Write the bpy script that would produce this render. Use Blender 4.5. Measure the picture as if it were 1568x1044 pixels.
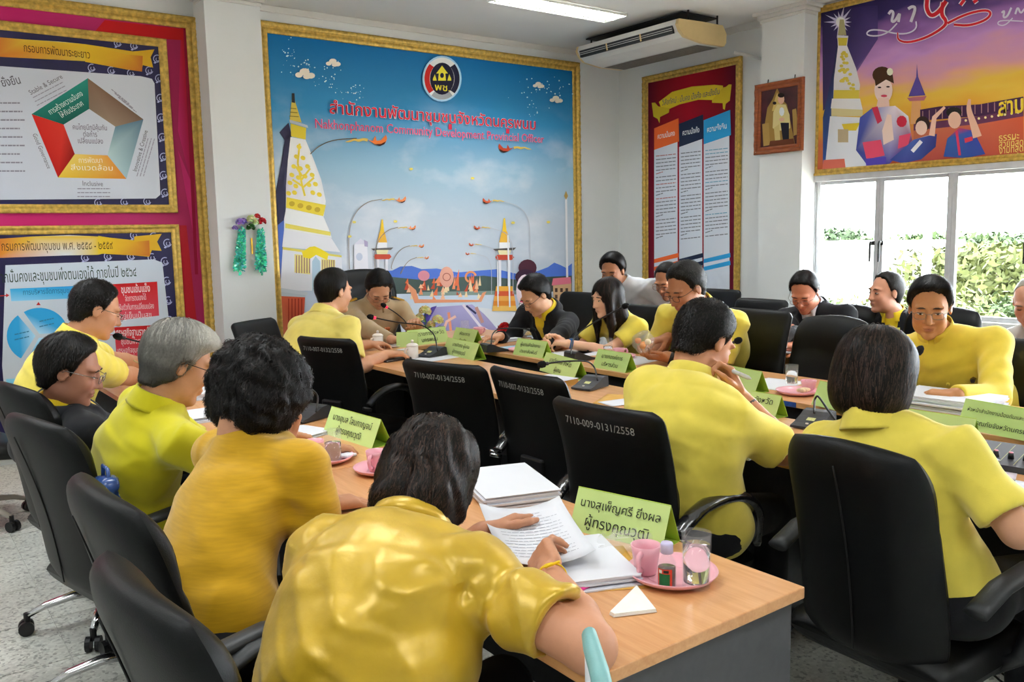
import bpy, bmesh, math, random
import numpy as np
from mathutils import Vector, Matrix
random.seed(7); rng = np.random.default_rng(7)
for _o in list(bpy.data.objects): bpy.data.objects.remove(_o, do_unlink=True)
SC = bpy.context.scene
COL = SC.collection

# ------------------------------------------------------------------ camera
CAM_F, CAM_YAW, CAM_PITCH, CAM_ROLL, CAM_H = 1318.0, 36.6, -7.1, -1.2, 1.5
def _cam_axes():
    y, p, r = map(math.radians, (CAM_YAW, CAM_PITCH, CAM_ROLL))
    fw = np.array([math.sin(y)*math.cos(p), math.cos(y)*math.cos(p), math.sin(p)])
    ri = np.array([math.cos(y), -math.sin(y), 0.0]); up = np.cross(ri, fw)
    return math.cos(r)*ri + math.sin(r)*up, -math.sin(r)*ri + math.cos(r)*up, fw
CR, CU, CF = _cam_axes()
cam = bpy.data.cameras.new('camera'); cam_o = bpy.data.objects.new('camera', cam); COL.objects.link(cam_o)
cam.sensor_width = 36.0; cam.lens = 36.0*CAM_F/1568.0; cam.clip_start = 0.02; cam.clip_end = 400
_m = Matrix.Identity(4)
for _i in range(3):
    _m[_i][0] = CR[_i]; _m[_i][1] = CU[_i]; _m[_i][2] = -CF[_i]
_m[2][3] = CAM_H; cam_o.matrix_world = _m
SC.camera = cam_o

# ------------------------------------------------------------------ world, exposure
SC.view_settings.view_transform = 'Standard'; SC.view_settings.look = 'None'
SC.view_settings.gamma = 1.0; SC.view_settings.use_curve_mapping = False
SC.view_settings.exposure = 1.0
world = bpy.data.worlds.new('overcast_sky'); SC.world = world; world.use_nodes = True
_n = world.node_tree.nodes; _n['Background'].inputs[0].default_value = (0.86, 0.94, 1.0, 1); _n['Background'].inputs[1].default_value = 18.0
LAMP_W = 10.0      # watts of each ceiling fixture's tubes
SKY_SUN = 1.5
sun = bpy.data.lights.new('hazy_sun', 'SUN'); sun.energy = SKY_SUN; sun.angle = math.radians(25); sun.color = (1, .97, .92)
sun_o = bpy.data.objects.new('hazy_sun', sun); COL.objects.link(sun_o); sun_o.rotation_euler = (math.radians(32), 0, math.radians(-20))

# ------------------------------------------------------------------ pixel -> place on a known plane
def ray(px, py): return ((px-784)*CR - (py-522)*CU + CAM_F*CF)/CAM_F
def onx(px, py, x): d = ray(px, py); t = x/d[0]; return np.array([0, 0, CAM_H]) + t*d
def ony(px, py, y): d = ray(px, py); t = y/d[1]; return np.array([0, 0, CAM_H]) + t*d
def onz(px, py, z): d = ray(px, py); t = (z-CAM_H)/d[2]; return np.array([0, 0, CAM_H]) + t*d
def atd(px, py, t): return np.array([0, 0, CAM_H]) + t*ray(px, py)

# ------------------------------------------------------------------ materials
def lin(c):
    if isinstance(c, str):
        c = tuple(int(c[i:i+2], 16)/255 for i in (0, 2, 4))
    return tuple(((v/12.92) if v <= .04045 else ((v+.055)/1.055)**2.4) for v in c[:3])
MATS = {}
def mat(name, col=None, rough=.6, metal=0., var=.06, scale=30., bump=0., bscale=200., spec=.5, coat=0., sheen=0., trans=0., ior=1.45, emit=None, es=0., stretch=None, detail=3., alpha=1.):
    """node material: base colour broken up by noise, optional bump"""
    if name in MATS: return MATS[name]
    m = bpy.data.materials.new(name); m.use_nodes = True; nt = m.node_tree; b = nt.nodes['Principled BSDF']
    c = lin(col)
    b.inputs['Roughness'].default_value = rough; b.inputs['Metallic'].default_value = metal
    b.inputs['Specular IOR Level'].default_value = spec; b.inputs['Coat Weight'].default_value = coat
    b.inputs['Sheen Weight'].default_value = sheen; b.inputs['Transmission Weight'].default_value = trans; b.inputs['IOR'].default_value = ior
    b.inputs['Alpha'].default_value = alpha
    tc = nt.nodes.new('ShaderNodeTexCoord'); mp = nt.nodes.new('ShaderNodeMapping'); nt.links.new(tc.outputs['Object'], mp.inputs[0])
    if stretch: mp.inputs['Scale'].default_value = stretch
    nz = nt.nodes.new('ShaderNodeTexNoise'); nz.inputs['Scale'].default_value = scale; nz.inputs['Detail'].default_value = detail; nt.links.new(mp.outputs[0], nz.inputs[0])
    rp = nt.nodes.new('ShaderNodeValToRGB'); rp.color_ramp.elements[0].position = .3; rp.color_ramp.elements[1].position = .7
    rp.color_ramp.elements[0].color = (*[max(0, v*(1-var)) for v in c], 1); rp.color_ramp.elements[1].color = (*[min(1, v*(1+var)) for v in c], 1)
    nt.links.new(nz.outputs[0], rp.inputs[0]); nt.links.new(rp.outputs[0], b.inputs['Base Color'])
    if bump:
        n2 = nt.nodes.new('ShaderNodeTexNoise'); n2.inputs['Scale'].default_value = bscale; n2.inputs['Detail'].default_value = 4; nt.links.new(mp.outputs[0], n2.inputs[0])
        bp = nt.nodes.new('ShaderNodeBump'); bp.inputs['Strength'].default_value = bump; bp.inputs['Distance'].default_value = .004; nt.links.new(n2.outputs[0], bp.inputs['Height']); nt.links.new(bp.outputs[0], b.inputs['Normal'])
    if emit: b.inputs['Emission Color'].default_value = (*lin(emit), 1); b.inputs['Emission Strength'].default_value = es
    MATS[name] = m
    return m
def attr_mat(name, rough=.5, spec=.3, attr='col', var=.05, scale=60., bump=0., bscale=150., coat=0., sheen=0.):
    """colour from a mesh colour attribute (print colours, skin tones), broken up a little by noise"""
    if name in MATS: return MATS[name]
    m = bpy.data.materials.new(name); m.use_nodes = True; nt = m.node_tree; b = nt.nodes['Principled BSDF']
    b.inputs['Roughness'].default_value = rough; b.inputs['Specular IOR Level'].default_value = spec; b.inputs['Coat Weight'].default_value = coat; b.inputs['Sheen Weight'].default_value = sheen
    at = nt.nodes.new('ShaderNodeAttribute'); at.attribute_name = attr
    tc = nt.nodes.new('ShaderNodeTexCoord'); nz = nt.nodes.new('ShaderNodeTexNoise'); nz.inputs['Scale'].default_value = scale; nt.links.new(tc.outputs['Object'], nz.inputs[0])
    hs = nt.nodes.new('ShaderNodeHueSaturation'); mr = nt.nodes.new('ShaderNodeMapRange'); mr.inputs[3].default_value = 1-var; mr.inputs[4].default_value = 1+var; nt.links.new(nz.outputs[0], mr.inputs[0]); nt.links.new(mr.outputs[0], hs.inputs['Value']); nt.links.new(at.outputs['Color'], hs.inputs['Color']); nt.links.new(hs.outputs[0], b.inputs['Base Color'])
    if bump:
        n2 = nt.nodes.new('ShaderNodeTexNoise'); n2.inputs['Scale'].default_value = bscale; nt.links.new(tc.outputs['Object'], n2.inputs[0])
        bp = nt.nodes.new('ShaderNodeBump'); bp.inputs['Strength'].default_value = bump; bp.inputs['Distance'].default_value = .003; nt.links.new(n2.outputs[0], bp.inputs['Height']); nt.links.new(bp.outputs[0], b.inputs['Normal'])
    MATS[name] = m
    return m

# ------------------------------------------------------------------ object helpers
def tag(o, label=None, cat=None, group=None, kind=None):
    if label: o['label'] = label
    if cat: o['category'] = cat
    if group: o['group'] = group
    if kind: o['kind'] = kind
    return o
def empty(name, loc=(0, 0, 0), rz=0., label=None, cat=None, group=None):
    o = bpy.data.objects.new(name, None); COL.objects.link(o); o.location = loc; o.rotation_euler = (0, 0, rz); o.empty_display_size = .05
    return tag(o, label, cat, group)
def link(name, me, m=None, parent=None, smooth=False):
    if m is not None and len(me.materials) == 0:
        for mm in (m if isinstance(m, (list, tuple)) else [m]): me.materials.append(mm)
    if smooth and len(me.polygons): me.polygons.foreach_set('use_smooth', np.ones(len(me.polygons), dtype=bool))
    o = bpy.data.objects.new(name, me); COL.objects.link(o)
    if parent: o.parent = parent
    return o
def raw(V, F):
    me = bpy.data.meshes.new('mesh'); me.from_pydata([tuple(map(float, v)) for v in V], [], [tuple(map(int, f)) for f in F]); me.update(); return me
def copy_tree(o, parent=None):
    c = o.copy(); COL.objects.link(c); c.parent = parent
    for ch in list(o.children): copy_tree(ch, c)
    return c
class MB:
    """collects shapes into one mesh"""
    def __init__(s): s.V = []; s.F = []; s.C = []; s.M = []
    def add(s, V, F, col=None, mi=0):
        n = len(s.V); s.V += [tuple(map(float, v)) for v in V]
        for f in F: s.F.append(tuple(i+n for i in f)); s.C.append(col); s.M.append(mi)
        return s
    def box(s, lo, hi, b=0., col=None, mi=0):
        x0, y0, z0 = lo; x1, y1, z1 = hi
        if b <= 0:
            V = [(x0, y0, z0), (x1, y0, z0), (x1, y1, z0), (x0, y1, z0), (x0, y0, z1), (x1, y0, z1), (x1, y1, z1), (x0, y1, z1)]
            F = [(3, 2, 1, 0), (4, 5, 6, 7), (0, 1, 5, 4), (1, 2, 6, 5), (2, 3, 7, 6), (3, 0, 4, 7)]
            return s.add(V, F, col, mi)
        bm = bmesh.new(); bmesh.ops.create_cube(bm, size=1)
        for v in bm.verts: v.co = Vector(((x0+x1)/2+v.co.x*(x1-x0), (y0+y1)/2+v.co.y*(y1-y0), (z0+z1)/2+v.co.z*(z1-z0)))
        bmesh.ops.bevel(bm, geom=list(bm.edges), offset=b, segments=2, affect='EDGES', profile=.5)
        bm.verts.index_update(); V = [tuple(v.co) for v in bm.verts]; F = [tuple(v.index for v in f.verts) for f in bm.faces]; bm.free()
        return s.add(V, F, col, mi)
    def tube(s, pts, r, n=10, cap=True, col=None, mi=0, flat=1., up=(0, 0, 1)):
        pts = [np.array(p, float) for p in pts]; k = len(pts); rs = r if isinstance(r, (list, tuple, np.ndarray)) else [r]*k
        V = []; F = []; prev = None
        for i, p in enumerate(pts):
            t = pts[min(i+1, k-1)]-pts[max(i-1, 0)]; t = t/(np.linalg.norm(t)+1e-12)
            if prev is None:
                a = np.array(up, float)
                if abs(a@t) > .95: a = np.array([1., 0, 0])
                u = a-(a@t)*t
            else: u = prev-(prev@t)*t
            u = u/np.linalg.norm(u); prev = u; w = np.cross(t, u)
            for j in range(n):
                a = 2*math.pi*j/n; V.append(p+rs[i]*(math.cos(a)*u*flat+math.sin(a)*w))
        for i in range(k-1):
            for j in range(n): F.append((i*n+j, i*n+(j+1) % n, (i+1)*n+(j+1) % n, (i+1)*n+j))
        if cap: F.append(tuple(range(n-1, -1, -1))); F.append(tuple((k-1)*n+j for j in range(n)))
        return s.add(V, F, col, mi)
    def lathe(s, prof, n=24, c=(0, 0, 0), sx=1., sy=1., col=None, mi=0, close=False):
        V = []; F = []; k = len(prof)
        for (r, z) in prof:
            for j in range(n):
                a = 2*math.pi*j/n; V.append((c[0]+r*sx*math.cos(a), c[1]+r*sy*math.sin(a), c[2]+z))
        for i in range(k-1):
            for j in range(n): F.append((i*n+j, i*n+(j+1) % n, (i+1)*n+(j+1) % n, (i+1)*n+j))
        if prof[0][0] > 1e-6 and not close: F.append(tuple(range(n-1, -1, -1)))
        if prof[-1][0] > 1e-6 and not close: F.append(tuple((k-1)*n+j for j in range(n)))
        return s.add(V, F, col, mi)
    def prism(s, poly, axis, a, b, col=None, mi=0):
        """polygon in the two other axes, extruded along axis from a to b"""
        n = len(poly); V = []
        for t in (a, b):
            for (p, q) in poly: V.append({'x': (t, p, q), 'y': (p, t, q), 'z': (p, q, t)}[axis])
        F = [tuple(range(n)), tuple(range(2*n-1, n-1, -1))]+[(i, i+n, (i+1) % n+n, (i+1) % n) for i in range(n)]
        return s.add(V, F, col, mi)
    def mesh(s):
        me = bpy.data.meshes.new('mesh'); me.from_pydata(s.V, [], s.F); me.update()
        if any(s.M): me.polygons.foreach_set('material_index', s.M)
        if any(c is not None for c in s.C):
            at = me.color_attributes.new('col', 'FLOAT_COLOR', 'CORNER'); k = 0; buf = np.ones((len(me.loops), 4), np.float32)
            for f, c in zip(s.F, s.C):
                if isinstance(c, list):
                    for j in range(len(f)): buf[k+j, :3] = c[j]
                elif c is not None: buf[k:k+len(f), :3] = c
                k += len(f)
            at.data.foreach_set('color', buf.ravel())
        return me
    def build(s, name, m=None, parent=None, smooth=False, fix=False):
        me = s.mesh()
        if fix:
            bm = bmesh.new(); bm.from_mesh(me); bmesh.ops.recalc_face_normals(bm, faces=bm.faces); bm.to_mesh(me); bm.free()
        return link(name, me, m, parent, smooth)
def text_mesh(body, size, bold=0.):
    """flat lettering, x to the right, y up, centred; returns verts and faces"""
    c = bpy.data.curves.new('lettering', 'FONT'); c.body = body; c.size = size; c.align_x = 'CENTER'; c.align_y = 'CENTER'; c.resolution_u = 2; c.offset = bold
    o = bpy.data.objects.new('lettering', c); COL.objects.link(o)
    dg = bpy.context.evaluated_depsgraph_get(); ev = o.evaluated_get(dg); me = ev.to_mesh()
    V = np.array([v.co[:] for v in me.vertices]).reshape(-1, 3); F = [tuple(p.vertices) for p in me.polygons]
    ev.to_mesh_clear(); bpy.data.objects.remove(o); bpy.data.curves.remove(c)
    return V, F

# ------------------------------------------------------------------ signed-distance modelling (organic shapes)
def nrm(v): v = np.array(v, float); return v/np.linalg.norm(v)
def smin(a, b, k): h = np.clip(.5+.5*(b-a)/k, 0, 1); return b+(a-b)*h-k*h*(1-h)
def smax(a, b, k): return -smin(-a, -b, k)
def rcone(p, a, b, r1, r2):
    a = np.asarray(a, np.float32); ba = np.asarray(b, np.float32)-a; q = p-a
    t = np.clip((q@ba)/max(1e-9, float(ba@ba)), 0, 1); d = q-t[:, None]*ba
    return np.sqrt((d*d).sum(1))-(r1+(r2-r1)*t)
def ccone(p, a, b, r1, r2, rnd=.004):
    """cone with flat ends (sleeves, trouser legs)"""
    a = np.asarray(a, np.float32); ba = np.asarray(b, np.float32)-a; L = float(np.linalg.norm(ba)); u = ba/L; q = p-a
    h = q@u; t = np.clip(h/L, 0, 1); d = q-h[:, None]*u; r = np.sqrt((d*d).sum(1))-(r1+(r2-r1)*t)
    return smax(r, np.maximum(-h, h-L), .008)
def ell(p, c, r, M=None):
    q = p-np.asarray(c, np.float32)
    if M is not None: q = q@np.asarray(M, np.float32)
    r = np.asarray(r, np.float32); k0 = np.sqrt(((q/r)**2).sum(1)); k1 = np.sqrt(((q/(r*r))**2).sum(1))+1e-9
    return k0*(k0-1)/k1
def rbox(p, c, hs, rr, M=None):
    q = p-np.asarray(c, np.float32)
    if M is not None: q = q@np.asarray(M, np.float32)
    d = np.abs(q)-(np.asarray(hs, np.float32)-rr)
    return np.sqrt((np.maximum(d, 0)**2).sum(1))+np.minimum(d.max(1), 0)-rr
def boxed(f, lo, hi, pad=.03):
    """evaluate f only near its box"""
    lo = np.asarray(lo, np.float32)-pad; hi = np.asarray(hi, np.float32)+pad
    def g(p):
        out = np.full(len(p), 9., np.float32); d = np.maximum(np.maximum(lo-p, p-hi), 0); dd = np.sqrt((d*d).sum(1)); m = dd < .05
        if m.any(): out[m] = f(p[m])
        out[~m] = dd[~m]+pad*.5
        return out
    return g
def sdf_arrays(f, lo, hi, h):
    lo = np.array(lo, np.float32); hi = np.array(hi, np.float32); B = 6
    nb = np.maximum(1, np.ceil((hi-lo)/(h*B)).astype(int)); n = nb*B+1
    g = np.stack(np.meshgrid(*[lo[i]+(np.arange(nb[i])+.5)*B*h for i in range(3)], indexing='ij'), -1).reshape(-1, 3).astype(np.float32)
    dc = f(g).reshape(nb); act = np.abs(dc) < B*h*1.25
    D = np.repeat(np.repeat(np.repeat(dc, B, 0), B, 1), B, 2)
    D = np.pad(D, ((0, 1),)*3, mode='edge').astype(np.float32)
    A = np.zeros(n, bool); ii = np.argwhere(act)
    if len(ii) == 0: return np.zeros((0, 3)), np.zeros((0, 4), int)
    am = np.repeat(np.repeat(np.repeat(act, B, 0), B, 1), B, 2); A[:-1, :-1, :-1] = am; A[1:, :-1, :-1] |= am; A[:-1, 1:, :-1] |= am; A[:-1, :-1, 1:] |= am; A[1:, 1:, :-1] |= am; A[1:, :-1, 1:] |= am; A[:-1, 1:, 1:] |= am; A[1:, 1:, 1:] |= am
    idx = np.argwhere(A); P = (lo+idx*h).astype(np.float32); D[A] = f(P)
    S = D < 0
    c = [S[i:n[0]-1+i, j:n[1]-1+j, k:n[2]-1+k] for i in (0, 1) for j in (0, 1) for k in (0, 1)]
    sm = sum(x.astype(np.int8) for x in c); cell = (sm > 0) & (sm < 8)
    ci = np.argwhere(cell); vid = np.full(cell.shape, -1, np.int64); vid[cell] = np.arange(len(ci))
    acc = np.zeros((len(ci), 3)); cnt = np.zeros(len(ci))
    cor = np.array([(i, j, k) for i in (0, 1) for j in (0, 1) for k in (0, 1)])
    for a in range(8):
        for b in range(a+1, 8):
            if np.abs(cor[a]-cor[b]).sum() != 1: continue
            da = D[tuple((ci+cor[a]).T)]; db = D[tuple((ci+cor[b]).T)]; m = (da < 0) != (db < 0)
            t = da[m]/(da[m]-db[m]); acc[m] += cor[a]+t[:, None]*(cor[b]-cor[a]); cnt[m] += 1
    V = lo+(ci+acc/cnt[:, None])*h
    F = []
    for ax in range(3):
        o1, o2 = [(1, 2), (2, 0), (0, 1)][ax]
        sl0 = [slice(None)]*3; sl1 = [slice(None)]*3; sl0[ax] = slice(0, -1); sl1[ax] = slice(1, None)
        a = S[tuple(sl0)]; b = S[tuple(sl1)]; e = np.argwhere(a != b)
        ok = (e[:, o1] > 0) & (e[:, o2] > 0) & (e[:, o1] < cell.shape[o1]) & (e[:, o2] < cell.shape[o2]); e = e[ok]
        if not len(e): continue
        s = a[tuple(e.T)]
        d1 = np.zeros(3, int); d1[o1] = 1; d2 = np.zeros(3, int); d2[o2] = 1
        q = np.stack([vid[tuple(e.T)], vid[tuple((e-d1).T)], vid[tuple((e-d1-d2).T)], vid[tuple((e-d2).T)]], 1)
        q[~s] = q[~s][:, ::-1]
        F.append(q)
    F = np.concatenate(F); F = F[(F >= 0).all(1)]
    return V, F
def quad_mesh(V, F, cols=None):
    me = bpy.data.meshes.new('mesh'); me.vertices.add(len(V)); me.vertices.foreach_set('co', np.asarray(V, np.float32).ravel())
    k = F.shape[1]; me.loops.add(F.size); me.loops.foreach_set('vertex_index', F.astype(np.int32).ravel())
    me.polygons.add(len(F)); me.polygons.foreach_set('loop_start', np.arange(0, F.size, k, dtype=np.int32)); me.polygons.foreach_set('loop_total', np.full(len(F), k, np.int32))
    me.polygons.foreach_set('use_smooth', np.ones(len(F), bool)); me.update(calc_edges=True)
    if cols is not None:
        at = me.color_attributes.new('col', 'FLOAT_COLOR', 'POINT'); b = np.ones((len(V), 4), np.float32); b[:, :3] = cols; at.data.foreach_set('color', b.ravel())
    return me
def sdf_obj(name, f, lo, hi, h, m, parent=None, cols=None, relax=1, one=False):
    V, F = sdf_arrays(f, lo, hi, h)
    if one and len(V):                   # keep the one continuous surface
        lab = np.arange(len(V))
        for _ in range(400):
            old = lab.copy(); mn = lab[F].min(1)
            for k in range(4): np.minimum.at(lab, F[:, k], mn)
            lab = lab[lab]
            if (lab == old).all(): break
        u, c = np.unique(lab, return_counts=True); keep = lab == u[c.argmax()]; idx = np.cumsum(keep)-1; F = idx[F[keep[F[:, 0]]]]; V = V[keep]
    if relax and len(V):
        for _ in range(relax):           # one light smoothing pass keeps the grid from showing
            acc = np.zeros_like(V); cn = np.zeros(len(V))
            for a, b in ((0, 1), (1, 2), (2, 3), (3, 0)):
                np.add.at(acc, F[:, a], V[F[:, b]]); np.add.at(cn, F[:, a], 1)
            V = V*.5+.5*acc/np.maximum(cn, 1)[:, None]
    org = np.zeros(3)
    if parent is not None: org = np.array(parent.location)
    me = quad_mesh(V-org, F, cols(V) if cols else None)
    return link(name, me, m, parent)
# ================================================================== the room
YB, XR, ZC = 6.7, 6.43, 3.3        # back wall, window wall, ceiling
XL, YF = -2.2, -3.2                # walls beside and behind the camera
M_wall = mat('wall_paint', 'e4e6e6', .75, var=.03, scale=1.6, bump=.08, bscale=60)
M_ceil = mat('ceiling_paint', 'e2e2e0', .8, var=.02, scale=2)
M_trimw = mat('white_gloss_paint', 'dedcd8', .45, var=.03, scale=8)
M_alu = mat('window_aluminium', 'c9c9cb', .4, metal=.25, var=.05, scale=20)
M_black = mat('black_plastic', '141416', .42, var=.1, scale=60)
M_wood_fr = mat('carved_wood', '9a4f24', .42, var=.25, scale=14, stretch=(1, 1, 6), bump=.15, bscale=90)

def terrazzo(name, base='d2d3ca'):
    m = bpy.data.materials.new(name); m.use_nodes = True; nt = m.node_tree; b = nt.nodes['Principled BSDF']; b.inputs['Roughness'].default_value = .38
    tc = nt.nodes.new('ShaderNodeTexCoord'); geo = nt.nodes.new('ShaderNodeNewGeometry')
    v = nt.nodes.new('ShaderNodeTexVoronoi'); v.inputs['Scale'].default_value = 95; nt.links.new(geo.outputs['Position'], v.inputs[0])
    r = nt.nodes.new('ShaderNodeValToRGB'); r.color_ramp.interpolation = 'CONSTANT'
    c = lin(base); e = r.color_ramp.elements; e[0].color = (*[x*.98 for x in c], 1); e[1].position = .86; e[1].color = (*[x*.55 for x in c], 1)
    k = r.color_ramp.elements.new(.45); k.color = (*[min(1, x*1.12) for x in c], 1); k = r.color_ramp.elements.new(.7); k.color = (*[x*.86 for x in c], 1)
    sep = nt.nodes.new('ShaderNodeSeparateColor'); nt.links.new(v.outputs['Color'], sep.inputs[0]); nt.links.new(sep.outputs[0], r.inputs[0])
    nz = nt.nodes.new('ShaderNodeTexNoise'); nz.inputs['Scale'].default_value = 2.2; nt.links.new(geo.outputs['Position'], nz.inputs[0])
    mx = nt.nodes.new('ShaderNodeMix'); mx.data_type = 'RGBA'; mx.blend_type = 'MULTIPLY'; mx.inputs[0].default_value = .35
    nt.links.new(r.outputs[0], mx.inputs[6]); nt.links.new(nz.outputs['Fac'], mx.inputs[7]); nt.links.new(mx.outputs[2], b.inputs['Base Color'])
    return m
M_floor = terrazzo('terrazzo')

fl = MB().box((XL, YF, -.12), (XR+.2, YB+.2, -.004)).build('floor', M_floor); tag(fl, kind='structure')
TP = .413; tile_me = MB().box((-TP/2+.002, -TP/2+.002, -.004), (TP/2-.002, TP/2-.002, 0)).mesh(); tile_me.materials.append(M_floor)
for i in range(-2, 8):
    for j in range(-2, 14):
        o = bpy.data.objects.new('tile', tile_me); COL.objects.link(o); o.parent = fl
        o.location = (.26+TP*i, 1.712+TP*(j-.5), 0)
tag(MB().box((XL, YF, ZC), (XR+.2, YB+.2, ZC+.15)).build('ceiling', M_ceil), kind='structure')
tag(MB().box((XL, YB, 0), (XR+.2, YB+.18, ZC)).build('wall_back', M_wall), kind='structure')
tag(MB().box((XL-.15, YF, 0), (XL, YB+.18, ZC)).build('wall_left', M_wall), kind='structure')
tag(MB().box((XL-.15, YF-.15, 0), (XR+.2, YF, ZC)).build('wall_front', M_wall), kind='structure')
WY0, WY1, WZ0, WZ1 = -1.62, 4.385, .80, 1.92
wr = MB(); wr.box((XR, YF, 0), (XR+.2, YB, WZ0)).box((XR, YF, WZ1), (XR+.2, YB, ZC)).box((XR, WY1, WZ0), (XR+.2, YB, WZ1)).box((XR, YF, WZ0), (XR+.2, WY0, WZ1))
tag(wr.build('wall_right', M_wall), kind='structure')
# pillars with a small cornice
tag(MB().box((2.10, 6.45, 0), (2.515, YB, ZC)).build('pillar_1', M_wall), kind='structure')
tag(MB().box((6.23, 4.34, 0), (XR, 4.76, ZC)).build('pillar_2', M_wall), kind='structure')
def cornice(x0, y0, x1, y1, name):
    m = MB()
    for (g, z0, z1) in ((.012, ZC-.085, ZC-.06), (.03, ZC-.06, ZC-.03), (.055, ZC-.03, ZC)):
        m.box((x0-g, y0-g, z0), (x1+g, y1+g, z1), .004)
    tag(m.build(name, M_trimw), kind='structure')
cornice(2.10, 6.45, 2.515, YB-.06, 'trim_1'); cornice(6.23, 4.34, XR-.06, 4.76, 'trim_2')
tag(MB().box((2.57, YB-.02, ZC-.05), (XR, YB, ZC), .004).build('trim_3', M_trimw), kind='structure')
tag(MB().box((XR-.03, 4.82, ZC-.06), (XR, YB, ZC), .004).build('trim_4', M_trimw), kind='structure')

# ---------------------------------------------------------------- window: rail, sill, sashes with panes and handles
win = empty('window_1', (XR, WY1, WZ0)); tag(win, kind='structure')
def wl(mb, name, m, parent, **k):
    """build with world coordinates under a located parent"""
    o = mb.build(name, m, parent, **k); root = parent
    off = Vector((0, 0, 0))
    while root is not None: off += root.location; root = root.parent
    o.data.transform(Matrix.Translation(-off)); return o
wl(MB().box((XR-.03, WY0-.02, 1.875), (XR+.06, WY1+.02, 1.925), .004), 'window_rail', M_alu, win)
wl(MB().box((XR-.05, WY0-.02, WZ0-.045), (XR+.1, WY1+.01, WZ0), .004), 'window_sill', M_trimw, win)
wl(MB().box((XR-.01, 4.285+.045, WZ0), (XR+.06, WY1, 1.88), .003), 'window_jamb', M_alu, win)
M_pane = bpy.data.materials.new('window_pane_glass'); M_pane.use_nodes = True
_b = M_pane.node_tree.nodes['Principled BSDF']; _b.inputs['Transmission Weight'].default_value = 1; _b.inputs['Roughness'].default_value = .0; _b.inputs['IOR'].default_value = 1.01; _b.inputs['Specular IOR Level'].default_value = .3
def sash(y0, y1, hy=None):
    """one casement between y0 > y1; stiles are 3-4 cm"""
    s = MB(); z0, z1 = WZ0, 1.878; t = .038
    s.box((XR, y1, z0), (XR+.035, y1+t, z1), .003).box((XR, y0-t, z0), (XR+.035, y0, z1), .003)
    s.box((XR, y1+t, z0), (XR+.035, y0-t, z0+.035), .003).box((XR, y1+t, z1-.03), (XR+.035, y0-t, z1), .003)
    so = wl(s, 'window_sash', M_alu, win)
    wl(MB().box((XR+.014, y1+t-.004, z0+.03), (XR+.018, y0-t+.004, z1-.026)), 'window_pane', M_pane, so)
    if hy is not None:
        h = MB().box((XR-.012, hy-.016, 1.35), (XR, hy+.016, 1.385), .003).tube([(XR-.01, hy, 1.372), (XR-.035, hy, 1.375), (XR-.042, hy, 1.36), (XR-.042, hy, 1.22)], [.011, .011, .011, .008], 8)
        wl(h, 'window_handle', M_black, so, smooth=False)
ys = [4.33, 3.765, 3.195, 2.62, 2.05, 1.47, .9, .33, -.24, -.8, -1.6]
for i in range(len(ys)-1):
    sash(ys[i], ys[i+1], (ys[i+1]+.045) if i % 2 == 0 else (ys[i]-.03))

# ---------------------------------------------------------------- outside: ground, white building, lamp post, trees
GZ = -5.2
tag(MB().box((XR+2, -60, GZ-.3), (140, 130, GZ)).build('ground', mat('outside_ground', 'b9b2a2', .9, var=.2, scale=.4)), kind='structure')
M_bldg = mat('white_render', 'e8e6e0', .8, var=.05, scale=.5)
bo = empty('white_building', (26, 20, GZ), 0, 'white rendered building wall seen through the first window pane', 'building')
c1 = onx(1262, 380, 26); c2 = onx(1319, 385, 26)
MB().box((0, c2[1]-20, 0), (6, c1[1]-20+3, c2[2]-GZ)).build('wall', M_bldg, bo)
MB().box((-.3, c2[1]-20-.3, c2[2]-GZ), (6.3, c1[1]-20+3.3, c2[2]-GZ+.25)).build('roof_slab', M_bldg, bo)
lp = onx(1421, 345, 24); lo_ = empty('lamp_post', (lp[0], lp[1], GZ), 0, 'tall white lamp post among the trees outside the window', 'lamp post')
MB().tube([(0, 0, 0), (0, 0, lp[2]-GZ)], [.16, .11], 12).build('post', M_bldg, lo_, smooth=True)
MB().tube([(0, 0, 0), (0, 0, .3)], [.25, .22], 12).build('base', M_bldg, lo_, smooth=True)
LEAF = [mat('leaf_green_a', '2c3c14', .8, var=.25, scale=3), mat('leaf_green_b', '243416', .8, var=.25, scale=3), mat('leaf_green_c', '3a4012', .8, var=.25, scale=3)]
M_bark = mat('bark', '6b5f52', .9, var=.2, scale=6)
def tree(px, py_top, X, w, k, label, seed):
    r = np.random.default_rng(seed); top = onx(px, py_top, X); H = top[2]-GZ
    t = empty('broadleaf_tree', (top[0], top[1], GZ), 0, label, 'tree', 'trees outside the window')
    MB().tube([(0, 0, 0), (.1, 0, H*.3), (.05, .1, H*.6), (0, 0, H*.85)], [.22, .17, .12, .05], 8).build('trunk', M_bark, t, smooth=True)
    n = 11000; blobs = np.clip(r.normal(0, 1, (16, 3)), -1.4, 1.4)*np.array([w*.2, w*.24, H*.15])+np.array([0, 0, H*.62]); br = r.uniform(.6, 1.2, 16)*w*.26
    bi = r.integers(0, 16, n); d = r.normal(0, 1, (n, 3)); d /= np.linalg.norm(d, axis=1)[:, None]
    c = blobs[bi]+d*(br[bi]*r.uniform(.6, 1.05, n))[:, None]; c[:, 2] = np.minimum(c[:, 2], H-r.uniform(0, .5, n)); c[:, 2] = np.maximum(c[:, 2], H*.22)
    a = r.normal(0, 1, (n, 3)); a /= np.linalg.norm(a, axis=1)[:, None]; b = np.cross(a, d); b /= np.linalg.norm(b, axis=1)[:, None]+1e-9
    s = (r.uniform(.5, 1.1, n)*w*.029)[:, None]
    V = np.stack([c-a*s, c+b*s*.5, c+a*s, c-b*s*.5], 1).reshape(-1, 3); F = np.arange(4*n).reshape(-1, 4)
    me = quad_mesh(V, F); o = link('crown', me, LEAF[k], t); tag(o, kind='stuff')
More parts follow.
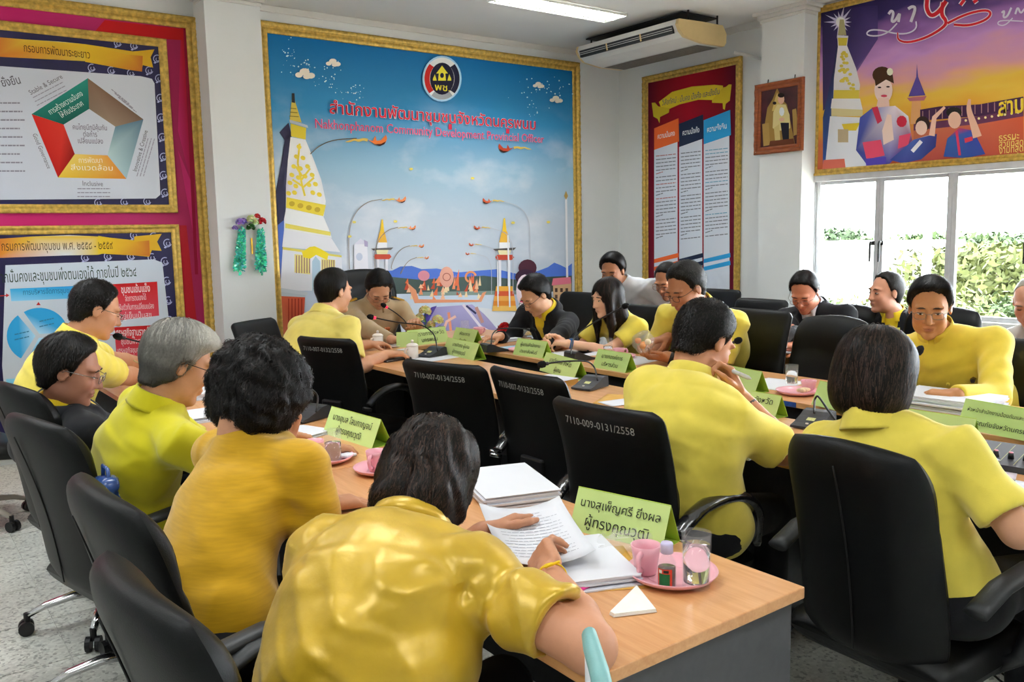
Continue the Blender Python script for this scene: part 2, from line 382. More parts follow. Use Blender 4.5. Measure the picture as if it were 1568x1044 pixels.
for i, (px, py, X, w, k, lb) in enumerate([
    (1300, 352, 34, 6, 0, 'pale green tree top rising beyond the white building'),
    (1330, 372, 30, 5, 1, 'green tree between the white building and the first mullion'),
    (1385, 362, 33, 7, 0, 'broad green tree in the second window pane beside the lamp post'),
    (1440, 368, 36, 7, 1, 'dark green tree just past the lamp post'),
    (1490, 355, 38, 7, 0, 'tall green tree at the left of the third pane'),
    (1530, 372, 30, 6, 2, 'yellow green flowering tree in the third pane'),
    (1575, 362, 40, 8, 1, 'green tree at the right end of the view outside'),
    (1500, 425, 19, 4, 2, 'small bright tree standing in front of the others in the third pane'),
    (1320, 430, 17, 3.4, 0, 'low leafy tree below the first pane'),
    (1402, 440, 18, 3.4, 2, 'low yellowish tree behind the man beside the mullion'),
    (1555, 440, 20, 4, 0, 'low green tree by the last visible pane'),
    (1640, 370, 34, 8, 0, 'green tree past the last visible pane'), (1250, 350, 45, 8, 1, 'distant green tree behind the white building')]):
    tree(px, py, X, w, k, lb, 50+i)

# ---------------------------------------------------------------- ceiling lamps
M_tube = mat('fluorescent_tube', 'ffffff', .4, var=0, emit='fdfff6', es=9.0)
M_refl = mat('lamp_reflector', 'f2f4f0', .25, metal=.3, var=.02)
def ceiling_lamp(x, y, L, label, on_light=True):
    t = empty('ceiling_lamp', (x, y, ZC), 0, label, 'lamp', 'fluorescent ceiling lamps')
    W = .135
    m = MB().box((-L/2, -W, -.008), (L/2, W, 0)); m.build('lamp_housing', M_trimw, t)
    r = MB()
    for s in (-1, 1): r.prism([(-L/2, -.012), (L/2, -.012), (L/2, -.03), (-L/2, -.03)], 'y', s*W-.004*s, s*W)
    for s in (-1, 1): r.box((s*L/2-.004, -W, -.03), (s*L/2+.004, W, -.008))
    r.build('lamp_reflector', M_refl, t)
    lv = MB(); k = int(L/.05)
    for i in range(1, k): 
        xx = -L/2+L*i/k; lv.prism([(-W+.005, -.028), (-W+.04, -.014), (W-.04, -.014), (W-.005, -.028), (0, -.02)], 'x', xx-.001, xx+.001)
    tag(lv.build('louvre', M_refl, t), kind='stuff')
    for s in (-1, 1):
        MB().tube([(-L/2+.03, s*.06, -.019), (L/2-.03, s*.06, -.019)], .008, 10).build('tube', M_tube, t, smooth=True)
    if on_light:
        l = bpy.data.lights.new('tube_glow', 'AREA'); l.shape = 'RECTANGLE'; l.size = L*.95; l.size_y = W*1.8; l.energy = LAMP_W; l.color = (.93, .98, 1.); l.spread = math.radians(135)
        lo = bpy.data.objects.new('tube_glow', l); COL.objects.link(lo); lo.parent = t; lo.location = (0, 0, -.033)
for (x, y, lb) in ((4.62, 5.485, 'lit fluorescent ceiling lamp beside the air conditioner'), (.25, 5.1, 'added unseen ceiling lamp in front of the pink board, brightening the pillar'),  # the pink board lamp is unseen, added to brighten the pillar
                   (-.9, 4.2, 'added unseen ceiling lamp by the side wall, brightening the floor'), (-.9, 1.2, 'added unseen ceiling lamp over the aisle, brightening the floor'), (1.0, 2.6, 'lit fluorescent ceiling lamp over the near table, above the frame'), (4.6, 2.6, 'lit fluorescent ceiling lamp over the far table, above the frame'), (1.0, -.4, 'lit fluorescent ceiling lamp behind the camera on the door side'), (4.6, -.4, 'lit fluorescent ceiling lamp behind the camera on the window side')):  # side wall and aisle lamps are an unseen row added to light the floor
    ceiling_lamp(x, y, 1.23, lb)
# ================================================================== tables
def wood(name, c1, c2, axis='y', rough=.33):
    m = bpy.data.materials.new(name); m.use_nodes = True; nt = m.node_tree; b = nt.nodes['Principled BSDF']; b.inputs['Roughness'].default_value = rough; b.inputs['Coat Weight'].default_value = .15; b.inputs['Coat Roughness'].default_value = .25
    geo = nt.nodes.new('ShaderNodeNewGeometry'); mp = nt.nodes.new('ShaderNodeMapping'); nt.links.new(geo.outputs['Position'], mp.inputs[0])
    mp.inputs['Scale'].default_value = {'y': (9, .8, 9), 'x': (.8, 9, 9)}[axis]
    nz = nt.nodes.new('ShaderNodeTexNoise'); nz.inputs['Scale'].default_value = 4; nz.inputs['Detail'].default_value = 7; nz.inputs['Distortion'].default_value = 1.2; nt.links.new(mp.outputs[0], nz.inputs[0])
    mp2 = nt.nodes.new('ShaderNodeMapping'); nt.links.new(geo.outputs['Position'], mp2.inputs[0]); mp2.inputs['Scale'].default_value = {'y': (60, 2.5, 60), 'x': (2.5, 60, 60)}[axis]
    n2 = nt.nodes.new('ShaderNodeTexNoise'); n2.inputs['Scale'].default_value = 3; n2.inputs['Detail'].default_value = 3; nt.links.new(mp2.outputs[0], n2.inputs[0])
    mm = nt.nodes.new('ShaderNodeMath'); mm.operation = 'MULTIPLY_ADD'; mm.inputs[1].default_value = .45; nt.links.new(n2.outputs[0], mm.inputs[0]); nt.links.new(nz.outputs[0], mm.inputs[2])
    r = nt.nodes.new('ShaderNodeValToRGB'); r.color_ramp.elements[0].position = .5; r.color_ramp.elements[1].position = .95; r.color_ramp.elements[0].color = (*lin(c1), 1); r.color_ramp.elements[1].color = (*lin(c2), 1)
    nt.links.new(mm.outputs[0], r.inputs[0]); nt.links.new(r.outputs[0], b.inputs['Base Color'])
    return m
M_tab = wood('beech_laminate', 'e0a873', 'd0935c'); M_tabx = wood('beech_laminate_cross', 'e0a873', 'd0935c', 'x'); M_brown = wood('brown_desk_wood', '6b3a20', '4d2712'); M_browntop = wood('brown_desk_top', 'b3683c', '9a5530')
M_grey = mat('dark_grey_panel', '4b4b4e', .55, var=.08, scale=40); M_darkp = mat('dark_modesty_panel', '232326', .6, var=.08, scale=30)
TZ = .75
def table(x0, y0, x1, y1, sit, label, group, mt=M_tab):
    """sit: side the users sit on ('-x', '+x', '+y')"""
    t = empty('meeting_table', ((x0+x1)/2, (y0+y1)/2, 0), 0, label, 'table', group)
    hx, hy = (x1-x0)/2, (y1-y0)/2
    MB().box((-hx, -hy, TZ-.026), (hx, hy, TZ), .0025).build('table_top', mt, t)
    if sit in ('-x', '+x'):
        for s in (-1, 1):
            MB().box((-hx+.02, s*(hy-.03)-.0125, .0), (hx-.02, s*(hy-.03)+.0125, TZ-.026), .002).build('side_panel', M_grey, t)
        xm = hx-.06 if sit == '-x' else -hx+.06
        MB().box((xm-.009, -hy+.045, .2), (xm+.009, hy-.045, TZ-.03), .002).build('modesty_panel', M_darkp, t)
    else:
        for s in (-1, 1):
            MB().box((s*(hx-.03)-.0125, -hy+.02, .0), (s*(hx-.03)+.0125, hy-.02, TZ-.026), .002).build('side_panel', M_grey, t)
        MB().box((-hx+.045, -hy+.05, .2), (hx-.045, -hy+.068, TZ-.03), .002).build('modesty_panel', M_darkp, t)
    return t
table(.92, 1.03, 1.52, 2.54, '-x', 'wooden meeting table with the pink saucer and grey end panel nearest the camera', 'near row of meeting tables')
table(.92, 2.542, 1.52, 4.05, '-x', 'wooden meeting table in front of the woman with curly black hair', 'near row of meeting tables')
table(.92, 4.052, 1.52, 5.4, '-x', 'wooden meeting table at the far end of the near row, by the pink board', 'near row of meeting tables')
table(2.33, .40, 2.88, 1.95, '-x', 'wooden meeting table in front of the woman with bobbed hair', 'inner row of meeting tables')
table(2.33, 1.952, 2.88, 3.5, '-x', 'wooden meeting table in front of the man in the yellow polo seen from behind', 'inner row of meeting tables')
table(2.33, 3.502, 2.88, 5.06, '-x', 'wooden meeting table at the officials\' end of the inner row', 'inner row of meeting tables')
table(3.17, .40, 3.75, 1.95, '+x', 'wooden meeting table in front of the man in the yellow suit', 'far row of meeting tables')
table(3.17, 1.952, 3.75, 3.5, '+x', 'wooden meeting table with a blue sticker on its edge and an empty chair behind', 'far row of meeting tables')
table(3.17, 3.502, 3.75, 5.06, '+x', 'wooden meeting table in front of the long haired woman', 'far row of meeting tables')
table(2.33, 5.062, 3.9, 5.72, '+y', 'wooden head table before the man in khaki uniform', None, M_tabx)
st = onx(1208, 624, 3.168)
stk = MB().box((0, -.035, -.011), (.0015, .035, .011)).build('edge_sticker', mat('blue_sticker', '2a4f9a', .4, var=.3, scale=60)); stk.location = (3.1685, st[1], .737); tag(stk, 'small blue sticker on the front edge of the far table', 'sticker')
def desk(y0, y1, label):
    t = empty('side_desk', (4.72, (y0+y1)/2, 0), 0, label, 'desk', 'brown desks along the window'); h = (y1-y0)/2
    MB().box((-.28, -h, .72), (.28, h, .75), .003).build('desk_top', M_browntop, t)
    MB().box((-.26, -h+.02, .0), (-.24, h-.02, .72), .002).build('front_panel', M_brown, t)
    for s in (-1, 1): MB().box((-.24, s*(h-.03)-.012, 0), (.26, s*(h-.03)+.012, .72), .002).build('side_panel', M_brown, t)
desk(2.55, 4.4, 'brown wooden desk in front of the two men in black jackets by the window'); desk(.6, 2.54, 'brown wooden desk behind the man in the yellow suit')

# ================================================================== office chairs
M_lea = mat('black_leatherette', '08090a', .48, var=.12, scale=30, bump=.12, bscale=420, spec=.28)
M_leas = mat('black_leather_soft', '090a0b', .46, var=.12, scale=20, bump=.1, bscale=300, spec=.35)
M_mesh = mat('black_chair_shell', '0a0a0c', .55, var=.12, scale=200, bump=.1, bscale=900)
M_wrap = mat('plastic_wrapped_arm', '1a1a1c', .16, var=.4, scale=40, bump=.7, bscale=55, coat=1., spec=.8)
M_chrome = mat('chrome', 'c8c8ca', .16, metal=1., var=.03)
M_beigep = mat('beige_grey_plastic', 'a59d92', .5, var=.05)
M_scr = mat('chalk_lettering', '9a9a98', .8, var=.1)
def pillow(W, H, t, nu=15, nv=17, corner=.18, pw=8, Wtop=None, front=None, bend=None, crown=0.):
    """padded slab in the y-z plane, thickness along x; v runs up. returns V,F"""
    us = np.sin(np.linspace(-math.pi/2, math.pi/2, nu)); vs = (np.sin(np.linspace(-math.pi/2, math.pi/2, nv))+1)/2
    Wt = W if Wtop is None else Wtop; V = []; F = []
    for side in (1, -1):
        for v in vs:
            for u in us:
                w = W+(Wt-W)*v; k = 1.
                e = max(0, (v-(1-corner))/corner); k *= 1-.16*e**3
                e = max(0, (corner*.8-v)/(corner*.8)); k *= 1-.16*e**3
                y = u*w/2*k; z = v*H + (crown*(1-u*u) if v > .5 else 0)*max(0, (v-.5)*2)
                th = t/2*(1-abs(u)**pw)**.5*(1-abs(2*v-1)**(pw+4))**.5
                x = side*th
                if front and side > 0: x += front(u, v)*(1-abs(u)**pw)**.5
                if bend: x += bend(u, v)
                V.append((x, y, z))
    def I(s, j, i): return s*nu*nv+j*nu+i
    for j in range(nv-1):
        for i in range(nu-1):
            F.append((I(0, j, i), I(0, j, i+1), I(0, j+1, i+1), I(0, j+1, i))); F.append((I(1, j, i), I(1, j+1, i), I(1, j+1, i+1), I(1, j, i+1)))
    for i in range(nu-1):
        F.append((I(0, 0, i), I(1, 0, i), I(1, 0, i+1), I(0, 0, i+1))); F.append((I(0, nv-1, i), I(0, nv-1, i+1), I(1, nv-1, i+1), I(1, nv-1, i)))
    return np.array(V), F
def chair(top, az, kind, label, group, wrap=False, code=None, base='chrome', arms=True, tilt=.0, W=None):
    """top: world point at the middle of the backrest's top edge; az: facing, degrees"""
    a = math.radians(az); F_ = np.array([math.cos(a), math.sin(a)]); zt = top[2]
    back = .32 if kind == 'A' else .29
    o = np.array(top[:2])+F_*(back+tilt)
    t = empty('office_chair', (o[0], o[1], 0), a, label, 'chair', group)
    sz = .44
    V, F = pillow(.5, .48, .10, corner=.3, pw=6); V = np.stack([V[:, 2]-.22, V[:, 1], sz-.02+V[:, 0]-.03*np.clip((V[:, 2]-.36)/.12, 0, 1)**2], 1)
    link('seat', raw(V, F), M_leas, t, True)
    zb = .50 if kind == 'B' else .41; H = zt-zb; lean = .10+tilt
    if kind == 'B':
        gro = lambda u, v: -.010*(math.exp(-((v-.30)/.018)**2)+math.exp(-((v-.52)/.018)**2))+.012*math.sin(math.pi*min(1, max(0, (v-.3)/.22)))*(.3 < v < .52)
        V, F = pillow(W or .47, H, .05, nv=33, corner=.09, pw=10, Wtop=(W or .47)+.01, front=gro, bend=lambda u, v: -.19-lean*v-.03*math.sin(math.pi*v*.9)*-1+.025*u*u)
    else:
        fr = lambda u, v: .02*math.exp(-((v-.3)/.16)**2)+.018*math.exp(-((v-.86)/.1)**2)-.009*math.exp(-((v-.70)/.015)**2)
        V, F = pillow((W or .50), H, .085, nv=33, corner=.22, pw=5, Wtop=(W or .5)-.02, front=fr, bend=lambda u, v: -.20-(lean+.02)*v+.04*u*u+.02*math.sin(math.pi*v), crown=.022)
    V[:, 2] += zb
    bk = link('backrest', raw(V, F), M_lea if kind == 'A' else M_leas, t, True)
    sm = MB()
    def bx(v, off): return -.19-lean*v-off if kind == 'B' else -.20-(lean+.02)*v+.02*math.sin(math.pi*v)-off
    if kind == 'A':
        sm.tube([(bx(v, .0437), 0, zb+H*v) for v in np.linspace(.05, .93, 14)], .0022, 6)
        sm.build('seam', M_mesh, bk, True)
    if code:
        TV, TF = text_mesh(code, .034); c, s = 1, 0
        m = MB(); vv = .86
        P = [(bx(vv+y/H, .026)+.03*math.sin(math.pi*(vv)*.9)+.025*(x/.235)**2-.003, -x, zb+H*vv+y) for x, y, _ in TV]
        m.add(P, [f for f in TF]); m.build('chalk_number', M_scr, bk)
    if kind == 'B': MB().box((-.235, -.07, .40), (-.20, .07, .62), .01).build('back_bracket', M_black, t)
    for s in ((-1, 1) if arms else ()):
        if kind == 'B':
            pts = [(-.225, s*.255, .60), (-.16, s*.262, .655), (-.06, s*.27, .685), (.06, s*.275, .675), (.15, s*.272, .63), (.19, s*.262, .56), (.19, s*.25, .46)]
            P = []
            for i in range(len(pts)-1):
                for q in np.linspace(0, 1, 4, endpoint=False): P.append(np.array(pts[i])*(1-q)+np.array(pts[i+1])*q)
            P.append(np.array(pts[-1])); P = [sum(P[max(0, min(len(P)-1, i+k))] for k in (-2, -1, 0, 1, 2))/5 for i in range(len(P))]
            rr = [.024+.008*math.sin(math.pi*i/(len(P)-1))+(.0035*random.random() if wrap else 0) for i in range(len(P))]
            ar = MB().tube(P, rr, 12, flat=.62).build('armrest', M_wrap if wrap else M_leas, t, True)
            MB().tube([(-.228, s*.255, .585), (-.222, s*.255, .60)], .026, 12).build('arm_end_cap', M_chrome if wrap else M_black, ar, True)
        else:
            pts = [(-.20, s*.275, .615), (-.10, s*.28, .655), (.04, s*.285, .672), (.15, s*.285, .655), (.19, s*.285, .63)]
            P = [np.array(pts[i])*(1-q)+np.array(pts[i+1])*q for i in range(4) for q in (0, .33, .66)]+[np.array(pts[-1])]
            ar = MB().tube(P, [.03]*len(P), 12, flat=.5).build('armrest', mat('arm_pad_plastic', '2a2c2e', .45, var=.08, bump=.1, bscale=500), t, True)
            MB().tube([(.13, s*.285, .65), (.10, s*.285, .55), (.02, s*.275, .44), (.0, s*.22, .40)], [.022, .022, .02, .02], 10, flat=.6).build('arm_post', M_black, ar, True)
    MB().tube([(0, 0, .10), (0, 0, .25)], .028, 14).tube([(0, 0, .25), (0, 0, .40)], .019, 12).build('gas_column', M_black, t, True)
    MB().box((-.12, -.1, .385), (.12, .1, .41), .008).build('tilt_plate', M_black, t)
    mb_ = {'chrome': M_chrome, 'beige': M_beigep, 'black': M_black}[base]
    for k in range(5):
        q = 2*math.pi*k/5+.3; c, s = math.cos(q), math.sin(q)
        lg = MB().tube([(.02*c, .02*s, .115), (.14*c, .14*s, .118), (.24*c, .24*s, .10), (.30*c, .30*s, .075)], [.024, .022, .018, .014], 8, flat=.8).build('leg', mb_, t, True)
        w = MB()
        for e in (-1, 1): w.tube([(.31*c-s*e*.008, .31*s+c*e*.008, .028), (.31*c-s*e*.026, .31*s+c*e*.026, .028)], .028, 14)
        w.tube([(.305*c, .305*s, .085), (.305*c, .305*s, .04)], .012, 8)
        w.build('caster', M_black, lg)
    return t, o
G1, G2, G3, G4 = 'chairs of the near row', 'chairs of the inner row', 'chairs of the far row', 'chairs along the window'
CH = {}
def zc(px, py, z): return onz(px, py, z)
CH['C1'] = chair((.27, 1.42, .955), 4, 'A', 'black leatherette office chair nearest the camera, of the woman in gold satin', G1, base='black')
CH['C2'] = chair((.325, 1.95, .975), 4, 'A', 'black office chair of the curly haired woman in mustard', G1, wrap=True)
CH['C3'] = chair((.335, 2.93, .965), 13, 'A', 'black office chair behind the grey haired man in lime yellow', G1, W=.5)
CH['C4'] = chair((.36, 3.58, .98), 12, 'A', 'black office chair the man in the black jacket leans back in', G1)
CH['C5'] = chair((.02, 5.35, .95), 0, 'B', 'office chair with a beige base standing behind the pink board\'s speaker', G1, base='beige', arms=False)
CH['M1'] = chair(zc(490, 517, .97), 21, 'B', 'black office chair of the man in pale yellow beside the official in khaki', G2, code='7110-007-0132/2558', W=.42)
CH['M2'] = chair(zc(668, 555, .97), 16, 'B', 'empty black office chair with 7110-007-0134/2558 on its back', G2, wrap=True, code='7110-007-0134/2558', W=.47)
CH['M3'] = chair(zc(792, 569, .97), 0, 'B', 'empty black office chair between the two numbered chair backs', G2, wrap=True, code='7110-007-0133/2558', W=.47)
CH['M4'] = chair(zc(912, 620, .975), 5, 'B', 'black office chair with 7110-009-0131/2558 on its back and a plastic wrapped arm', G2, wrap=True, code='7110-009-0131/2558', W=.45)
CH['M5'] = chair(zc(1288, 686, .97), -2, 'A', 'black padded office chair of the woman with bobbed hair', G2, base='black', W=.41)
CH['F1'] = chair(onx(898, 447, 4.38), 184, 'B', 'black office chair behind the young man in black', G3)
CH['F2'] = chair(onx(1004, 467, 4.25), 180, 'B', 'black office chair behind the long haired woman', G3)
CH['F4'] = chair(onx(1168, 473, 4.12), 178, 'B', 'empty black office chair with seams across its back, behind the water glass', G3, wrap=True)
CH['F6'] = chair(onx(1287, 489, 4.1), 172, 'A', 'empty black office chair with an arched top next to the man in yellow suit', G3)
CH['F7'] = chair(onx(1527, 514, 4.28), 176, 'B', 'black office chair of the man in the yellow suit', G3, wrap=True)
CH['F12'] = chair((4.30, 3.50, .98), 182, 'B', 'black office chair of the man in the yellow shirt holding a bag of sweets', G3)
CH['F3'] = chair(onx(1104, 442, 5.45), 180, 'B', 'black office chair against the red poster', G4)
CH['F5'] = chair(onx(1172, 457, 5.4), 180, 'B', 'black office chair next to the grey framed portrait pillar', G4)
CH['F8'] = chair(onx(1306, 470, 5.5), 180, 'A', 'black office chair below the first window pane between the two men in black', G4)
CH['F9'] = chair(onx(1452, 474, 5.5), 180, 'A', 'black office chair showing past the shoulder of the man in the yellow suit', G4)
CH['F10'] = chair(onx(1003, 446, 5.6), 180, 'B', 'black office chair of the bald man by the red poster', G4)
CH['H1'] = chair(ony(551, 416, 6.18), -92, 'A', 'tall black executive chair of the man in khaki uniform', None, W=.56)
CH['H2'] = chair(ony(381, 490, 5.9), -58, 'B', 'empty black office chair standing against the white pillar', None)

# ================================================================== air conditioner under the ceiling
M_acw = mat('ac_white', 'd9d7d2', .45, var=.04, scale=6); M_acb = mat('ac_yellowed_plastic', 'd8bd86', .5, var=.05, scale=8); M_acd = mat('ac_dark_grille', '2e3032', .6, var=.15, scale=90); M_acg = mat('ac_intake', '6f6c66', .7, var=.15, scale=40)
ac = empty('air_conditioner', (5.8, 5.62, 3.3), 0, 'white ceiling mounted air conditioner with yellowed end caps', 'air conditioner')
def ACP(px, py, y=5.0): p = ony(px, py, y); return (p[0]-5.8, p[2]-3.3)
endp = [ACP(*q) for q in ((1040, 28), (1075, 33), (1107, 39), (1112.5, 52), (1112, 66), (1109, 71), (1076, 66), (1049, 56), (1042, 47), (1038, 36))]
A0, A1 = 5.0-5.62, 6.27-5.62
wl(MB().prism([(x*.995, z*.98-.002) for x, z in endp], 'y', A0+.03, A1-.03), 'ac_body', M_acw, None) if False else MB().prism(endp, 'y', A0+.03, A1-.03).build('ac_body', M_acw, ac, fix=True)
for y in (A0, A1-.03): MB().prism(endp, 'y', y, y+.03).build('end_cap', M_acb, ac, fix=True)
(fx0, fz0), (fx1, fz1) = endp[9], endp[7]
gx0, gz0 = fx0-.006, fz0-.004; gx1, gz1 = fx0*.6+endp[8][0]*.4-.006, endp[8][1]-.01
gm = MB(); gm.add([(gx0, A0+.06, gz0), (gx0, A1-.06, gz0), (gx1, A1-.06, gz1), (gx1, A0+.06, gz1), (gx0+.02, A0+.06, gz0), (gx0+.02, A1-.06, gz0), (gx1+.02, A1-.06, gz1), (gx1+.02, A0+.06, gz1)], [(0, 1, 2, 3), (7, 6, 5, 4), (0, 4, 5, 1), (3, 2, 6, 7), (0, 3, 7, 4), (1, 5, 6, 2)])
gr = gm.build('outlet_grille', M_acd, ac)
for k in (.36, .62): MB().tube([(gx0*(1-k)+gx1*k-.006, A0+.06, gz0*(1-k)+gz1*k), (gx0*(1-k)+gx1*k-.006, A1-.06, gz0*(1-k)+gz1*k)], .005, 6, flat=.4).build('louvre_blade', M_acw, gr)
for yy in (-.2, .22): MB().tube([(gx0-.006, yy, gz0), (gx1-.006, yy, gz1)], .007, 6).build('louvre_post', M_acb, gr)
ix0, iz0 = endp[6]; ix1, iz1 = endp[5]
MB().add([(ix0+.0, A0+.06, iz0-.004), (ix1-.01, A0+.06, iz1-.003), (ix1-.01, A1-.06, iz1-.003), (ix0+.0, A1-.06, iz0-.004)], [(0, 1, 2, 3)]).build('intake_grille', M_acg, ac)
MB().box((endp[0][0]+.08, A0+.04, -.02), (endp[2][0]-.02, A1-.04, -.012)).build('hanging_rail', M_black, ac)
for (xx) in (endp[0][0]+.13, endp[2][0]-.05): 
    for yy in (A0+.02, A1-.06): MB().tube([(xx, yy, -.16), (xx, yy, 0)], .008, 8).build('hanger_rod', M_black, ac)
_p0 = onx(1112, 68, 6.3); _p1 = onx(1151, 77, XR-.01)
pipe = MB().tube([(6.2, 5.02, 3.02), (6.3, 4.96, 3.0), (XR-.012, 4.9, 2.97)], .014, 8).build('drain_pipe', M_trimw, None, True); tag(pipe, 'thin white drain pipe from the air conditioner to the wall', 'pipe')
# ================================================================== people
M_skin = attr_mat('skin', .5, .35, var=.05, scale=90, bump=.06, bscale=400)
M_hair = attr_mat('hair', .48, .22, var=.3, scale=160)
M_eye = attr_mat('eye', .15, .5, var=0)
def cloth(name, col, rough=.8, sheen=.3, var=.05, weave=700, bump=.12, spec=.25, **k): return mat(name, col, rough, var=var, scale=18, bump=bump, bscale=weave, spec=spec, sheen=sheen, **k)
M_polo = cloth('yellow_pique_knit', 'e9d355'); M_polo2 = cloth('pale_yellow_cloth', 'e3cf6a'); M_lime = cloth('lime_yellow_cotton', 'c9be10'); M_must = cloth('mustard_raw_silk', 'c8980c', var=.08, stretch=(1, 1, 10))
M_satin = mat('gold_satin', 'c8a21c', .36, metal=.16, var=.12, scale=9, bump=.4, bscale=22, spec=.75, sheen=.15); M_suit = cloth('yellow_suit_cloth', 'eccf48', .75); M_khaki = cloth('khaki_uniform_cloth', 'b49c78'); M_bjack = cloth('black_jacket_cloth', '17181d', .75, sheen=.1); M_white = cloth('white_shirt_cloth', 'dfe2ea'); M_greyk = cloth('grey_knit', 'b9b8b4'); M_trous = cloth('black_trouser_cloth', '141418', .8, sheen=.1); M_ylin = cloth('yellow_inner_shirt', 'e6c51e'); M_shoe = mat('black_shoe_leather', '121212', .35, var=.1)
M_steel = mat('spectacle_metal', '8f8a86', .25, metal=.9, var=.05); M_darkfr = mat('spectacle_dark_frame', '2a2422', .3, var=.1); M_gold = mat('gold_metal', 'd8a93a', .3, metal=.8, var=.08)
M_lens = bpy.data.materials.new('spectacle_lens'); M_lens.use_nodes = True
_b = M_lens.node_tree.nodes['Principled BSDF']; _b.inputs['Transmission Weight'].default_value = 1; _b.inputs['Roughness'].default_value = 0; _b.inputs['IOR'].default_value = 1.03

def head_parts(q, s):
    """skull, face, ears in head coordinates (x forward, y left, z up)"""
    p = q/s; ay = p.copy(); ay[:, 1] = np.abs(ay[:, 1])
    d = ell(p, (-.014, 0, .034), (.096, .076, .090))
    d = smin(d, ell(p, (.026, 0, -.032), (.068, .063, .090)), .03)
    d = smin(d, ell(ay, (.012, .030, -.070), (.052, .034, .042)), .02)              # jaw
    d = smin(d, ell(p, (.070, 0, -.104), (.024, .026, .020)), .022)                 # chin
    d = smin(d, ell(ay, (.062, .036, -.030), (.026, .024, .026)), .022)             # cheeks
    d = smin(d, ell(ay, (.080, .028, .026), (.016, .030, .010)), .014)              # brow
    d = smax(d, -ell(ay, (.103, .033, .003), (.016, .019, .012)), .012)             # eye sockets
    d = smin(d, ell(ay, (.079, .033, .002), (.013, .016, .0105)), .004)             # lids
    d = smin(d, rcone(p, (.091, 0, .010), (.110, 0, -.034), .008, .0125), .012)     # nose
    d = smin(d, ell(ay, (.096, .013, -.038), (.012, .0085, .008)), .006)            # nostrils
    d = smin(d, ell(p, (.088, 0, -.062), (.014, .026, .0075)), .006)                # upper lip
    d = smin(d, ell(p, (.086, 0, -.074), (.014, .022, .0075)), .005)                # lower lip
    d = smax(d, -ell(p, (.103, 0, -.0682), (.011, .024, .0018)), .003)
    M = np.array([[.93, .3, .2], [-.33, .93, .1], [-.15, -.16, .97]]).T
    d = smin(d, ell(ay, (-.008, .079, -.004), (.019, .008, .032)), .006)            # ears
    d = smax(d, -ell(ay, (-.003, .088, .0), (.010, .006, .018)), .004)
    return d*s
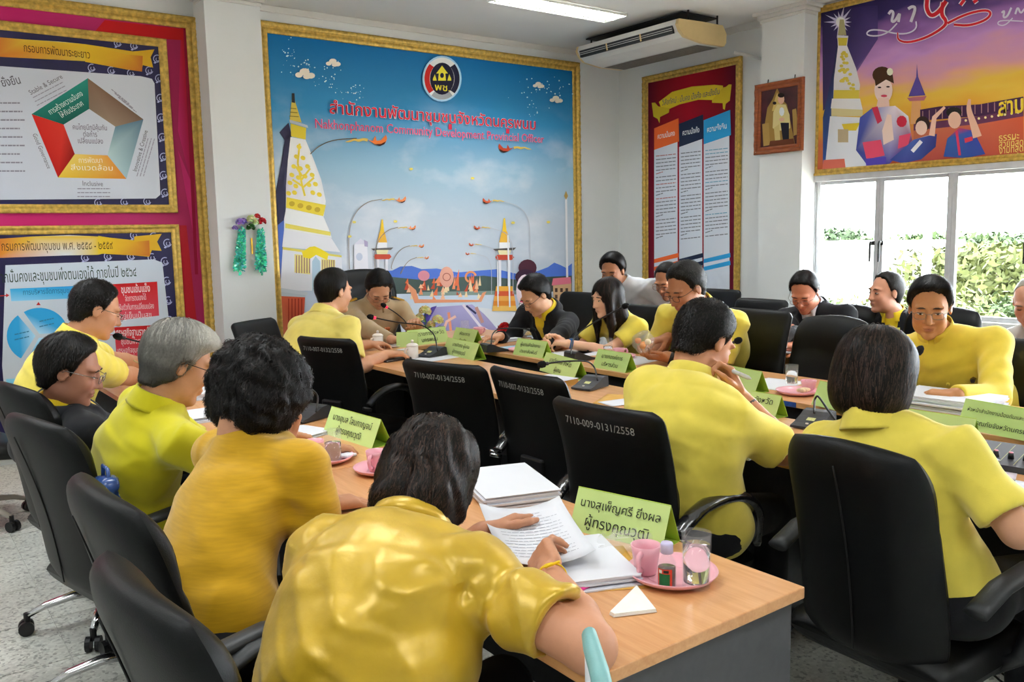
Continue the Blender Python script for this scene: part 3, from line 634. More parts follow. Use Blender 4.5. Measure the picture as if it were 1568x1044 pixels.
def hair_sdf(style, s, th=.012):
    def f(q):
        p = q/s; ay = p.copy(); ay[:, 1] = np.abs(ay[:, 1])
        xk = [-.13, -.05, -.02, .012, .04, .07, .10]; zq = np.interp(p[:, 0], xk, [-.078, -.072, -.035, -.012, .05, .086, .098]) if style in ('short', 'crop', 'side', 'gray') else np.full(len(p), -.1)
        sc = ell(p, (-.014, 0, .034), (.097, .077, .091))-th*np.clip((p[:, 2]-zq)/.05+.12, .1, 1)
        nape = rcone(p, (-.045, 0, -.01), (-.048, 0, -.07), .062+th*.4, .050)
        if style in ('short', 'crop', 'side'):
            zk = [-.078, -.072, -.035, -.025, .052, .106, .12]
            d = smin(sc, nape, .02)
            if style == 'side': d = smin(d, ell(p, (.035, .01, .09), (.055, .066, .026)), .03)
        elif style == 'recede': zk = [-.07, -.066, -.03, .0, .085, .125, .14]; d = smin(sc, nape, .02)
        elif style == 'bald': zk = [-.05, -.03, .01, .045, .14, .15, .16]; d = smin(ell(p, (-.014, 0, .036), (.098, .0785, .0915)), nape, .02)
        elif style == 'gray':
            zk = [-.092, -.085, -.055, -.016, .046, .075, .09]; d = smin(sc, nape, .02); d = smin(d, ell(p, (.03, .0, .085), (.075, .082, .045)), .03); d = smin(d, ell(ay, (-.03, .06, -.02), (.045, .03, .045)), .02)
        elif style == 'bob':
            d = smin(ell(p, (-.018, 0, .035), (.112, .102, .100)), ell(ay, (-.018, .03, -.045), (.092, .074, .092)), .04); zk = [-.122]*4+[-.11, -.10, -.09]
            d = smax(d, -ell(p, (.125, 0, -.05), (.085, .064, .115)), .01)
        elif style == 'wavy':
            d = smin(ell(p, (-.018, 0, .038), (.112, .100, .102)), ell(ay, (-.035, .035, -.06), (.085, .066, .095)), .04); zk = [-.132, -.128, -.115, -.10, -.05, .03, .07]
            d += .0045*np.sin(p[:, 1]*70+3*np.sin(p[:, 2]*38+p[:, 0]*20))*np.clip((.10-p[:, 2])*7, .15, 1)+.0035*np.sin(p[:, 0]*80+p[:, 2]*45+2.5*np.sin(p[:, 1]*50))
            d = smax(d, -ell(p, (.13, 0, -.05), (.085, .07, .11)), .01)
        elif style == 'perm':
            d = ell(p, (-.015, 0, .028), (.138, .140, .128)); d = smin(d, ell(ay, (-.01, .06, -.05), (.085, .07, .075)), .04); zk = [-.125, -.12, -.12, -.11, -.1, -.08, .0]
            n = np.sin(p[:, 0]*62+2*np.sin(p[:, 1]*50))*np.sin(p[:, 1]*58+1.7*np.sin(p[:, 2]*47))*np.sin(p[:, 2]*55+p[:, 0]*20)
            d += .010*n; d = smax(d, -ell(p, (.13, 0, -.05), (.085, .075, .115)), .015)
        elif style == 'long':
            d = smin(sc, ell(p, (-.04, 0, -.09), (.075, .092, .16)), .04); d = smin(d, rcone(ay, (.035, .070, .03), (.055, .085, -.16), .028, .026), .03); d = smin(d, rcone(ay, (.055, .085, -.16), (.075, .075, -.27), .026, .008), .02); d = smin(d, ell(p, (-.06, 0, -.18), (.05, .095, .13)), .04); zk = [-.33]*7
            d = smax(d, -ell(p, (.125, .0, -.035), (.085, .06, .115)), .01)
        elif style == 'bun': d = smin(sc, ell(p, (-.02, 0, .13), (.05, .05, .04)), .02); zk = [-.07, -.06, -.03, -.01, .05, .086, .1]
        zb = np.interp(p[:, 0], xk, zk)
        if style in ('short', 'crop', 'side', 'recede'): zb = zb+.022*np.clip((ay[:, 1]-.035)/.03, 0, 1)*np.clip((p[:, 0]-.03)/.03, 0, 1)+.004*np.sin(p[:, 1]*160)*np.clip((p[:, 0]-.02)/.04, 0, 1)
        ear = ell(ay, (.0, .085, -.012), (.026, .02, .036))
        d = smax(d, (zb-p[:, 2])*.8, .012)
        if style in ('short', 'crop', 'side', 'recede', 'bald', 'gray'): d = smax(d, -ear, .006)
        return d*s
    return f
def frame_of(fy, fp, roll=0.):
    a, b, r = map(math.radians, (fy, fp, roll)); f = np.array([math.cos(b)*math.cos(a), math.cos(b)*math.sin(a), math.sin(b)]); l = np.array([-math.sin(a), math.cos(a), 0.]); u = np.cross(f, l)
    l2 = math.cos(r)*l+math.sin(r)*u; u2 = -math.sin(r)*l+math.cos(r)*u
    return np.stack([f, l2, u2], 1)            # columns
def hand_prims(W, d, n, curl, right, s, spread=.0, thumb_in=.3):
    d = nrm(d); n = np.array(n, float); n = nrm(n-(n@d)*d); th = np.cross(d, n) if right else np.cross(n, d); P = []
    A = np.stack([d, th, n], 1)
    cv = curl if isinstance(curl, (list, tuple)) else [curl]*4
    for k, (off, fw, ls) in enumerate(((.030, .086, (.042, .026, .021)), (.010, .091, (.046, .029, .022)), (-.010, .087, (.043, .027, .021)), (-.029, .078, (.034, .021, .018)))):
        p = W+(d*fw+th*off-n*.002)*s; ang = 0.; dd = nrm(d+th*spread*(1.5-k)*.25)
        for j, L in enumerate(ls):
            ang += cv[k]*math.radians((55, 75, 50)[j])+.08; v = dd*math.cos(ang)+n*math.sin(ang); e = p+v*L*s; P.append((p, e, (.0095, .0088, .0080)[j]*s, (.0088, .0080, .0068)[j]*s)); p = e
    p = W+(d*.022+th*.026+n*.006)*s; v = nrm(d*.70+th*(.75-thumb_in)+n*(.25+thumb_in))
    for j, L in enumerate((.044, .032, .025)):
        e = p+v*L*s; P.append((p, e, (.0135, .0105, .0095)[j]*s, (.0110, .0095, .0075)[j]*s)); p = e; v = nrm(v+d*.35+n*.25*thumb_in-th*.25)
    return A, P
def ik(S, W, l1, l2, hint):
    v = W-S; L = np.linalg.norm(v); u = v/L; L2 = min(L, (l1+l2)*.995); a = (l1*l1-l2*l2+L2*L2)/(2*L2); h = math.sqrt(max(0, l1*l1-a*a)); hh = np.array(hint, float); hh = hh-(hh@u)*u; hh = hh/(np.linalg.norm(hh)+1e-9)
    return S+u*a*(L/L2)+hh*h
HAIRC = {'black': ('080707', '2b2523'), 'brown': ('0c0908', '4a362c'), 'grey': ('54524e', 'b9b4a8'), 'salt': ('1a1817', '3f3b38')}
def person(label, hip, head, by, fy, fp, hands=(None, None), sc=1., sw=.185, bulk=1., skin='c08a68', style='short', hairc='black', shirt=M_polo, sleeve=.66, kind='polo', h=.007, roll=0., folds=.004, inner=None, glasses=None, bulge=.05, th=.012, nstr=1400, strl=.05, stand=False, shoulder_yaw=None, legs=True, belly=.0, hem=0., collar=True, frizz=.0, face=True, fw=1., shrug=0., neck=.075, shs=None):
    H = np.array(hip, float); C = np.array(head, float); a = math.radians(by); F = np.array([math.cos(a), math.sin(a), 0]); L = np.array([-math.sin(a), math.cos(a), 0]); Z = np.array([0, 0, 1.])
    a2 = math.radians(by if shoulder_yaw is None else shoulder_yaw); L2 = np.array([-math.sin(a2), math.cos(a2), 0]); F2 = np.array([math.cos(a2), math.sin(a2), 0])
    HM = frame_of(fy, fp, roll); s = sc
    root = empty('person', (H[0], H[1], 0), 0, label, 'person')
    hb = C+HM@np.array([-.022, 0, -.065])*s; T = nrm(hb-H)
    N = hb-T*neck*s+HM@np.array([-.014, 0, 0])*s; SCn = N-T*(.06-shrug)*s
    L2 = nrm(L2-(L2@T)*T*.6)
    SH = [SCn+L2*sw*s-T*.012*s, SCn-L2*sw*s-T*.012*s]       # left, right
    if shs is not None: SH = [np.array(q, float) for q in shs]; SCn = (SH[0]+SH[1])/2+T*.012*s; L2 = nrm(SH[0]-SH[1]); N = SCn*.18+(hb-T*.055*s)*.82
    ctrl = (H+SCn)/2-F*bulge*1.6
    ts = np.linspace(0, 1, 8); nodes = [(1-t)**2*H+2*t*(1-t)*ctrl+t*t*SCn for t in ts]
    aw = np.interp(ts, [0, .2, .45, .72, .9, 1], [.175, .17, .158+belly*.3, .172, .165, .135])*bulk*s
    bw = np.interp(ts, [0, .2, .45, .72, .9, 1], [.125, .125+belly*.5, .115+belly, .118+belly*.4, .095, .072])*bulk*s
    lat = [nrm(L*(1-t)+L2*t) for t in ts]
    def torso(p, infl=0.):
        out = None
        for i in range(7):
            A_ = nodes[i].astype(np.float32); B_ = nodes[i+1].astype(np.float32); ba = B_-A_; q = p-A_; t = np.clip((q@ba)/float(ba@ba), 0, 1); qq = q-t[:, None]*ba; w = np.linalg.norm(ba); ax = ba/w; l = lat[i].astype(np.float32); l = l-(l@ax)*ax; l = l/np.linalg.norm(l); f = np.cross(l, ax)
            ra = aw[i]+(aw[i+1]-aw[i])*t+infl; rb = bw[i]+(bw[i+1]-bw[i])*t+infl; u = qq@l; v = qq@f; e = qq@ax
            k0 = np.sqrt((u/ra)**2+(v/rb)**2+(e/rb)**2); k1 = np.sqrt((u/ra**2)**2+(v/rb**2)**2+(e/rb**2)**2)+1e-9; d = k0*(k0-1)/k1
            out = d if out is None else np.minimum(out, d)
        return out
    arms = []
    for k in (0, 1):
        sp = hands[k]
        if sp is None: sp = dict(w=SH[k]-Z*.42+F*.12)
        W = np.array(sp['w'], float); hint = sp.get('hint', -Z*.8+(L2 if k == 0 else -L2)*.5-F2*.2)
        if 'elbow' in sp: E = np.array(sp['elbow'], float)
        else: E = ik(SH[k], W, .285*s, .25*s, hint)
        d = np.array(sp.get('d', W-E), float); n = sp.get('n', (0, 0, -1))
        A, P = hand_prims(W, d, n, sp.get('curl', .25), k == 1, s*sp.get('hs', 1.), sp.get('spread', .3), sp.get('thumb', .3)); arms.append((SH[k], E, W, nrm(d), A, P, sp))
    asc = fw
    def hand_f(A, P, W, dd):
        pts = np.array([x for pr in P for x in pr[:2]]+[W]); lo, hi = pts.min(0)-.03, pts.max(0)+.03
        def f(p):
            r = rbox(p, W+dd*.048*s, np.array([.047, .041, .0145])*s, .013*s, A)
            for (p0, p1, r0, r1) in P: r = smin(r, rcone(p, p0, p1, r0, r1), .006)
            return r
        return boxed(f, lo, hi, .02)
    hf = [hand_f(A, P, W, dd) for (_, _, W, dd, A, P, _) in arms]
    headf = boxed(lambda p: head_parts((p-C.astype(np.float32))@HM.astype(np.float32), s), C-.155*s, C+.155*s, .01)
    def body(p):
        d = headf(p); nk = rcone(p, hb, N-T*.02*s, .053*s*bulk**.5, .060*s*bulk**.5); d = smin(d, nk, .02)
        d = smin(d, rcone(p, N, SCn-T*.06, .06*s, .08*s), .03); d = smin(d, rcone(p, SCn, H, .08*s, .09*s), .03)
        for k, (S, E, W, dd, A, P, _) in enumerate(arms):
            d = smin(d, rcone(p, SCn-T*.03, S-T*.02, .03*s, .034*s), .02); d = smin(d, rcone(p, S-T*.02+(E-S)*.05, E, .040*s*asc, .041*s*asc), .02); d = smin(d, rcone(p, E, E+(W-E)*.35, .041*s*asc, .042*s*asc), .012); d = smin(d, rcone(p, E+(W-E)*.35, W, .042*s*asc, .0275*s), .01)
            d = smin(d, rcone(p, W-dd*.01, W+dd*.03*s, .0265*s, .022*s), .012); d = smin(d, hf[k](p), .010)
        return d
    pts = np.array([C+.16, C-.16, H]+[x for ar in arms for x in (ar[0], ar[1], ar[2]+.12, ar[2]-.12)]); lo, hi = pts.min(0)-.07, pts.max(0)+.07
    sk = np.minimum(np.array(lin(skin))*1.22, .9); skl = np.array(lin('b0605a'))*.75+sk*.25
    def scol(V):
        q = (V-C)@HM/s; c = np.tile(sk, (len(V), 1)); 
        m = np.clip(1-((q[:, 0]-.098)/.02)**2-((q[:, 1])/.027)**2-((q[:, 2]+.068)/.012)**2, 0, 1)[:, None]; c = c*(1-m*.75)+skl*m*.75
        r = np.clip(1-((q[:, 0]-.085)/.04)**2-((np.abs(q[:, 1])-.04)/.025)**2-((q[:, 2]+.03)/.03)**2, 0, 1)[:, None]; c = c*(1-r*.25)+np.array(lin('c06a50'))*r*.25
        ay = np.abs(q[:, 1]); e = np.clip(1.6-1.6*(((q[:, 0]-.09)/.03)**2+((ay-.033)/.017)**2+((q[:, 2]-.0005)/.0032)**2), 0, 1)[:, None]; c = c*(1-e*.85)+np.array(lin('2a1c18'))*e*.85
        b = np.clip(1.5-1.5*(((q[:, 0]-.085)/.03)**2+((ay-.034)/.020)**2+((q[:, 2]-.0235-.10*(ay-.034))/.0042)**2), 0, 1)[:, None]; c = c*(1-b*.75)+np.array(lin('1d1614'))*b*.75
        return c
    sdf_obj('body', body, lo, hi, h, M_skin, root, scol, one=True)
    # ------------------------------------------------------------ shirt
    def fold(p):
        q = p-H.astype(np.float32); l = q@L.astype(np.float32); f = q@F.astype(np.float32); z = q[:, 2]
        w1 = np.sin(21*z+13*l+2.2*np.sin(8*l+4*f+1)+1.4*np.sin(6*z)); w2 = np.sin(38*l-27*z+9*f+2.2*np.sin(12*z+7*l)); w3 = np.sin(52*z+24*f-35*l+2.4*np.sin(17*l+9*z)); mk = .55+.45*np.sin(7*l+5*z+2*f+1.3)
        rd = np.exp(-4*w2*w2)
        out = -folds*(.55*w1+.55*rd*mk+.22*w3*mk-.1)
        for k in (0, 1):
            qs = p-arms[k][0].astype(np.float32)+T.astype(np.float32)*.05; u = qs@L2.astype(np.float32); w = qs@T.astype(np.float32); r = np.sqrt((qs*qs).sum(1)); ph = np.arctan2(w, u)
            out = out-folds*.42*np.exp(-((r-.13)/.07)**2)*np.exp(-2*np.sin(3.5*ph+9*r+k)**2)
            qe = p-(arms[k][0]*.45+arms[k][1]*.55).astype(np.float32); ax = nrm(arms[k][1]-arms[k][0]).astype(np.float32); t = qe@ax
            out = out-folds*.45*np.exp(-(np.sqrt((qe*qe).sum(1))/.13)**4)*np.sin(75*t+3*np.sin(22*(qe@L2.astype(np.float32))+6*qe[:, 2]))
        return out
    long = sleeve > 1.
    bul = .012+.006*(bulk-1)
    def shirtf(p):
        d = torso(p, bul)
        d = smin(d, rcone(p, N-T*.035*s, SCn-T*.03*s, .066*s, .10*s), .05)
        for k, (S, E, W, dd, A, P, spc) in enumerate(arms):
            out = (L2 if k == 0 else -L2)
            d = smin(d, rcone(p, N-T*.045*s+out*.03*s, S-T*.005*s, .045*s, .058*s*bulk**.5), .04)
            r0 = .062*s*bulk**.5*asc**.3; fr = min(1., sleeve); e = S+(E-S)*fr
            if long:
                d = smin(d, rcone(p, S, E, r0, .058*s), .05); e2 = E+(W-E)*min(1, sleeve-1); d = smin(d, ccone(p, E-(W-E)*.02, e2, .057*s, .042*s), .03)
            else:
                d = smin(d, ccone(p, S-(E-S)*.02, e, r0, (.068*s*asc**.6 if kind != 'satin' else .060*s*asc**.6)), .045)
                d = smax(d, -ccone(p, e-(E-S)*.05, e+(E-S)*.3, .054*s*asc**.75, .056*s*asc**.75), .004)
        if kind in ('jacket',):
            q = p-SCn.astype(np.float32); u = np.abs(q@L2.astype(np.float32)); v = q@F2.astype(np.float32); zz = q@T.astype(np.float32); w = np.clip((zz+.24)/.30, 0, 1)*.046
            d = d-.007*np.clip(1-np.abs(u-w-.022)/.02, 0, 1)*(v > .0)*(zz > -.24)
            d = smax(d, -np.maximum(u-w, .02-v), .004)
        d = d+fold(p)
        cutz = np.maximum(-(p[:, 2]-(H[2]-.07+hem)), -9)
        return smax(d, cutz, .01)
    pts = np.array([N+.1, H-.22, H+.22, N-.2]+[x for ar in arms for x in ((ar[0], ar[1]) if not long else (ar[0], ar[1], ar[2]))]); lo, hi = pts.min(0)-.10, pts.max(0)+.10; lo[2] = max(lo[2], H[2]-.12+hem)
    nm = {'polo': 'polo_shirt', 'satin': 'satin_blouse', 'blouse': 'blouse', 'jacket': 'jacket', 'suit': 'suit_jacket', 'uniform': 'uniform_shirt', 'shirt': 'shirt'}[kind]
    shirt_o = sdf_obj(nm, shirtf, lo, hi, max(h, .0066)*1.2, shirt, root)
    if inner is not None:
        def innf(p):
            d = torso(p, .004); d = smin(d, rcone(p, N-T*.03*s, SCn-T*.02*s, .064*s, .095*s), .05)
            return smax(d, -((p-(SCn-T*.26).astype(np.float32))@T.astype(np.float32)), .005)
        sdf_obj('shirt', innf, np.minimum(SCn, N)-.24, np.maximum(SCn, N)+.24, .009, inner, root)
    # ------------------------------------------------------------ collar bands
    def collar_band(prof, gap, m, name, par):
        up = nrm(HM[:, 2]*.35+T*.65); l = nrm(L2-(L2@up)*up); f = np.cross(l, up); kb = s*bulk**.4; n = 26; V = []; Fc = []; k = len(prof)
        if f@F2 < 0: f = -f
        for t in np.linspace(gap, 2*math.pi-gap, n):
            for (r, z) in prof: V.append(N+up*(z-.012*math.cos(t))*s+(f*math.cos(t)*1.05+l*math.sin(t))*r*kb-np.array(root.location))
        for i in range(n-1):
            for j in range(k-1): Fc.append((i*k+j, i*k+j+1, (i+1)*k+j+1, (i+1)*k+j))
        o = MB().add(V, Fc).build(name, m, par, True); md = o.modifiers.new('thick', 'SOLIDIFY'); md.thickness = .0028
    FOLD = [(.066, -.03), (.063, .026), (.065, .034), (.070, .033), (.078, .012), (.088, -.014), (.091, -.022)]
    if inner is not None:
        collar_band(FOLD, .35, inner, 'shirt_collar', shirt_o); collar_band([(.084, -.04), (.080, .008), (.083, .018), (.090, .017), (.104, -.012), (.112, -.034)], 1.05, shirt, 'jacket_collar', shirt_o)
    elif kind == 'suit': collar_band([(.080, -.04), (.070, .0), (.066, .042), (.069, .045), (.076, .0)], .16, shirt, 'stand_collar', shirt_o)
    elif kind == 'satin': collar_band([(.078, -.03), (.072, .02), (.076, .027), (.084, .02), (.092, -.01)], .3, shirt, 'stand_collar', shirt_o)
    elif collar: collar_band(FOLD, .3, shirt, 'collar', shirt_o)
    # ------------------------------------------------------------ legs and shoes
    if legs:
        K = []; An = []
        for sgn in (1, -1):
            if stand: K.append(H+L*sgn*.1-Z*.42); An.append(H*np.array([1, 1, 0])+L*sgn*.1+Z*.09-F*.02)
            else:
                k_ = H+F*.40+L*sgn*.10; k_[2] = .50; K.append(k_); a_ = k_+F*.02; a_[2] = .09; An.append(a_)
        def tr(p):
            d = ell(p, H-Z*.01, np.array([.17, .19, .11])*bulk)
            for i, sgn in enumerate((1, -1)):
                d = smin(d, rcone(p, H+L*sgn*.085-Z*.01, K[i], .092*bulk, .065), .05); d = smin(d, ccone(p, K[i], An[i], .064, .052), .03)
            return d
        pts = np.array([H]+K+An); sdf_obj('trousers', tr, pts.min(0)-.24, pts.max(0)+np.array([.24, .24, .14]), .02, M_trous, root)
        for i in (0, 1):
            c = An[i]+F*.07; c[2] = .04; Mx = np.stack([F, L, Z], 1)
            sdf_obj('shoe', lambda p, c=c: np.maximum(smin(ell(p, c, (.13, .046, .045), Mx), rcone(p, An[i]-Z*.03, An[i], .045, .05), .03), .004-p[:, 2]), c-.16, c+.16, .014, M_shoe, root)
    # ------------------------------------------------------------ hair with combed strands
    hs = hair_sdf(style, s, th); HMf = HM.astype(np.float32)
    hcw = lambda p: hs((p-C.astype(np.float32))@HMf)
    rad = .17*s if style != 'long' else .38*s
    c0, c1 = np.array(lin(HAIRC[hairc][0])), np.array(lin(HAIRC[hairc][1]))
    V, Fq = sdf_arrays(hcw, C-rad, C+rad, min(h, .0065))
    def hcol(Q, rnd):
        q = (Q-C)@HM/s
        k = np.clip(rnd*.55, 0, 1)
        if hairc == 'grey': k = np.clip(.15+.9*np.clip((q[:, 0]+.03)/.11, 0, 1)+.3*np.clip((q[:, 2]-.02)/.08, 0, 1)*rnd-.5*np.clip(-(q[:, 2]+.01)/.06, 0, 1), 0, 1)
        return c0+(c1-c0)*k[:, None]
    if len(V):
        r_ = np.random.default_rng(int(abs(C[0]*1000))+11)
        cols = hcol(V, r_.random(len(V))*.5); allV = [V]; allF = [Fq]; allC = [cols]; base = len(V)
        if nstr:
            q0 = V[r_.integers(0, len(V), nstr)]; down = -HM[:, 2]; crown = C+HM@np.array([-.045, .01, .12])*s
            def grad(P):
                e = .004; P = P.astype(np.float32); g = np.stack([hcw(P+np.eye(3, dtype=np.float32)[i]*e)-hcw(P-np.eye(3, dtype=np.float32)[i]*e) for i in range(3)], 1); return g/(np.linalg.norm(g, axis=1)[:, None]+1e-9)
            st = 5; Pth = [q0]; jit = r_.normal(0, 1, (nstr, 3)); p = q0.copy(); wid = (r_.uniform(.0008, .0020, nstr)*s)[:, None]; nr = []; dr = []
            lens = r_.uniform(.5, 1.2, nstr)*strl*s
            for k in range(st):
                g = grad(p); fl = p-crown; fl = fl/(np.linalg.norm(fl, axis=1)[:, None]+1e-9)*.7+down*.9
                if style in ('side', 'gray'): fl = fl+HM[:, 1]*-.5*np.clip(((p-C)@HM)[:, 2]/.08, 0, 1)[:, None]
                fl = fl+jit*(.18+frizz); fl = fl-(fl*g).sum(1)[:, None]*g*(1-frizz*.9); fl /= np.linalg.norm(fl, axis=1)[:, None]+1e-9
                nr.append(g); dr.append(fl)
                p = p+fl*(lens/st)[:, None]; d = hcw(p.astype(np.float32)); off = .0010+.0040*r_.random(nstr)+(frizz*.008*r_.random(nstr)*k/st)
                p = p-g*((d-off)*np.where(np.abs(d) < .03, 1, 0)*(1-.6*(k == st-1)))[:, None]
                if frizz: jit = jit*.6+r_.normal(0, 1, (nstr, 3))*.8
                Pth.append(p.copy())
            nr.append(nr[-1]); dr.append(dr[-1])
            vs = []
            for k in range(st+1):
                sd = np.cross(dr[k], nr[k]); w = wid*(1-.85*(k/st)**2)*(.4 if k == 0 else 1); vs += [Pth[k]-sd*w, Pth[k]+sd*w]
            SV = np.stack(vs, 1).reshape(-1, 3); n2 = 2*(st+1); b = base+np.arange(nstr)*n2
            SF = np.concatenate([np.stack([b+2*k, b+2*k+1, b+2*k+3, b+2*k+2], 1) for k in range(st)])
            rr = np.repeat(1.8*r_.random(nstr)**2.5, n2); allV.append(SV); allF.append(SF); allC.append(hcol(SV, rr))
        me = quad_mesh(np.concatenate(allV)-np.array(root.location), np.concatenate(allF), np.concatenate(allC)); link('hair', me, M_hair, root)
    # ------------------------------------------------------------ eyes, brows, mouth
    if face:
        yz = np.array([(sg*y, z) for sg in (-1, 1) for (y, z) in ((.014, .0235), (.024, .0275), (.036, .0275), (.048, .0225), (.033, .001))]+[(y, -.0682) for y in (-.021, -.01, 0, .01, .021)])
        xs = np.linspace(.14, .03, 120); G = np.array([(x, y, z) for (y, z) in yz for x in xs], np.float32)*s; dd = head_parts(G, s).reshape(len(yz), -1); xi = xs[np.argmax(dd < 0, axis=1)]
        def hw(x, y, z): return C+HM@(np.array([x, y, z])*s)-np.array(root.location)
        down = min(1., max(.28, 1-max(0., -fp-8)/22))
        for e, sg in enumerate((-1, 1)):
            b = [hw(xi[e*5+k]+.0005, *yz[e*5+k]) for k in range(4)]; MB().tube(b, [.0014*s, .0026*s, .0024*s, .0010*s], 8).build('eyebrow', mat('brow_hair_'+hairc, {'black': '14100f', 'brown': '1a1412', 'grey': '6a655e', 'salt': '2a2624'}[hairc], .7), root, True)
            x0 = xi[e*5+4]; V = []; Fc = []; cl = []; nu, nv = 13, 7
            for j in range(nv):
                for i in range(nu):
                    u, v = -1+2*i/(nu-1), -1+2*j/(nv-1); y, z = u*.0132, v*.0048*down*(1-u*u*.9)**.8-.001*(1-down)*4; V.append(hw(x0-.0012+.0034*(1-u*u)*(1-.5*v*v)-.004*abs(u)**3, sg*(.033+y), .001+z+.0012*u))
            ew, ei, el = lin('d9d0c8'), lin('1c120e'), lin('17100d')
            m_ = MB()
            for j in range(nv-1):
                for i in range(nu-1):
                    u, v = -1+2*(i+.5)/(nu-1), -1+2*(j+.5)/(nv-1); c_ = el if (v > .55 or down < .5) else (ei if abs(u) < .36 else ew); m_.add([V[j*nu+i], V[j*nu+i+1], V[(j+1)*nu+i+1], V[(j+1)*nu+i]], [(0, 1, 2, 3)], c_)
            m_.build('eye', M_eye, root)
        MB().tube([hw(xi[10+k]+.0004, *yz[10+k]) for k in range(5)], [.0006*s, .0013*s, .0015*s, .0013*s, .0006*s], 6).build('mouth_line', mat('mouth_line', '6a302c', .6), root, True)
    # ------------------------------------------------------------ spectacles
    if glasses is not None:
        g = MB(); mt = glasses; LW, LH = .0215*s, .0155*s
        def hl(x, y, z): return tuple(C+HM@(np.array([x, y, z])*s)-np.array(root.location))
        for sg in (-1, 1):
            R_ = [hl(.112-.10*abs(.033+math.cos(t)*.024*1)*.25, sg*(.034+math.copysign(abs(math.cos(t))**.7, math.cos(t))*.023), -.002+math.copysign(abs(math.sin(t))**.7, math.sin(t))*.0155) for t in np.linspace(0, 2*math.pi, 17)]
            g.tube(R_, .0014, 6, cap=False); g.tube([hl(.104, sg*.057, .006), hl(.08, sg*.078, .008), hl(.0, sg*.084, .010), hl(-.012, sg*.083, .0), hl(-.02, sg*.08, -.012)], .0014, 6)
        g.tube([hl(.112, -.011, .003), hl(.116, 0, .006), hl(.112, .011, .003)], .0014, 6)
        go = g.build('spectacles', mt, root, True)
    return dict(root=root, C=C, HM=HM, N=N, SC=SCn, SH=SH, T=T, F=F2, L=L2, arms=arms, H=H, s=s)
def hand(px=None, z=.775, w=None, **k):
    k['w'] = w if w is not None else onz(px[0], px[1], z); return k
# ================================================================== who sits where
PE = {}
Zv = np.array([0, 0, 1.])
# ---- near row, seen from behind
PE['bigw'] = person('woman in a shiny gold satin blouse bending over a sheet of paper', (.66, 1.37, .56), atd(660, 736, 1.93), 30, 34, -46, (
    dict(w=onz(742, 816, .80), d=(.75, .15, .02), n=(.1, -.6, -.9), curl=.25, thumb=.0, spread=.2),
    dict(w=onz(842, 880, .80), elbow=onz(903, 990, .785), d=(.35, .75, .15), n=(.55, -.6, -.5), curl=.55, hs=1.02)),
    sc=1.0, sw=.19, bulk=1.14, skin='b98365', style='wavy', hairc='brown', shirt=M_satin, kind='satin', sleeve=.72, h=.0055, folds=.013, th=.016, nstr=9000, strl=.06, bulge=.05, belly=.03, fw=1.14, frizz=.2, neck=.05, face=False, shs=(atd(482, 838, 1.76), atd(722, 876, 1.68)))
PE['perm'] = person('woman with thick curly black hair in a mustard blouse writing at the table', (.60, 2.02, .56), atd(397, 603, 2.33), 14, 10, -38, (
    dict(w=onz(437, 668, .84), d=(.25, -.1, .8), n=(-.6, -.3, 0), curl=.75, hint=(1, 0, -.6)),
    dict(w=onz(497, 772, .775), d=(.9, -.1, -.05), n=(0, 0, -1), curl=.3)),
    sc=.97, sw=.185, bulk=1.0, skin='b07d5e', style='perm', hairc='black', shirt=M_must, kind='blouse', sleeve=1.35, h=.006, folds=.006, nstr=6000, strl=.05, bulge=.07, frizz=.55, collar=False, hem=-.12, fw=1.05, face=False, shs=(atd(332, 694, 2.45), atd(464, 712, 2.2)))
PE['gray'] = person('grey haired man in a lime yellow shirt reading with his head bowed', (.68, 2.98, .56), atd(274, 556, 2.75), 4, -4, -24, (
    dict(w=(1.12, 2.98, .785), d=(1, -.1, 0), curl=.3), dict(w=(1.16, 2.68, .785), d=(1, .1, 0), curl=.3)),
    sc=1.0, sw=.19, skin='b5825f', style='gray', hairc='grey', shirt=M_lime, sleeve=.9, kind='shirt', h=.006, folds=.007, th=.018, nstr=5200, strl=.075, bulge=.07, glasses=M_darkfr, hem=-.05)
PE['blackl'] = person('man in a black jacket dozing in his chair beside the grey haired man', (.66, 3.62, .53), atd(108, 567, 3.15), 4, -22, -18, (
    dict(w=(1.0, 3.75, .62), d=(.8, -.5, 0), curl=.3), dict(w=(1.0, 3.5, .62), d=(.8, .5, 0), curl=.3)),
    sc=1.0, sw=.19, skin='946450', style='short', hairc='black', shirt=M_bjack, inner=M_ylin, sleeve=1.95, kind='jacket', h=.0065, folds=.005, th=.017, nstr=2600, strl=.05, bulge=.0, glasses=M_steel)
PE['backl'] = person('man in a yellow polo and glasses speaking in front of the pink board', (.62, 4.46, .58), atd(147, 474, 4.0), 2, -2, -22, (
    dict(w=onz(228, 558, .80), d=(.9, .1, 0), curl=.5), dict(w=onz(226, 577, .80), d=(.9, .3, .02), curl=.5)),
    sc=1.03, sw=.19, bulk=1.1, skin='b5805f', style='crop', hairc='black', shirt=M_polo, sleeve=.8, h=.007, folds=.005, nstr=2000, strl=.018, frizz=.2, bulge=.05, glasses=M_steel, belly=.03, fw=1.1)
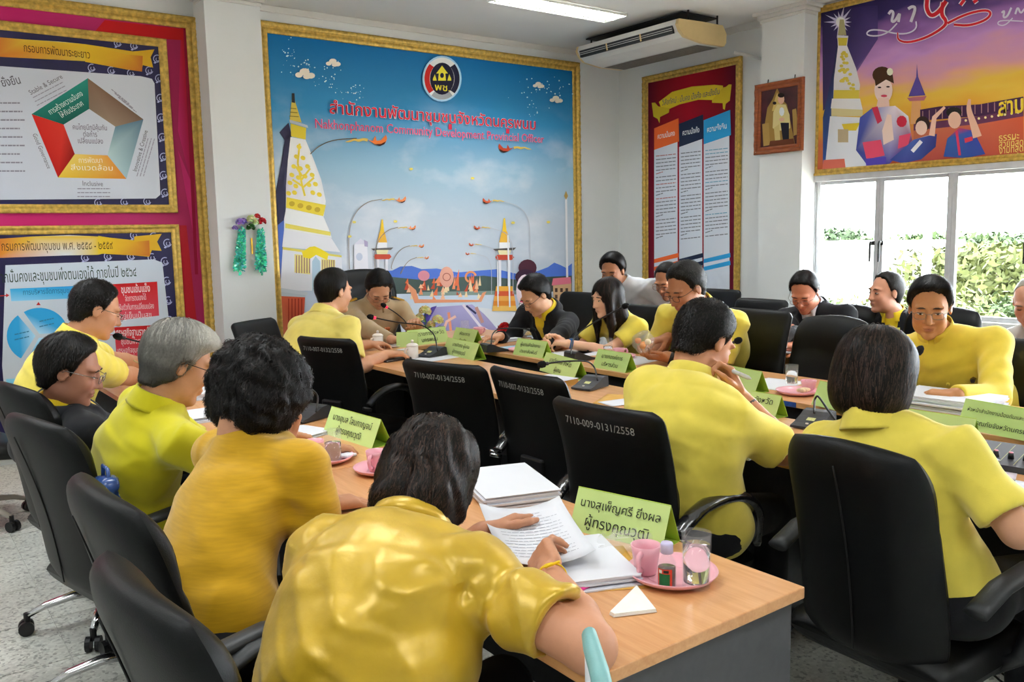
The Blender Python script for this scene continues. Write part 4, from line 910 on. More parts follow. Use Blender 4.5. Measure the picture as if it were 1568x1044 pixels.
# ---- head of the room
PE['lefty'] = person('man in a pale yellow shirt leaning in beside the official in khaki', (2.02, 4.80, .58), atd(512, 446, 5.35), 18, 8, -6, (
    dict(w=(2.62, 5.12, .79), d=(1, 0, 0), curl=.4), dict(w=onz(592, 543, .79), d=(.95, -.2, 0), curl=.55)),
    sc=1.06, sw=.2, bulk=1.1, skin='c08c6c', style='short', hairc='black', shirt=M_polo2, sleeve=.8, kind='shirt', folds=.005, th=.016, nstr=900, strl=.05, fw=1.1, belly=.02)
PE['chair'] = person('official in khaki uniform with gold epaulettes reading at the head table', (3.04, 5.98, .58), atd(580, 443, 6.35), -98, -108, -42, (
    dict(w=onz(640, 500, .85), d=(-.6, -.4, .5), n=(-.3, -.5, -.6), curl=.9), dict(w=onz(600, 520, .79), d=(.8, -.2, 0), curl=.5)),
    sc=1.06, sw=.20, bulk=1.1, skin='bb8868', style='side', hairc='black', shirt=M_khaki, sleeve=1.95, kind='uniform', folds=.004, th=.02, nstr=900, strl=.05, glasses=M_steel, bulge=.04)
# ---- far row, facing us
PE['byoung'] = person('young man in a black jacket and glasses reading papers', (4.02, 4.86, .55), atd(820, 452, 6.0), 185, 178, -34, (
    dict(w=onz(835, 527, .80), d=(-.5, .6, 0), curl=.8), dict(w=onz(765, 515, .80), d=(-.9, .1, 0), curl=.25)),
    sc=1.05, sw=.19, skin='c89473', style='side', hairc='black', shirt=M_bjack, inner=M_ylin, sleeve=1.97, kind='jacket', folds=.005, th=.02, nstr=900, strl=.05, glasses=M_darkfr)
PE['girl'] = person('woman with long straight black hair in a yellow polo', (4.10, 4.10, .55), atd(930, 456, 5.55), 186, 172, -10, (
    dict(w=onz(870, 526, .80), d=(-.5, .55, .05), curl=.7), dict(w=onz(858, 522, .81), d=(-.45, .2, .1), n=(.2, -.8, -.3), curl=.8)),
    sc=.98, sw=.165, bulk=.92, skin='dba98c', style='long', hairc='brown', shirt=M_polo, sleeve=.62, folds=.003, nstr=1600, strl=.10, th=.014, fw=.9)
PE['stand'] = person('man in a white shirt bending down behind the long haired woman', (5.0, 4.75, .80), atd(938, 415, 6.7), 190, 205, -18, (
    dict(w=(4.72, 4.55, .72), d=(-.5, 0, -.8), curl=.3), dict(w=(4.6, 5.1, .76), d=(-.6, 0, -.6), curl=.3)),
    sc=1.06, sw=.2, skin='a56f50', style='short', hairc='black', shirt=M_white, sleeve=.7, kind='shirt', folds=.004, nstr=700, strl=.05, th=.02, stand=True)
PE['bald'] = person('balding man in glasses and a black jacket before the red poster', (5.15, 4.48, .55), atd(1022, 430, 6.5), 186, 188, -26, (
    dict(w=(4.9, 4.3, .78), d=(-.9, .3, 0), curl=.4), dict(w=(4.9, 4.65, .78), d=(-.9, -.3, 0), curl=.4)),
    sc=1.04, sw=.19, skin='bb7f60', style='recede', hairc='salt', shirt=M_bjack, inner=M_ylin, sleeve=1.95, kind='jacket', folds=.005, nstr=300, strl=.03, glasses=M_steel)
PE['glas'] = person('man in a yellow shirt and dark glasses picking sweets out of a plastic bag', (4.10, 3.36, .56), atd(1050, 441, 4.8), 186, 176, -26, (
    dict(w=onz(1020, 546, .80), d=(-.8, .35, .02), n=(.1, .1, 1), curl=.35, thumb=.0), dict(w=onz(1022, 517, .88), d=(-.75, .25, -.12), n=(-.2, 0, -1), curl=.55)),
    sc=1.1, sw=.2, bulk=1.1, skin='a87050', style='crop', hairc='salt', shirt=M_polo, sleeve=.75, kind='shirt', folds=.005, nstr=2600, strl=.022, frizz=.25, th=.014, glasses=M_darkfr, fw=1.1)
PE['suit'] = person('elderly man in a bright yellow suit jacket and glasses behind the paper stack', (4.15, 1.90, .56), atd(1424, 470, 3.92), 192, 206, -14, (
    dict(w=(3.55, 1.72, .80), d=(-.3, .9, 0), curl=.4), dict(w=(3.52, 2.06, .80), d=(-.2, -.9, 0), curl=.4)),
    sc=1.07, sw=.205, bulk=1.12, skin='b57b52', style='side', hairc='black', shirt=M_suit, sleeve=1.97, kind='suit', h=.0055, folds=.005, nstr=2200, strl=.055, th=.013, glasses=M_steel, bulge=.03)
# ---- inner row, seen from behind
PE['mid'] = person('man in a yellow polo seen from behind resting his chin on his hand', (2.10, 1.86, .56), atd(1078, 522, 2.9), 12, -4, -32, (
    dict(w=(2.52, 2.2, .79), d=(1, -.2, 0), curl=.3), dict(w=atd(1130, 604, 2.84), elbow=onz(1200, 690, .79), d=(-.25, .35, .85), n=(-.8, .3, 0), curl=.7)),
    sc=1.04, sw=.205, bulk=1.1, skin='b27a58', style='crop', hairc='black', shirt=M_polo, sleeve=.85, h=.006, folds=.005, nstr=4200, strl=.022, frizz=.22, th=.012, bulge=.07, fw=1.08, hem=-.03, face=False, shs=(atd(992, 594, 2.86), atd(1120, 644, 2.70)))
PE['bob'] = person('woman with straight bobbed black hair in a yellow polo seen from behind', (2.17, 1.09, .56), atd(1342, 574, 2.3), 4, 2, -22, (
    dict(w=onz(1392, 672, .83), d=(.9, -.35, .1), n=(0, -.5, -.8), curl=.4), dict(w=onz(1538, 752, .79), elbow=onz(1560, 812, .79), d=(.55, .5, 0), n=(0, .1, -1), curl=.35)),
    sc=.97, sw=.18, skin='c08e70', style='bob', hairc='brown', shirt=M_polo, sleeve=.82, h=.006, folds=.005, nstr=5600, strl=.10, th=.014, bulge=.05, hem=-.03, fw=1.05, face=False)
# ---- by the window
PE['bk1'] = person('man in a black jacket and glasses looking down in front of the window pillar', (5.28, 3.40, .55), atd(1232, 447, 5.75), 190, 196, -34, (
    dict(w=(4.85, 3.22, .79), d=(-.8, .4, 0), curl=.5), dict(w=onz(1222, 528, .80), d=(-.8, .3, 0), curl=.5)),
    sc=1.06, sw=.2, bulk=1.08, skin='b9785c', style='recede', hairc='black', shirt=M_bjack, inner=M_white, sleeve=1.95, kind='jacket', folds=.005, nstr=700, strl=.05, glasses=M_steel, th=.013)
PE['bk2'] = person('man in a black jacket gazing sideways in front of the window mullion', (5.58, 3.06, .55), atd(1356, 448, 5.75), 196, 156, 0, (
    dict(w=(5.1, 2.9, .70), d=(-.8, .3, 0), curl=.4), dict(w=(5.1, 3.25, .70), d=(-.8, -.3, 0), curl=.4)),
    sc=1.06, sw=.2, bulk=1.06, skin='c08a70', style='recede', hairc='salt', shirt=M_bjack, inner=M_ylin, sleeve=1.95, kind='jacket', folds=.005, nstr=700, strl=.04, th=.012)
PE['right'] = person('bald man in a grey shirt cut off by the picture edge near the window', (5.24, 1.93, .55), atd(1578, 462, 4.75), 186, 190, -25, (
    dict(w=(4.85, 1.8, .79), d=(-.8, .4, 0), curl=.5), dict(w=(4.85, 2.1, .79), d=(-.8, -.3, 0), curl=.5)),
    sc=1.05, sw=.19, skin='b98a76', style='bald', hairc='grey', shirt=M_greyk, sleeve=.8, kind='shirt', folds=.004, nstr=200, strl=.02)
# ================================================================== framed boards and their prints
M_goldf = mat('gilt_moulding', 'cca850', .42, metal=.35, var=.3, scale=35, bump=.35, bscale=70, spec=.6); M_goldl = mat('gilt_lip', 'c8a44a', .4, metal=.35, var=.1, scale=20, spec=.6)
M_print = attr_mat('vinyl_print', .5, .18, var=.02, scale=3)
class Plane_:
    """a wall plane: axis 'y' (back wall, u = +x) or 'x' (window wall, u = -y)"""
    def __init__(s, axis, c): s.a = axis; s.c = c
    def pix(s, px, py):
        p = ony(px, py, s.c) if s.a == 'y' else onx(px, py, s.c)
        return (p[0], p[2]) if s.a == 'y' else (-p[1], p[2])
    def w(s, u, v, n=0.): return (u, s.c-n, v) if s.a == 'y' else (s.c-n, -u, v)
def gold_frame(pl, root, u0, v0, u1, v1, W, depth=.035, pitch=.05):
    """four carved gilt sides, mitred; outer rectangle given"""
    prof = [(0, .0), (0, .7), (.06, .9), (.16, 1.), (.30, 1.0), (.42, .85), (.50, .55), (.56, .48), (.60, .62), (.90, .55), (1., .42), (1., 0)]
    cor = [(u0, v0), (u1, v0), (u1, v1), (u0, v1)]
    for k in range(4):
        a = np.array(cor[k]); b = np.array(cor[(k+1) % 4]); L = np.linalg.norm(b-a); t = (b-a)/L; nin = np.array([-t[1], t[0]]); n = max(8, int(L/.018)); V = []; F = []; np_ = len(prof)
        for i in range(n+1):
            for (w, hgt) in prof:
                q = i/n; s0 = w*W; pos = a+t*(s0+(L-2*s0)*q)+nin*s0
                rel = 0.
                if .05 < w < .45: x = (s0+(L-2*s0)*q)/pitch; rel = .22*math.sin(2*math.pi*x+5*math.sin(w*9))*math.sin(math.pi*(w-.05)/.4)+.12*math.sin(4*math.pi*x+w*30)
                V.append(pl.w(pos[0], pos[1], depth*(hgt+rel)))
        for i in range(n):
            for j in range(np_-1): F.append((i*np_+j, i*np_+j+1, (i+1)*np_+j+1, (i+1)*np_+j))
        V = [tuple(np.array(v)-np.array(root.location)) for v in V]
        MB().add(V, F).build('frame_side', M_goldf, root, True)
class Print:
    """flat colours printed on a panel, one mesh; shapes given in picture coordinates of the photo, laid on the wall plane"""
    def __init__(s, pl, root, n0=.006): s.pl = pl; s.root = root; s.m = MB(); s.n = n0; s.k = 1.25
    def poly(s, pts, col, uv=False, k=None):
        s.n += .00005; kk = s.k if k is None else k
        cs = [tuple(min(.95, x*kk) for x in lin(c)) for c in col] if isinstance(col, list) else tuple(min(.95, x*kk) for x in lin(col))
        P = [s.pl.w(*(p if uv else s.pl.pix(*p)), s.n) for p in pts]; P = [tuple(np.array(p)-np.array(s.root.location)) for p in P]
        s.m.add(P, [tuple(range(len(P)))], cs); return s
    def ell(s, cx, cy, rx, ry, col, n=16, a0=0., a1=2*math.pi, rot=0., k=None):
        c, q = math.cos(rot), math.sin(rot); P = []
        for t in np.linspace(a0, a1, n, endpoint=abs(a1-a0) < 6.28): x, y = rx*math.cos(t), ry*math.sin(t); P.append((cx+x*c-y*q, cy+x*q+y*c))
        return s.poly(P, col, k=k)
    def line(s, pts, w, col, k=None):
        pts = [np.array(p, float) for p in pts]; L = []; R = []
        if len(pts) > 3:                 # round the corners of a brush stroke
            ws = list(w) if isinstance(w, (list, tuple)) else [w]*len(pts)
            for _ in range(2):
                P2 = [pts[0]]; W2 = [ws[0]]
                for i in range(len(pts)-1): P2 += [pts[i]*.75+pts[i+1]*.25, pts[i]*.25+pts[i+1]*.75]; W2 += [ws[i]*.75+ws[i+1]*.25, ws[i]*.25+ws[i+1]*.75]
                pts = P2+[pts[-1]]; ws = W2+[ws[-1]]
            w = ws
        for i, p in enumerate(pts):
            t = pts[min(i+1, len(pts)-1)]-pts[max(i-1, 0)]; t /= np.linalg.norm(t)+1e-9; nn = np.array([-t[1], t[0]]); ww = w[i] if isinstance(w, (list, tuple)) else w; L.append(tuple(p+nn*ww/2)); R.append(tuple(p-nn*ww/2))
        for i in range(len(pts)-1): s.poly([L[i], L[i+1], R[i+1], R[i]], col, k=k); s.n -= .00005
        s.n += .00005; return s
    def arc(s, cx, cy, r, a0, a1, w, col, n=10, ry=None, k=None): return s.line([(cx+r*math.cos(t), cy+(ry or r)*math.sin(t)) for t in np.linspace(a0, a1, n)], w, col, k=k)
    def text(s, body, p0, p1, col, hgt=None, k=None, bold=0., shear=0., tilt=True):
        """lettering between two photo points (mid-height of first and last letter)"""
        a = np.array(s.pl.pix(*p0)); b = np.array(s.pl.pix(*p1)); V, F = text_mesh(body, 1., bold); W = V[:, 0].max()-V[:, 0].min(); L = np.linalg.norm(b-a); sx = L/W; sy = sx if hgt is None else hgt
        t = (b-a)/L; nn = np.array([-t[1], t[0]]); c = (a+b)/2; x = V[:, 0]-(V[:, 0].max()+V[:, 0].min())/2; s.n += .00006; kk = s.k if k is None else k
        P = [tuple(np.array(s.pl.w(*(c+t*(xx*sx+shear*yy*sy)+nn*(yy-.0)*sy), s.n))-np.array(s.root.location)) for xx, yy in zip(x, V[:, 1])]
        s.m.add(P, F, tuple(min(.95, q*kk) for q in lin(col))); return s
    def words(s, p0, p1, w, col, r):
        """an unreadably small line of print: word-long dashes"""
        a, b = np.array(p0, float), np.array(p1, float); L = np.linalg.norm(b-a); x = 0.
        while x < L:
            l = min(r.uniform(3, 8), L-x); s.line([tuple(a+(b-a)*x/L), tuple(a+(b-a)*(x+l)/L)], w, col); s.n -= .00005; x += l+r.uniform(.6, 1.2)
        s.n += .00005
    def done(s, name='print'):
        o = s.m.build(name, M_print, s.root); o['kind'] = 'stuff'; return o
def panel(pl, root, u0, v0, u1, v1, m, name='panel', t=.006):
    V = [tuple(np.array(pl.w(u, v, n))-np.array(root.location)) for n in (0, t) for (u, v) in ((u0, v0), (u1, v0), (u1, v1), (u0, v1))]
    return MB().add(V, [(0, 1, 2, 3), (7, 6, 5, 4), (0, 4, 5, 1), (1, 5, 6, 2), (2, 6, 7, 3), (3, 7, 4, 0)]).build(name, m, root, fix=True)
def ramp_mat(name, stops, axis, lo, hi, cloud=None, dist=0.):
    """print background: colour along a world axis, with optional soft clouds (printed picture)"""
    m = bpy.data.materials.new(name); m.use_nodes = True; nt = m.node_tree; b = nt.nodes['Principled BSDF']; b.inputs['Roughness'].default_value = .5; b.inputs['Specular IOR Level'].default_value = .15
    g = nt.nodes.new('ShaderNodeNewGeometry'); sp = nt.nodes.new('ShaderNodeSeparateXYZ'); nt.links.new(g.outputs['Position'], sp.inputs[0]); mr = nt.nodes.new('ShaderNodeMapRange'); mr.inputs[1].default_value = lo; mr.inputs[2].default_value = hi; nt.links.new(sp.outputs[axis], mr.inputs[0]); src = mr.outputs[0]
    if dist:
        nz = nt.nodes.new('ShaderNodeTexNoise'); nz.inputs['Scale'].default_value = 2.2; mp = nt.nodes.new('ShaderNodeMapping'); mp.inputs['Scale'].default_value = (1, 1, 3.2); nt.links.new(g.outputs['Position'], mp.inputs[0]); nt.links.new(mp.outputs[0], nz.inputs[0]); ma = nt.nodes.new('ShaderNodeMath'); ma.operation = 'MULTIPLY_ADD'; ma.inputs[1].default_value = dist; nt.links.new(nz.outputs[0], ma.inputs[0]); nt.links.new(src, ma.inputs[2]); sb = nt.nodes.new('ShaderNodeMath'); sb.operation = 'SUBTRACT'; sb.inputs[1].default_value = dist/2; nt.links.new(ma.outputs[0], sb.inputs[0]); src = sb.outputs[0]
    r = nt.nodes.new('ShaderNodeValToRGB'); nt.links.new(src, r.inputs[0]); e = r.color_ramp.elements
    while len(e) > 1: e.remove(e[-1])
    e[0].position = stops[0][0]; e[0].color = (*lin(stops[0][1]), 1)
    for q, c in stops[1:]: k = e.new(q); k.color = (*lin(c), 1)
    out = r.outputs[0]
    if cloud:
        nz = nt.nodes.new('ShaderNodeTexNoise'); nz.inputs['Scale'].default_value = 1.6; nz.inputs['Detail'].default_value = 6; mp = nt.nodes.new('ShaderNodeMapping'); mp.inputs['Scale'].default_value = (1, 1, 1.8); nt.links.new(g.outputs['Position'], mp.inputs[0]); nt.links.new(mp.outputs[0], nz.inputs[0])
        r2 = nt.nodes.new('ShaderNodeValToRGB'); r2.color_ramp.elements[0].position = .5; r2.color_ramp.elements[1].position = .72; nt.links.new(nz.outputs[0], r2.inputs[0])
        mk = nt.nodes.new('ShaderNodeMapRange'); mk.inputs[1].default_value = cloud[0]; mk.inputs[2].default_value = cloud[1]; mk.inputs[3].default_value = 1; mk.inputs[4].default_value = 0; nt.links.new(sp.outputs[2], mk.inputs[0])
        mu = nt.nodes.new('ShaderNodeMath'); mu.operation = 'MULTIPLY'; nt.links.new(r2.outputs[0], mu.inputs[0]); nt.links.new(mk.outputs[0], mu.inputs[1])
        mx = nt.nodes.new('ShaderNodeMix'); mx.data_type = 'RGBA'; nt.links.new(mu.outputs[0], mx.inputs[0]); nt.links.new(out, mx.inputs[6]); mx.inputs[7].default_value = (*lin('dfe3ec'), 1); out = mx.outputs[2]
    nt.links.new(out, b.inputs['Base Color'])
    return m
rr6 = np.random.default_rng(5)
# ---------------------------------------------------------------- the blue provincial-office board
PB = Plane_('y', YB-.004)
blue = empty('wall_banner', (4.2, YB-.004, .55), 0, 'large blue gilt framed board reading Nakhonphanom Community Development Provincial Officer', 'banner')
bu0, bv0, bu1, bv1 = 2.565, .50, 5.87, 3.178
panel(PB, blue, bu0+.02, bv0+.02, bu1-.02, bv1-.02, ramp_mat('blue_sky_print', [(0, 'c3ccd8'), (.22, 'c6cfdc'), (.42, 'c2cedc'), (.6, '9fc4dc'), (.78, '3f97cb'), (1, '0d6fae')], 2, .55, 3.1, cloud=(1.9, 2.75)))
gold_frame(PB, blue, bu0, bv0, bu1, bv1, .088)
p = Print(PB, blue, .008)
p.poly([(428, 440), (560, 436), (875, 444), (875, 520), (428, 520)], ['bcc6d6']*3+['cdd4de']*2)
p.poly([(520, 418), (556, 411), (575, 416), (600, 414), (612, 408), (630, 407), (645, 412), (668, 411), (700, 417), (735, 414), (760, 412), (790, 419), (822, 415), (838, 409), (848, 402), (858, 406), (866, 410), (875, 403), (875, 436), (520, 436)], '4a6cc0')
p.poly([(600, 424), (640, 428), (690, 425), (740, 422), (790, 428), (830, 424), (875, 422), (875, 446), (600, 450)], '44544f')
p.poly([(640, 447), (820, 444), (830, 450), (640, 453)], '7d8d86')
# river boat in flame shapes
for i in range(46):
    x = rr6.uniform(622, 735); y = rr6.uniform(432, 460); hh = rr6.uniform(6, 20)*(1.3 if 665 < x < 700 else .9); w = rr6.uniform(4, 8); c = ['e08a62', 'd4683f', 'e8b08a', 'b9482c', 'efc9a0'][rr6.integers(0, 5)]
    p.poly([(x-w/2, y), (x+w/2, y), (x+w*.2+rr6.uniform(-3, 3), y-hh)], c)
p.ell(683, 424, 11, 16, 'd59a86'); p.arc(683, 424, 6, 0, 6.28, 1.2, 'a05548'); p.ell(648, 422, 9, 8, 'c77f8c'); p.arc(720, 424, 8, 2, 6, 3, 'd98a5a'); p.poly([(622, 432), (636, 444), (640, 458), (732, 459), (738, 448), (744, 446), (736, 462), (634, 464)], 'd9906a')
# mauve boats and quay
p.poly([(628, 512), (665, 470), (722, 466), (742, 482), (770, 515), (745, 522), (610, 525)], ['8a80ae', '978dbb', 'a79fc8', '9c90b8', '8f86ae', '9a86a4', '7a72a2'])
p.poly([(606, 520), (660, 470), (668, 468), (640, 520)], '46388a'); p.line([(708, 466), (735, 500), (765, 516)], 4, 'd7cdd8'); p.line([(686, 478), (690, 512)], 4, 'd98a6a'); p.line([(676, 512), (683, 492), (697, 484)], 4, 'eab6a4'); p.poly([(730, 470), (800, 480), (800, 512), (772, 514)], 'd2d4da'); p.line([(713, 468), (728, 480)], 3, '2f2f58'); p.line([(728, 470), (738, 494)], 5, 'b98a80')
# stupa
WH, GD = 'e6e2e4', 'd9c23e'
p.poly([(441, 188), (446, 208), (441, 240), (437, 290), (436, 335), (424, 345), (420, 300), (430, 250), (435, 215), (427, 203)], '2c2a44'); p.poly([(424, 345), (436, 335), (434, 380), (431, 440), (424, 440)], '4a66b4')
p.poly([(444, 210), (467, 214), (479, 243), (491, 275), (498, 308), (495, 331), (437, 319), (437, 285), (440, 245)], [WH, WH, 'cfcdd8', 'd9d7dc', WH, WH, 'd9d4da', 'cfc9d2', WH])
p.poly([(446, 152), (450, 152), (461, 188), (443, 184)], 'cdb54e'); p.poly([(446, 143), (450, 143), (451, 158), (446, 157)], '2e2c2a')
for y in (166, 172, 178): p.line([(445-(y-160)*.15, y), (451+(y-160)*.3, y+1)], 1.2, '7d6a24')
p.poly([(442, 183), (470, 192), (471, 196), (443, 188)], 'b6bcc8'); p.poly([(444, 189), (468, 196), (467, 214), (445, 209)], 'd2bb36')
for (x0, y0, x1, y1) in ((458, 220, 455, 250), (455, 250, 462, 285), (462, 285, 466, 300), (462, 285, 447, 275), (462, 288, 480, 272), (462, 270, 452, 255), (461, 275, 474, 258)): p.line([(x0, y0), (x1, y1)], 3, GD)
for (x, y) in ((457, 225), (453, 240), (463, 242), (449, 255), (459, 258), (470, 255), (446, 268), (456, 272), (466, 270), (477, 268), (443, 280), (452, 285), (472, 283), (482, 282), (441, 296), (488, 298), (478, 295), (450, 295)): p.ell(x, y, 4.2, 3.4, GD, 8, rot=.6)
p.poly([(438, 302), (498, 314), (494, 331), (437, 318)], 'dcc63e')
for i in range(4): p.ell(446+13*i, 312+3*i, 4.5, 4, 'b89a28', 10)
p.poly([(437, 319), (494, 331), (503, 352), (507, 364), (434, 352), (434, 335)], WH); p.poly([(436, 342), (505, 355), (505, 361), (436, 349)], 'd6c75c'); p.poly([(434, 352), (506, 364), (520, 386), (431, 378)], 'dedde2'); p.poly([(432, 378), (522, 391), (524, 445), (428, 445)], 'dcdce2'); p.poly([(432, 378), (522, 391), (522, 394), (432, 382)], 'd6c75c')
p.poly([(450, 389), (474, 391), (474, 420), (450, 417)], 'dccd80'); p.poly([(491, 396), (512, 398), (512, 423), (491, 420)], 'dccd80')
for i in range(6): p.line([(453+4*i, 391), (453+4*i, 418)], 1.6, '9a7468'); p.line([(493+3.4*i, 398), (493+3.4*i, 420)], 1.4, '9a7468')
p.poly([(461, 386), (473, 378), (481, 377), (490, 381), (502, 388), (500, 398), (491, 394), (483, 390), (474, 396), (464, 394)], 'e8cb24'); p.poly([(477, 400), (482, 392), (489, 400), (490, 445), (477, 445)], 'a9c0d0')
p.poly([(424, 445), (467, 450), (466, 512), (426, 512)], 'b9c0c6'); p.poly([(428, 453), (466, 455), (463, 512), (428, 512)], ['c96040', 'd0573c', 'b9482f', 'd77a58']); p.poly([(425, 440), (470, 447), (470, 452), (425, 446)], 'c3c9cf')
for i in range(5): p.line([(441+5*i, 457), (441+5*i, 510)], 1.5, '9c3022')
# clock tower, two gate towers
p.poly([(541, 374), (561, 374), (563, 415), (541, 415)], 'dcdae2'); p.poly([(541, 374), (551, 365), (562, 374)], 'cbc8d6'); p.ell(549, 393, 5, 6, 'b8bed0'); p.poly([(556, 367), (562, 370), (562, 378), (557, 377)], '9a8fae')
def gate(cx, y0, sc_, base=True):
    q = lambda x, y: (cx+x*sc_, y0+y*sc_)
    p.poly([q(-1, 0), q(1, 0), q(4, 26), q(-4, 26)], 'e3bb2e'); p.poly([q(-4, 20), q(4, 20), q(8, 37), q(-8, 37)], 'dca93a'); p.poly([q(-8, 37), q(8, 37), q(8, 47), q(-8, 47)], 'e4e0e2'); p.poly([q(-18, 47), q(18, 45), q(14, 49), q(-14, 50)], '55504e'); p.poly([q(-10, 49), q(10, 49), q(8, 56), q(-8, 56)], 'd9cfa0'); p.poly([q(-12, 56), q(12, 56), q(15, 60), q(11, 64), q(-11, 64), q(-14, 60)], 'b9442c')
    for sx in (-9, 5): p.poly([q(sx, 64), q(sx+4, 64), q(sx+4, 110), q(sx, 110)], 'dad9e0')
    if base:
        for i, c in enumerate(('e0a53c', 'c9542c', 'e6a14a', 'd9842e', 'e8b25a')): p.poly([q(-13-i*1.2, 104+i*7.5), q(13+i*1.2, 104+i*7.5), q(14+i*1.2, 112+i*7.5), q(-14-i*1.2, 112+i*7.5)], c)
gate(584, 336, .95, False); gate(771, 334, 1.0)
def lampflame(x, y, s_, dr, col):
    f = lambda a, b: (x+a*s_*dr, y+b*s_)
    p.poly([f(-.9, .0), f(-.45, .12), f(-.2, -.35), f(-.1, .1), f(.3, .05), f(.75, -.45), f(.85, -.1), f(.7, .3), f(.3, .5), f(-.2, .45)], col); p.poly([f(-.3, .42), f(.3, .38), f(.75, .15), f(.6, .42), f(.2, .58)], '3c1c14')
    p.line([f(-.9, .05), f(-1.3, -.05), f(-1.7, .1), f(-2.1, -.02), f(-2.5, .15), f(-2.9, .2)], [.28*s_, .22*s_, .26*s_, .14*s_, .18*s_, .04*s_], 'd8b85a')
p.line([(474, 236), (488, 223), (510, 214), (545, 212)], 1.4, '5a4a3a')
lampflame(577, 214, 17, 1, 'dd7434'); lampflame(773, 226, 13.5, -1, 'b8452c')
for (x, y, s_, px_, py_) in ((612, 305, 10, 534, 412), (629, 348, 7.5, 573, 412), (643, 376, 6, 599, 412), (651, 394, 5, 613, 415)):
    lampflame(x, y, s_, 1, 'e08450'); p.line([(px_, py_), (px_-2, y+55*s_/10), (px_+5, y+25*s_/10), (px_+25*s_/10, y+4), (x-2.8*s_, y)], 1.1, '8a8078')
for (x, y, s_, px_, py_) in ((745, 307, 9, 810, 400), (730, 348, 7, 784, 450), (721, 374, 5.5, 762, 450), (715, 388, 4.5, 751, 450)): lampflame(x, y, s_, -1, 'c95a38'); p.line([(px_, py_), (px_, y+45*s_/9), (px_-3, y+26*s_/9), (px_-14*s_/9, y+10*s_/9), (x+2.8*s_, y+1)], .9, 'b0b2ba')
p.line([(865, 300), (867, 440)], 3.2, 'd7d6da'); p.poly([(862, 300), (865, 292), (868, 300), (865, 306)], 'a88a4a'); p.line([(776, 360), (779, 470)], 2.5, 'd9d9dd'); p.line([(760, 400), (761, 470)], 1.8, 'd9d9dd')
for (x, y) in ((541, 340), (604, 339), (628, 259), (722, 273), (784, 341), (838, 340), (534, 362)): p.ell(x, y, 3, 2, 'd8c860', 8)
# printed woman and guest house behind the young man
p.poly([(845, 426), (872, 424), (873, 434), (843, 437)], 'd06f80'); p.poly([(845, 437), (873, 434), (873, 470), (846, 472)], 'c09a74')
for i in range(3):
    for j in range(3): p.poly([(848+8*i, 441+10*j), (852+8*i, 441+10*j), (852+8*i, 447+10*j), (848+8*i, 447+10*j)], '4a3428')
p.ell(806, 410, 14, 13, '4a2030'); p.ell(803, 424, 16, 12, '3a1c34'); p.ell(802, 445, 13.5, 25, 'e6cfd6'); p.poly([(793, 466), (812, 466), (818, 505), (786, 505)], 'dfe2e8'); p.line([(794, 470), (806, 490)], 3, 'd2304a'); p.line([(798, 468), (808, 486)], 3, '4050b0'); p.ell(797, 440, 4, 1.8, '5a2c3c', 8); p.ell(798, 461, 4, 2, 'd0506a', 8)
# sparkles and little clouds
for (cx, cy, rx, ry, n) in ((440, 90, 14, 22, 26), (470, 100, 14, 10, 16), (500, 112, 22, 20, 26), (530, 140, 28, 12, 18), (548, 142, 10, 10, 10), (820, 140, 24, 14, 16), (845, 135, 22, 14, 18), (815, 165, 14, 12, 12)):
    for _ in range(n): r0 = rr6.uniform(.4, 1.3); p.ell(cx+rr6.normal(0, .55)*rx, cy+rr6.normal(0, .55)*ry, r0, r0, 'cfe6f2', 6); p.n -= .00005
for (x, y, s_) in ((466, 114, 1.2), (509, 97, .9), (823, 131, .7), (850, 153, .8)):
    for (a, b, r0) in ((-8, 1, 5), (-1, -3, 6.5), (7, 2, 5.5), (2, 3, 5)): p.ell(x+a*s_, y+b*s_, r0*s_, r0*.7*s_, 'e8d8c8', 10)
p.n += .0002
# emblem
p.ell(675, 121, 30, 35, '9fc9e4', 28); p.ell(675, 121, 27.5, 32.5, 'e7ebf0', 28)
p.arc(675, 121, 23, 2.35, 3.95, 8, 'c4241f', 10, ry=28); p.arc(675, 121, 23, -.8, .8, 8, '20203c', 10, ry=28); p.arc(675, 121, 23.5, .95, 2.2, 8, '9aa0a8', 10, ry=28)
p.ell(675, 121, 18.5, 24.5, '1c1a34', 24); p.poly([(675, 101), (684, 113), (680, 113), (681, 124), (669, 124), (670, 113), (666, 113)], 'e2d43a'); p.ell(675, 116, 3, 4, '1c1a34', 10); p.poly([(661, 121), (664, 114), (667, 124), (661, 124)], 'e2d43a'); p.poly([(683, 124), (686, 114), (689, 121), (689, 124)], 'e2d43a'); p.text('พช.', (664, 134), (687, 136), 'e2d43a', hgt=.085, bold=.01)
# lettering: pale edge first, red on top
for (b, c, kk) in ((.026, 'ead8e4', None), (.010, 'cc1c34', None)): p.text('สำนักงานพัฒนาชุมชนจังหวัดนครพนม', (503, 166), (818, 192), c, hgt=.138, bold=b)
for (b, c) in ((.016, 'e4cadc'), (.004, 'd6406a')): p.text('Nakhonphanom Community Development Provincial Officer', (481, 190), (831, 214), c, hgt=.108, bold=b)
p.poly([(685, 190), (690, 190.5), (690, 199), (685, 198.5)], 'd0304a'); p.poly([(773, 197), (778, 197.5), (778, 205), (773, 204.5)], 'd0304a')
p.done('printed_picture')

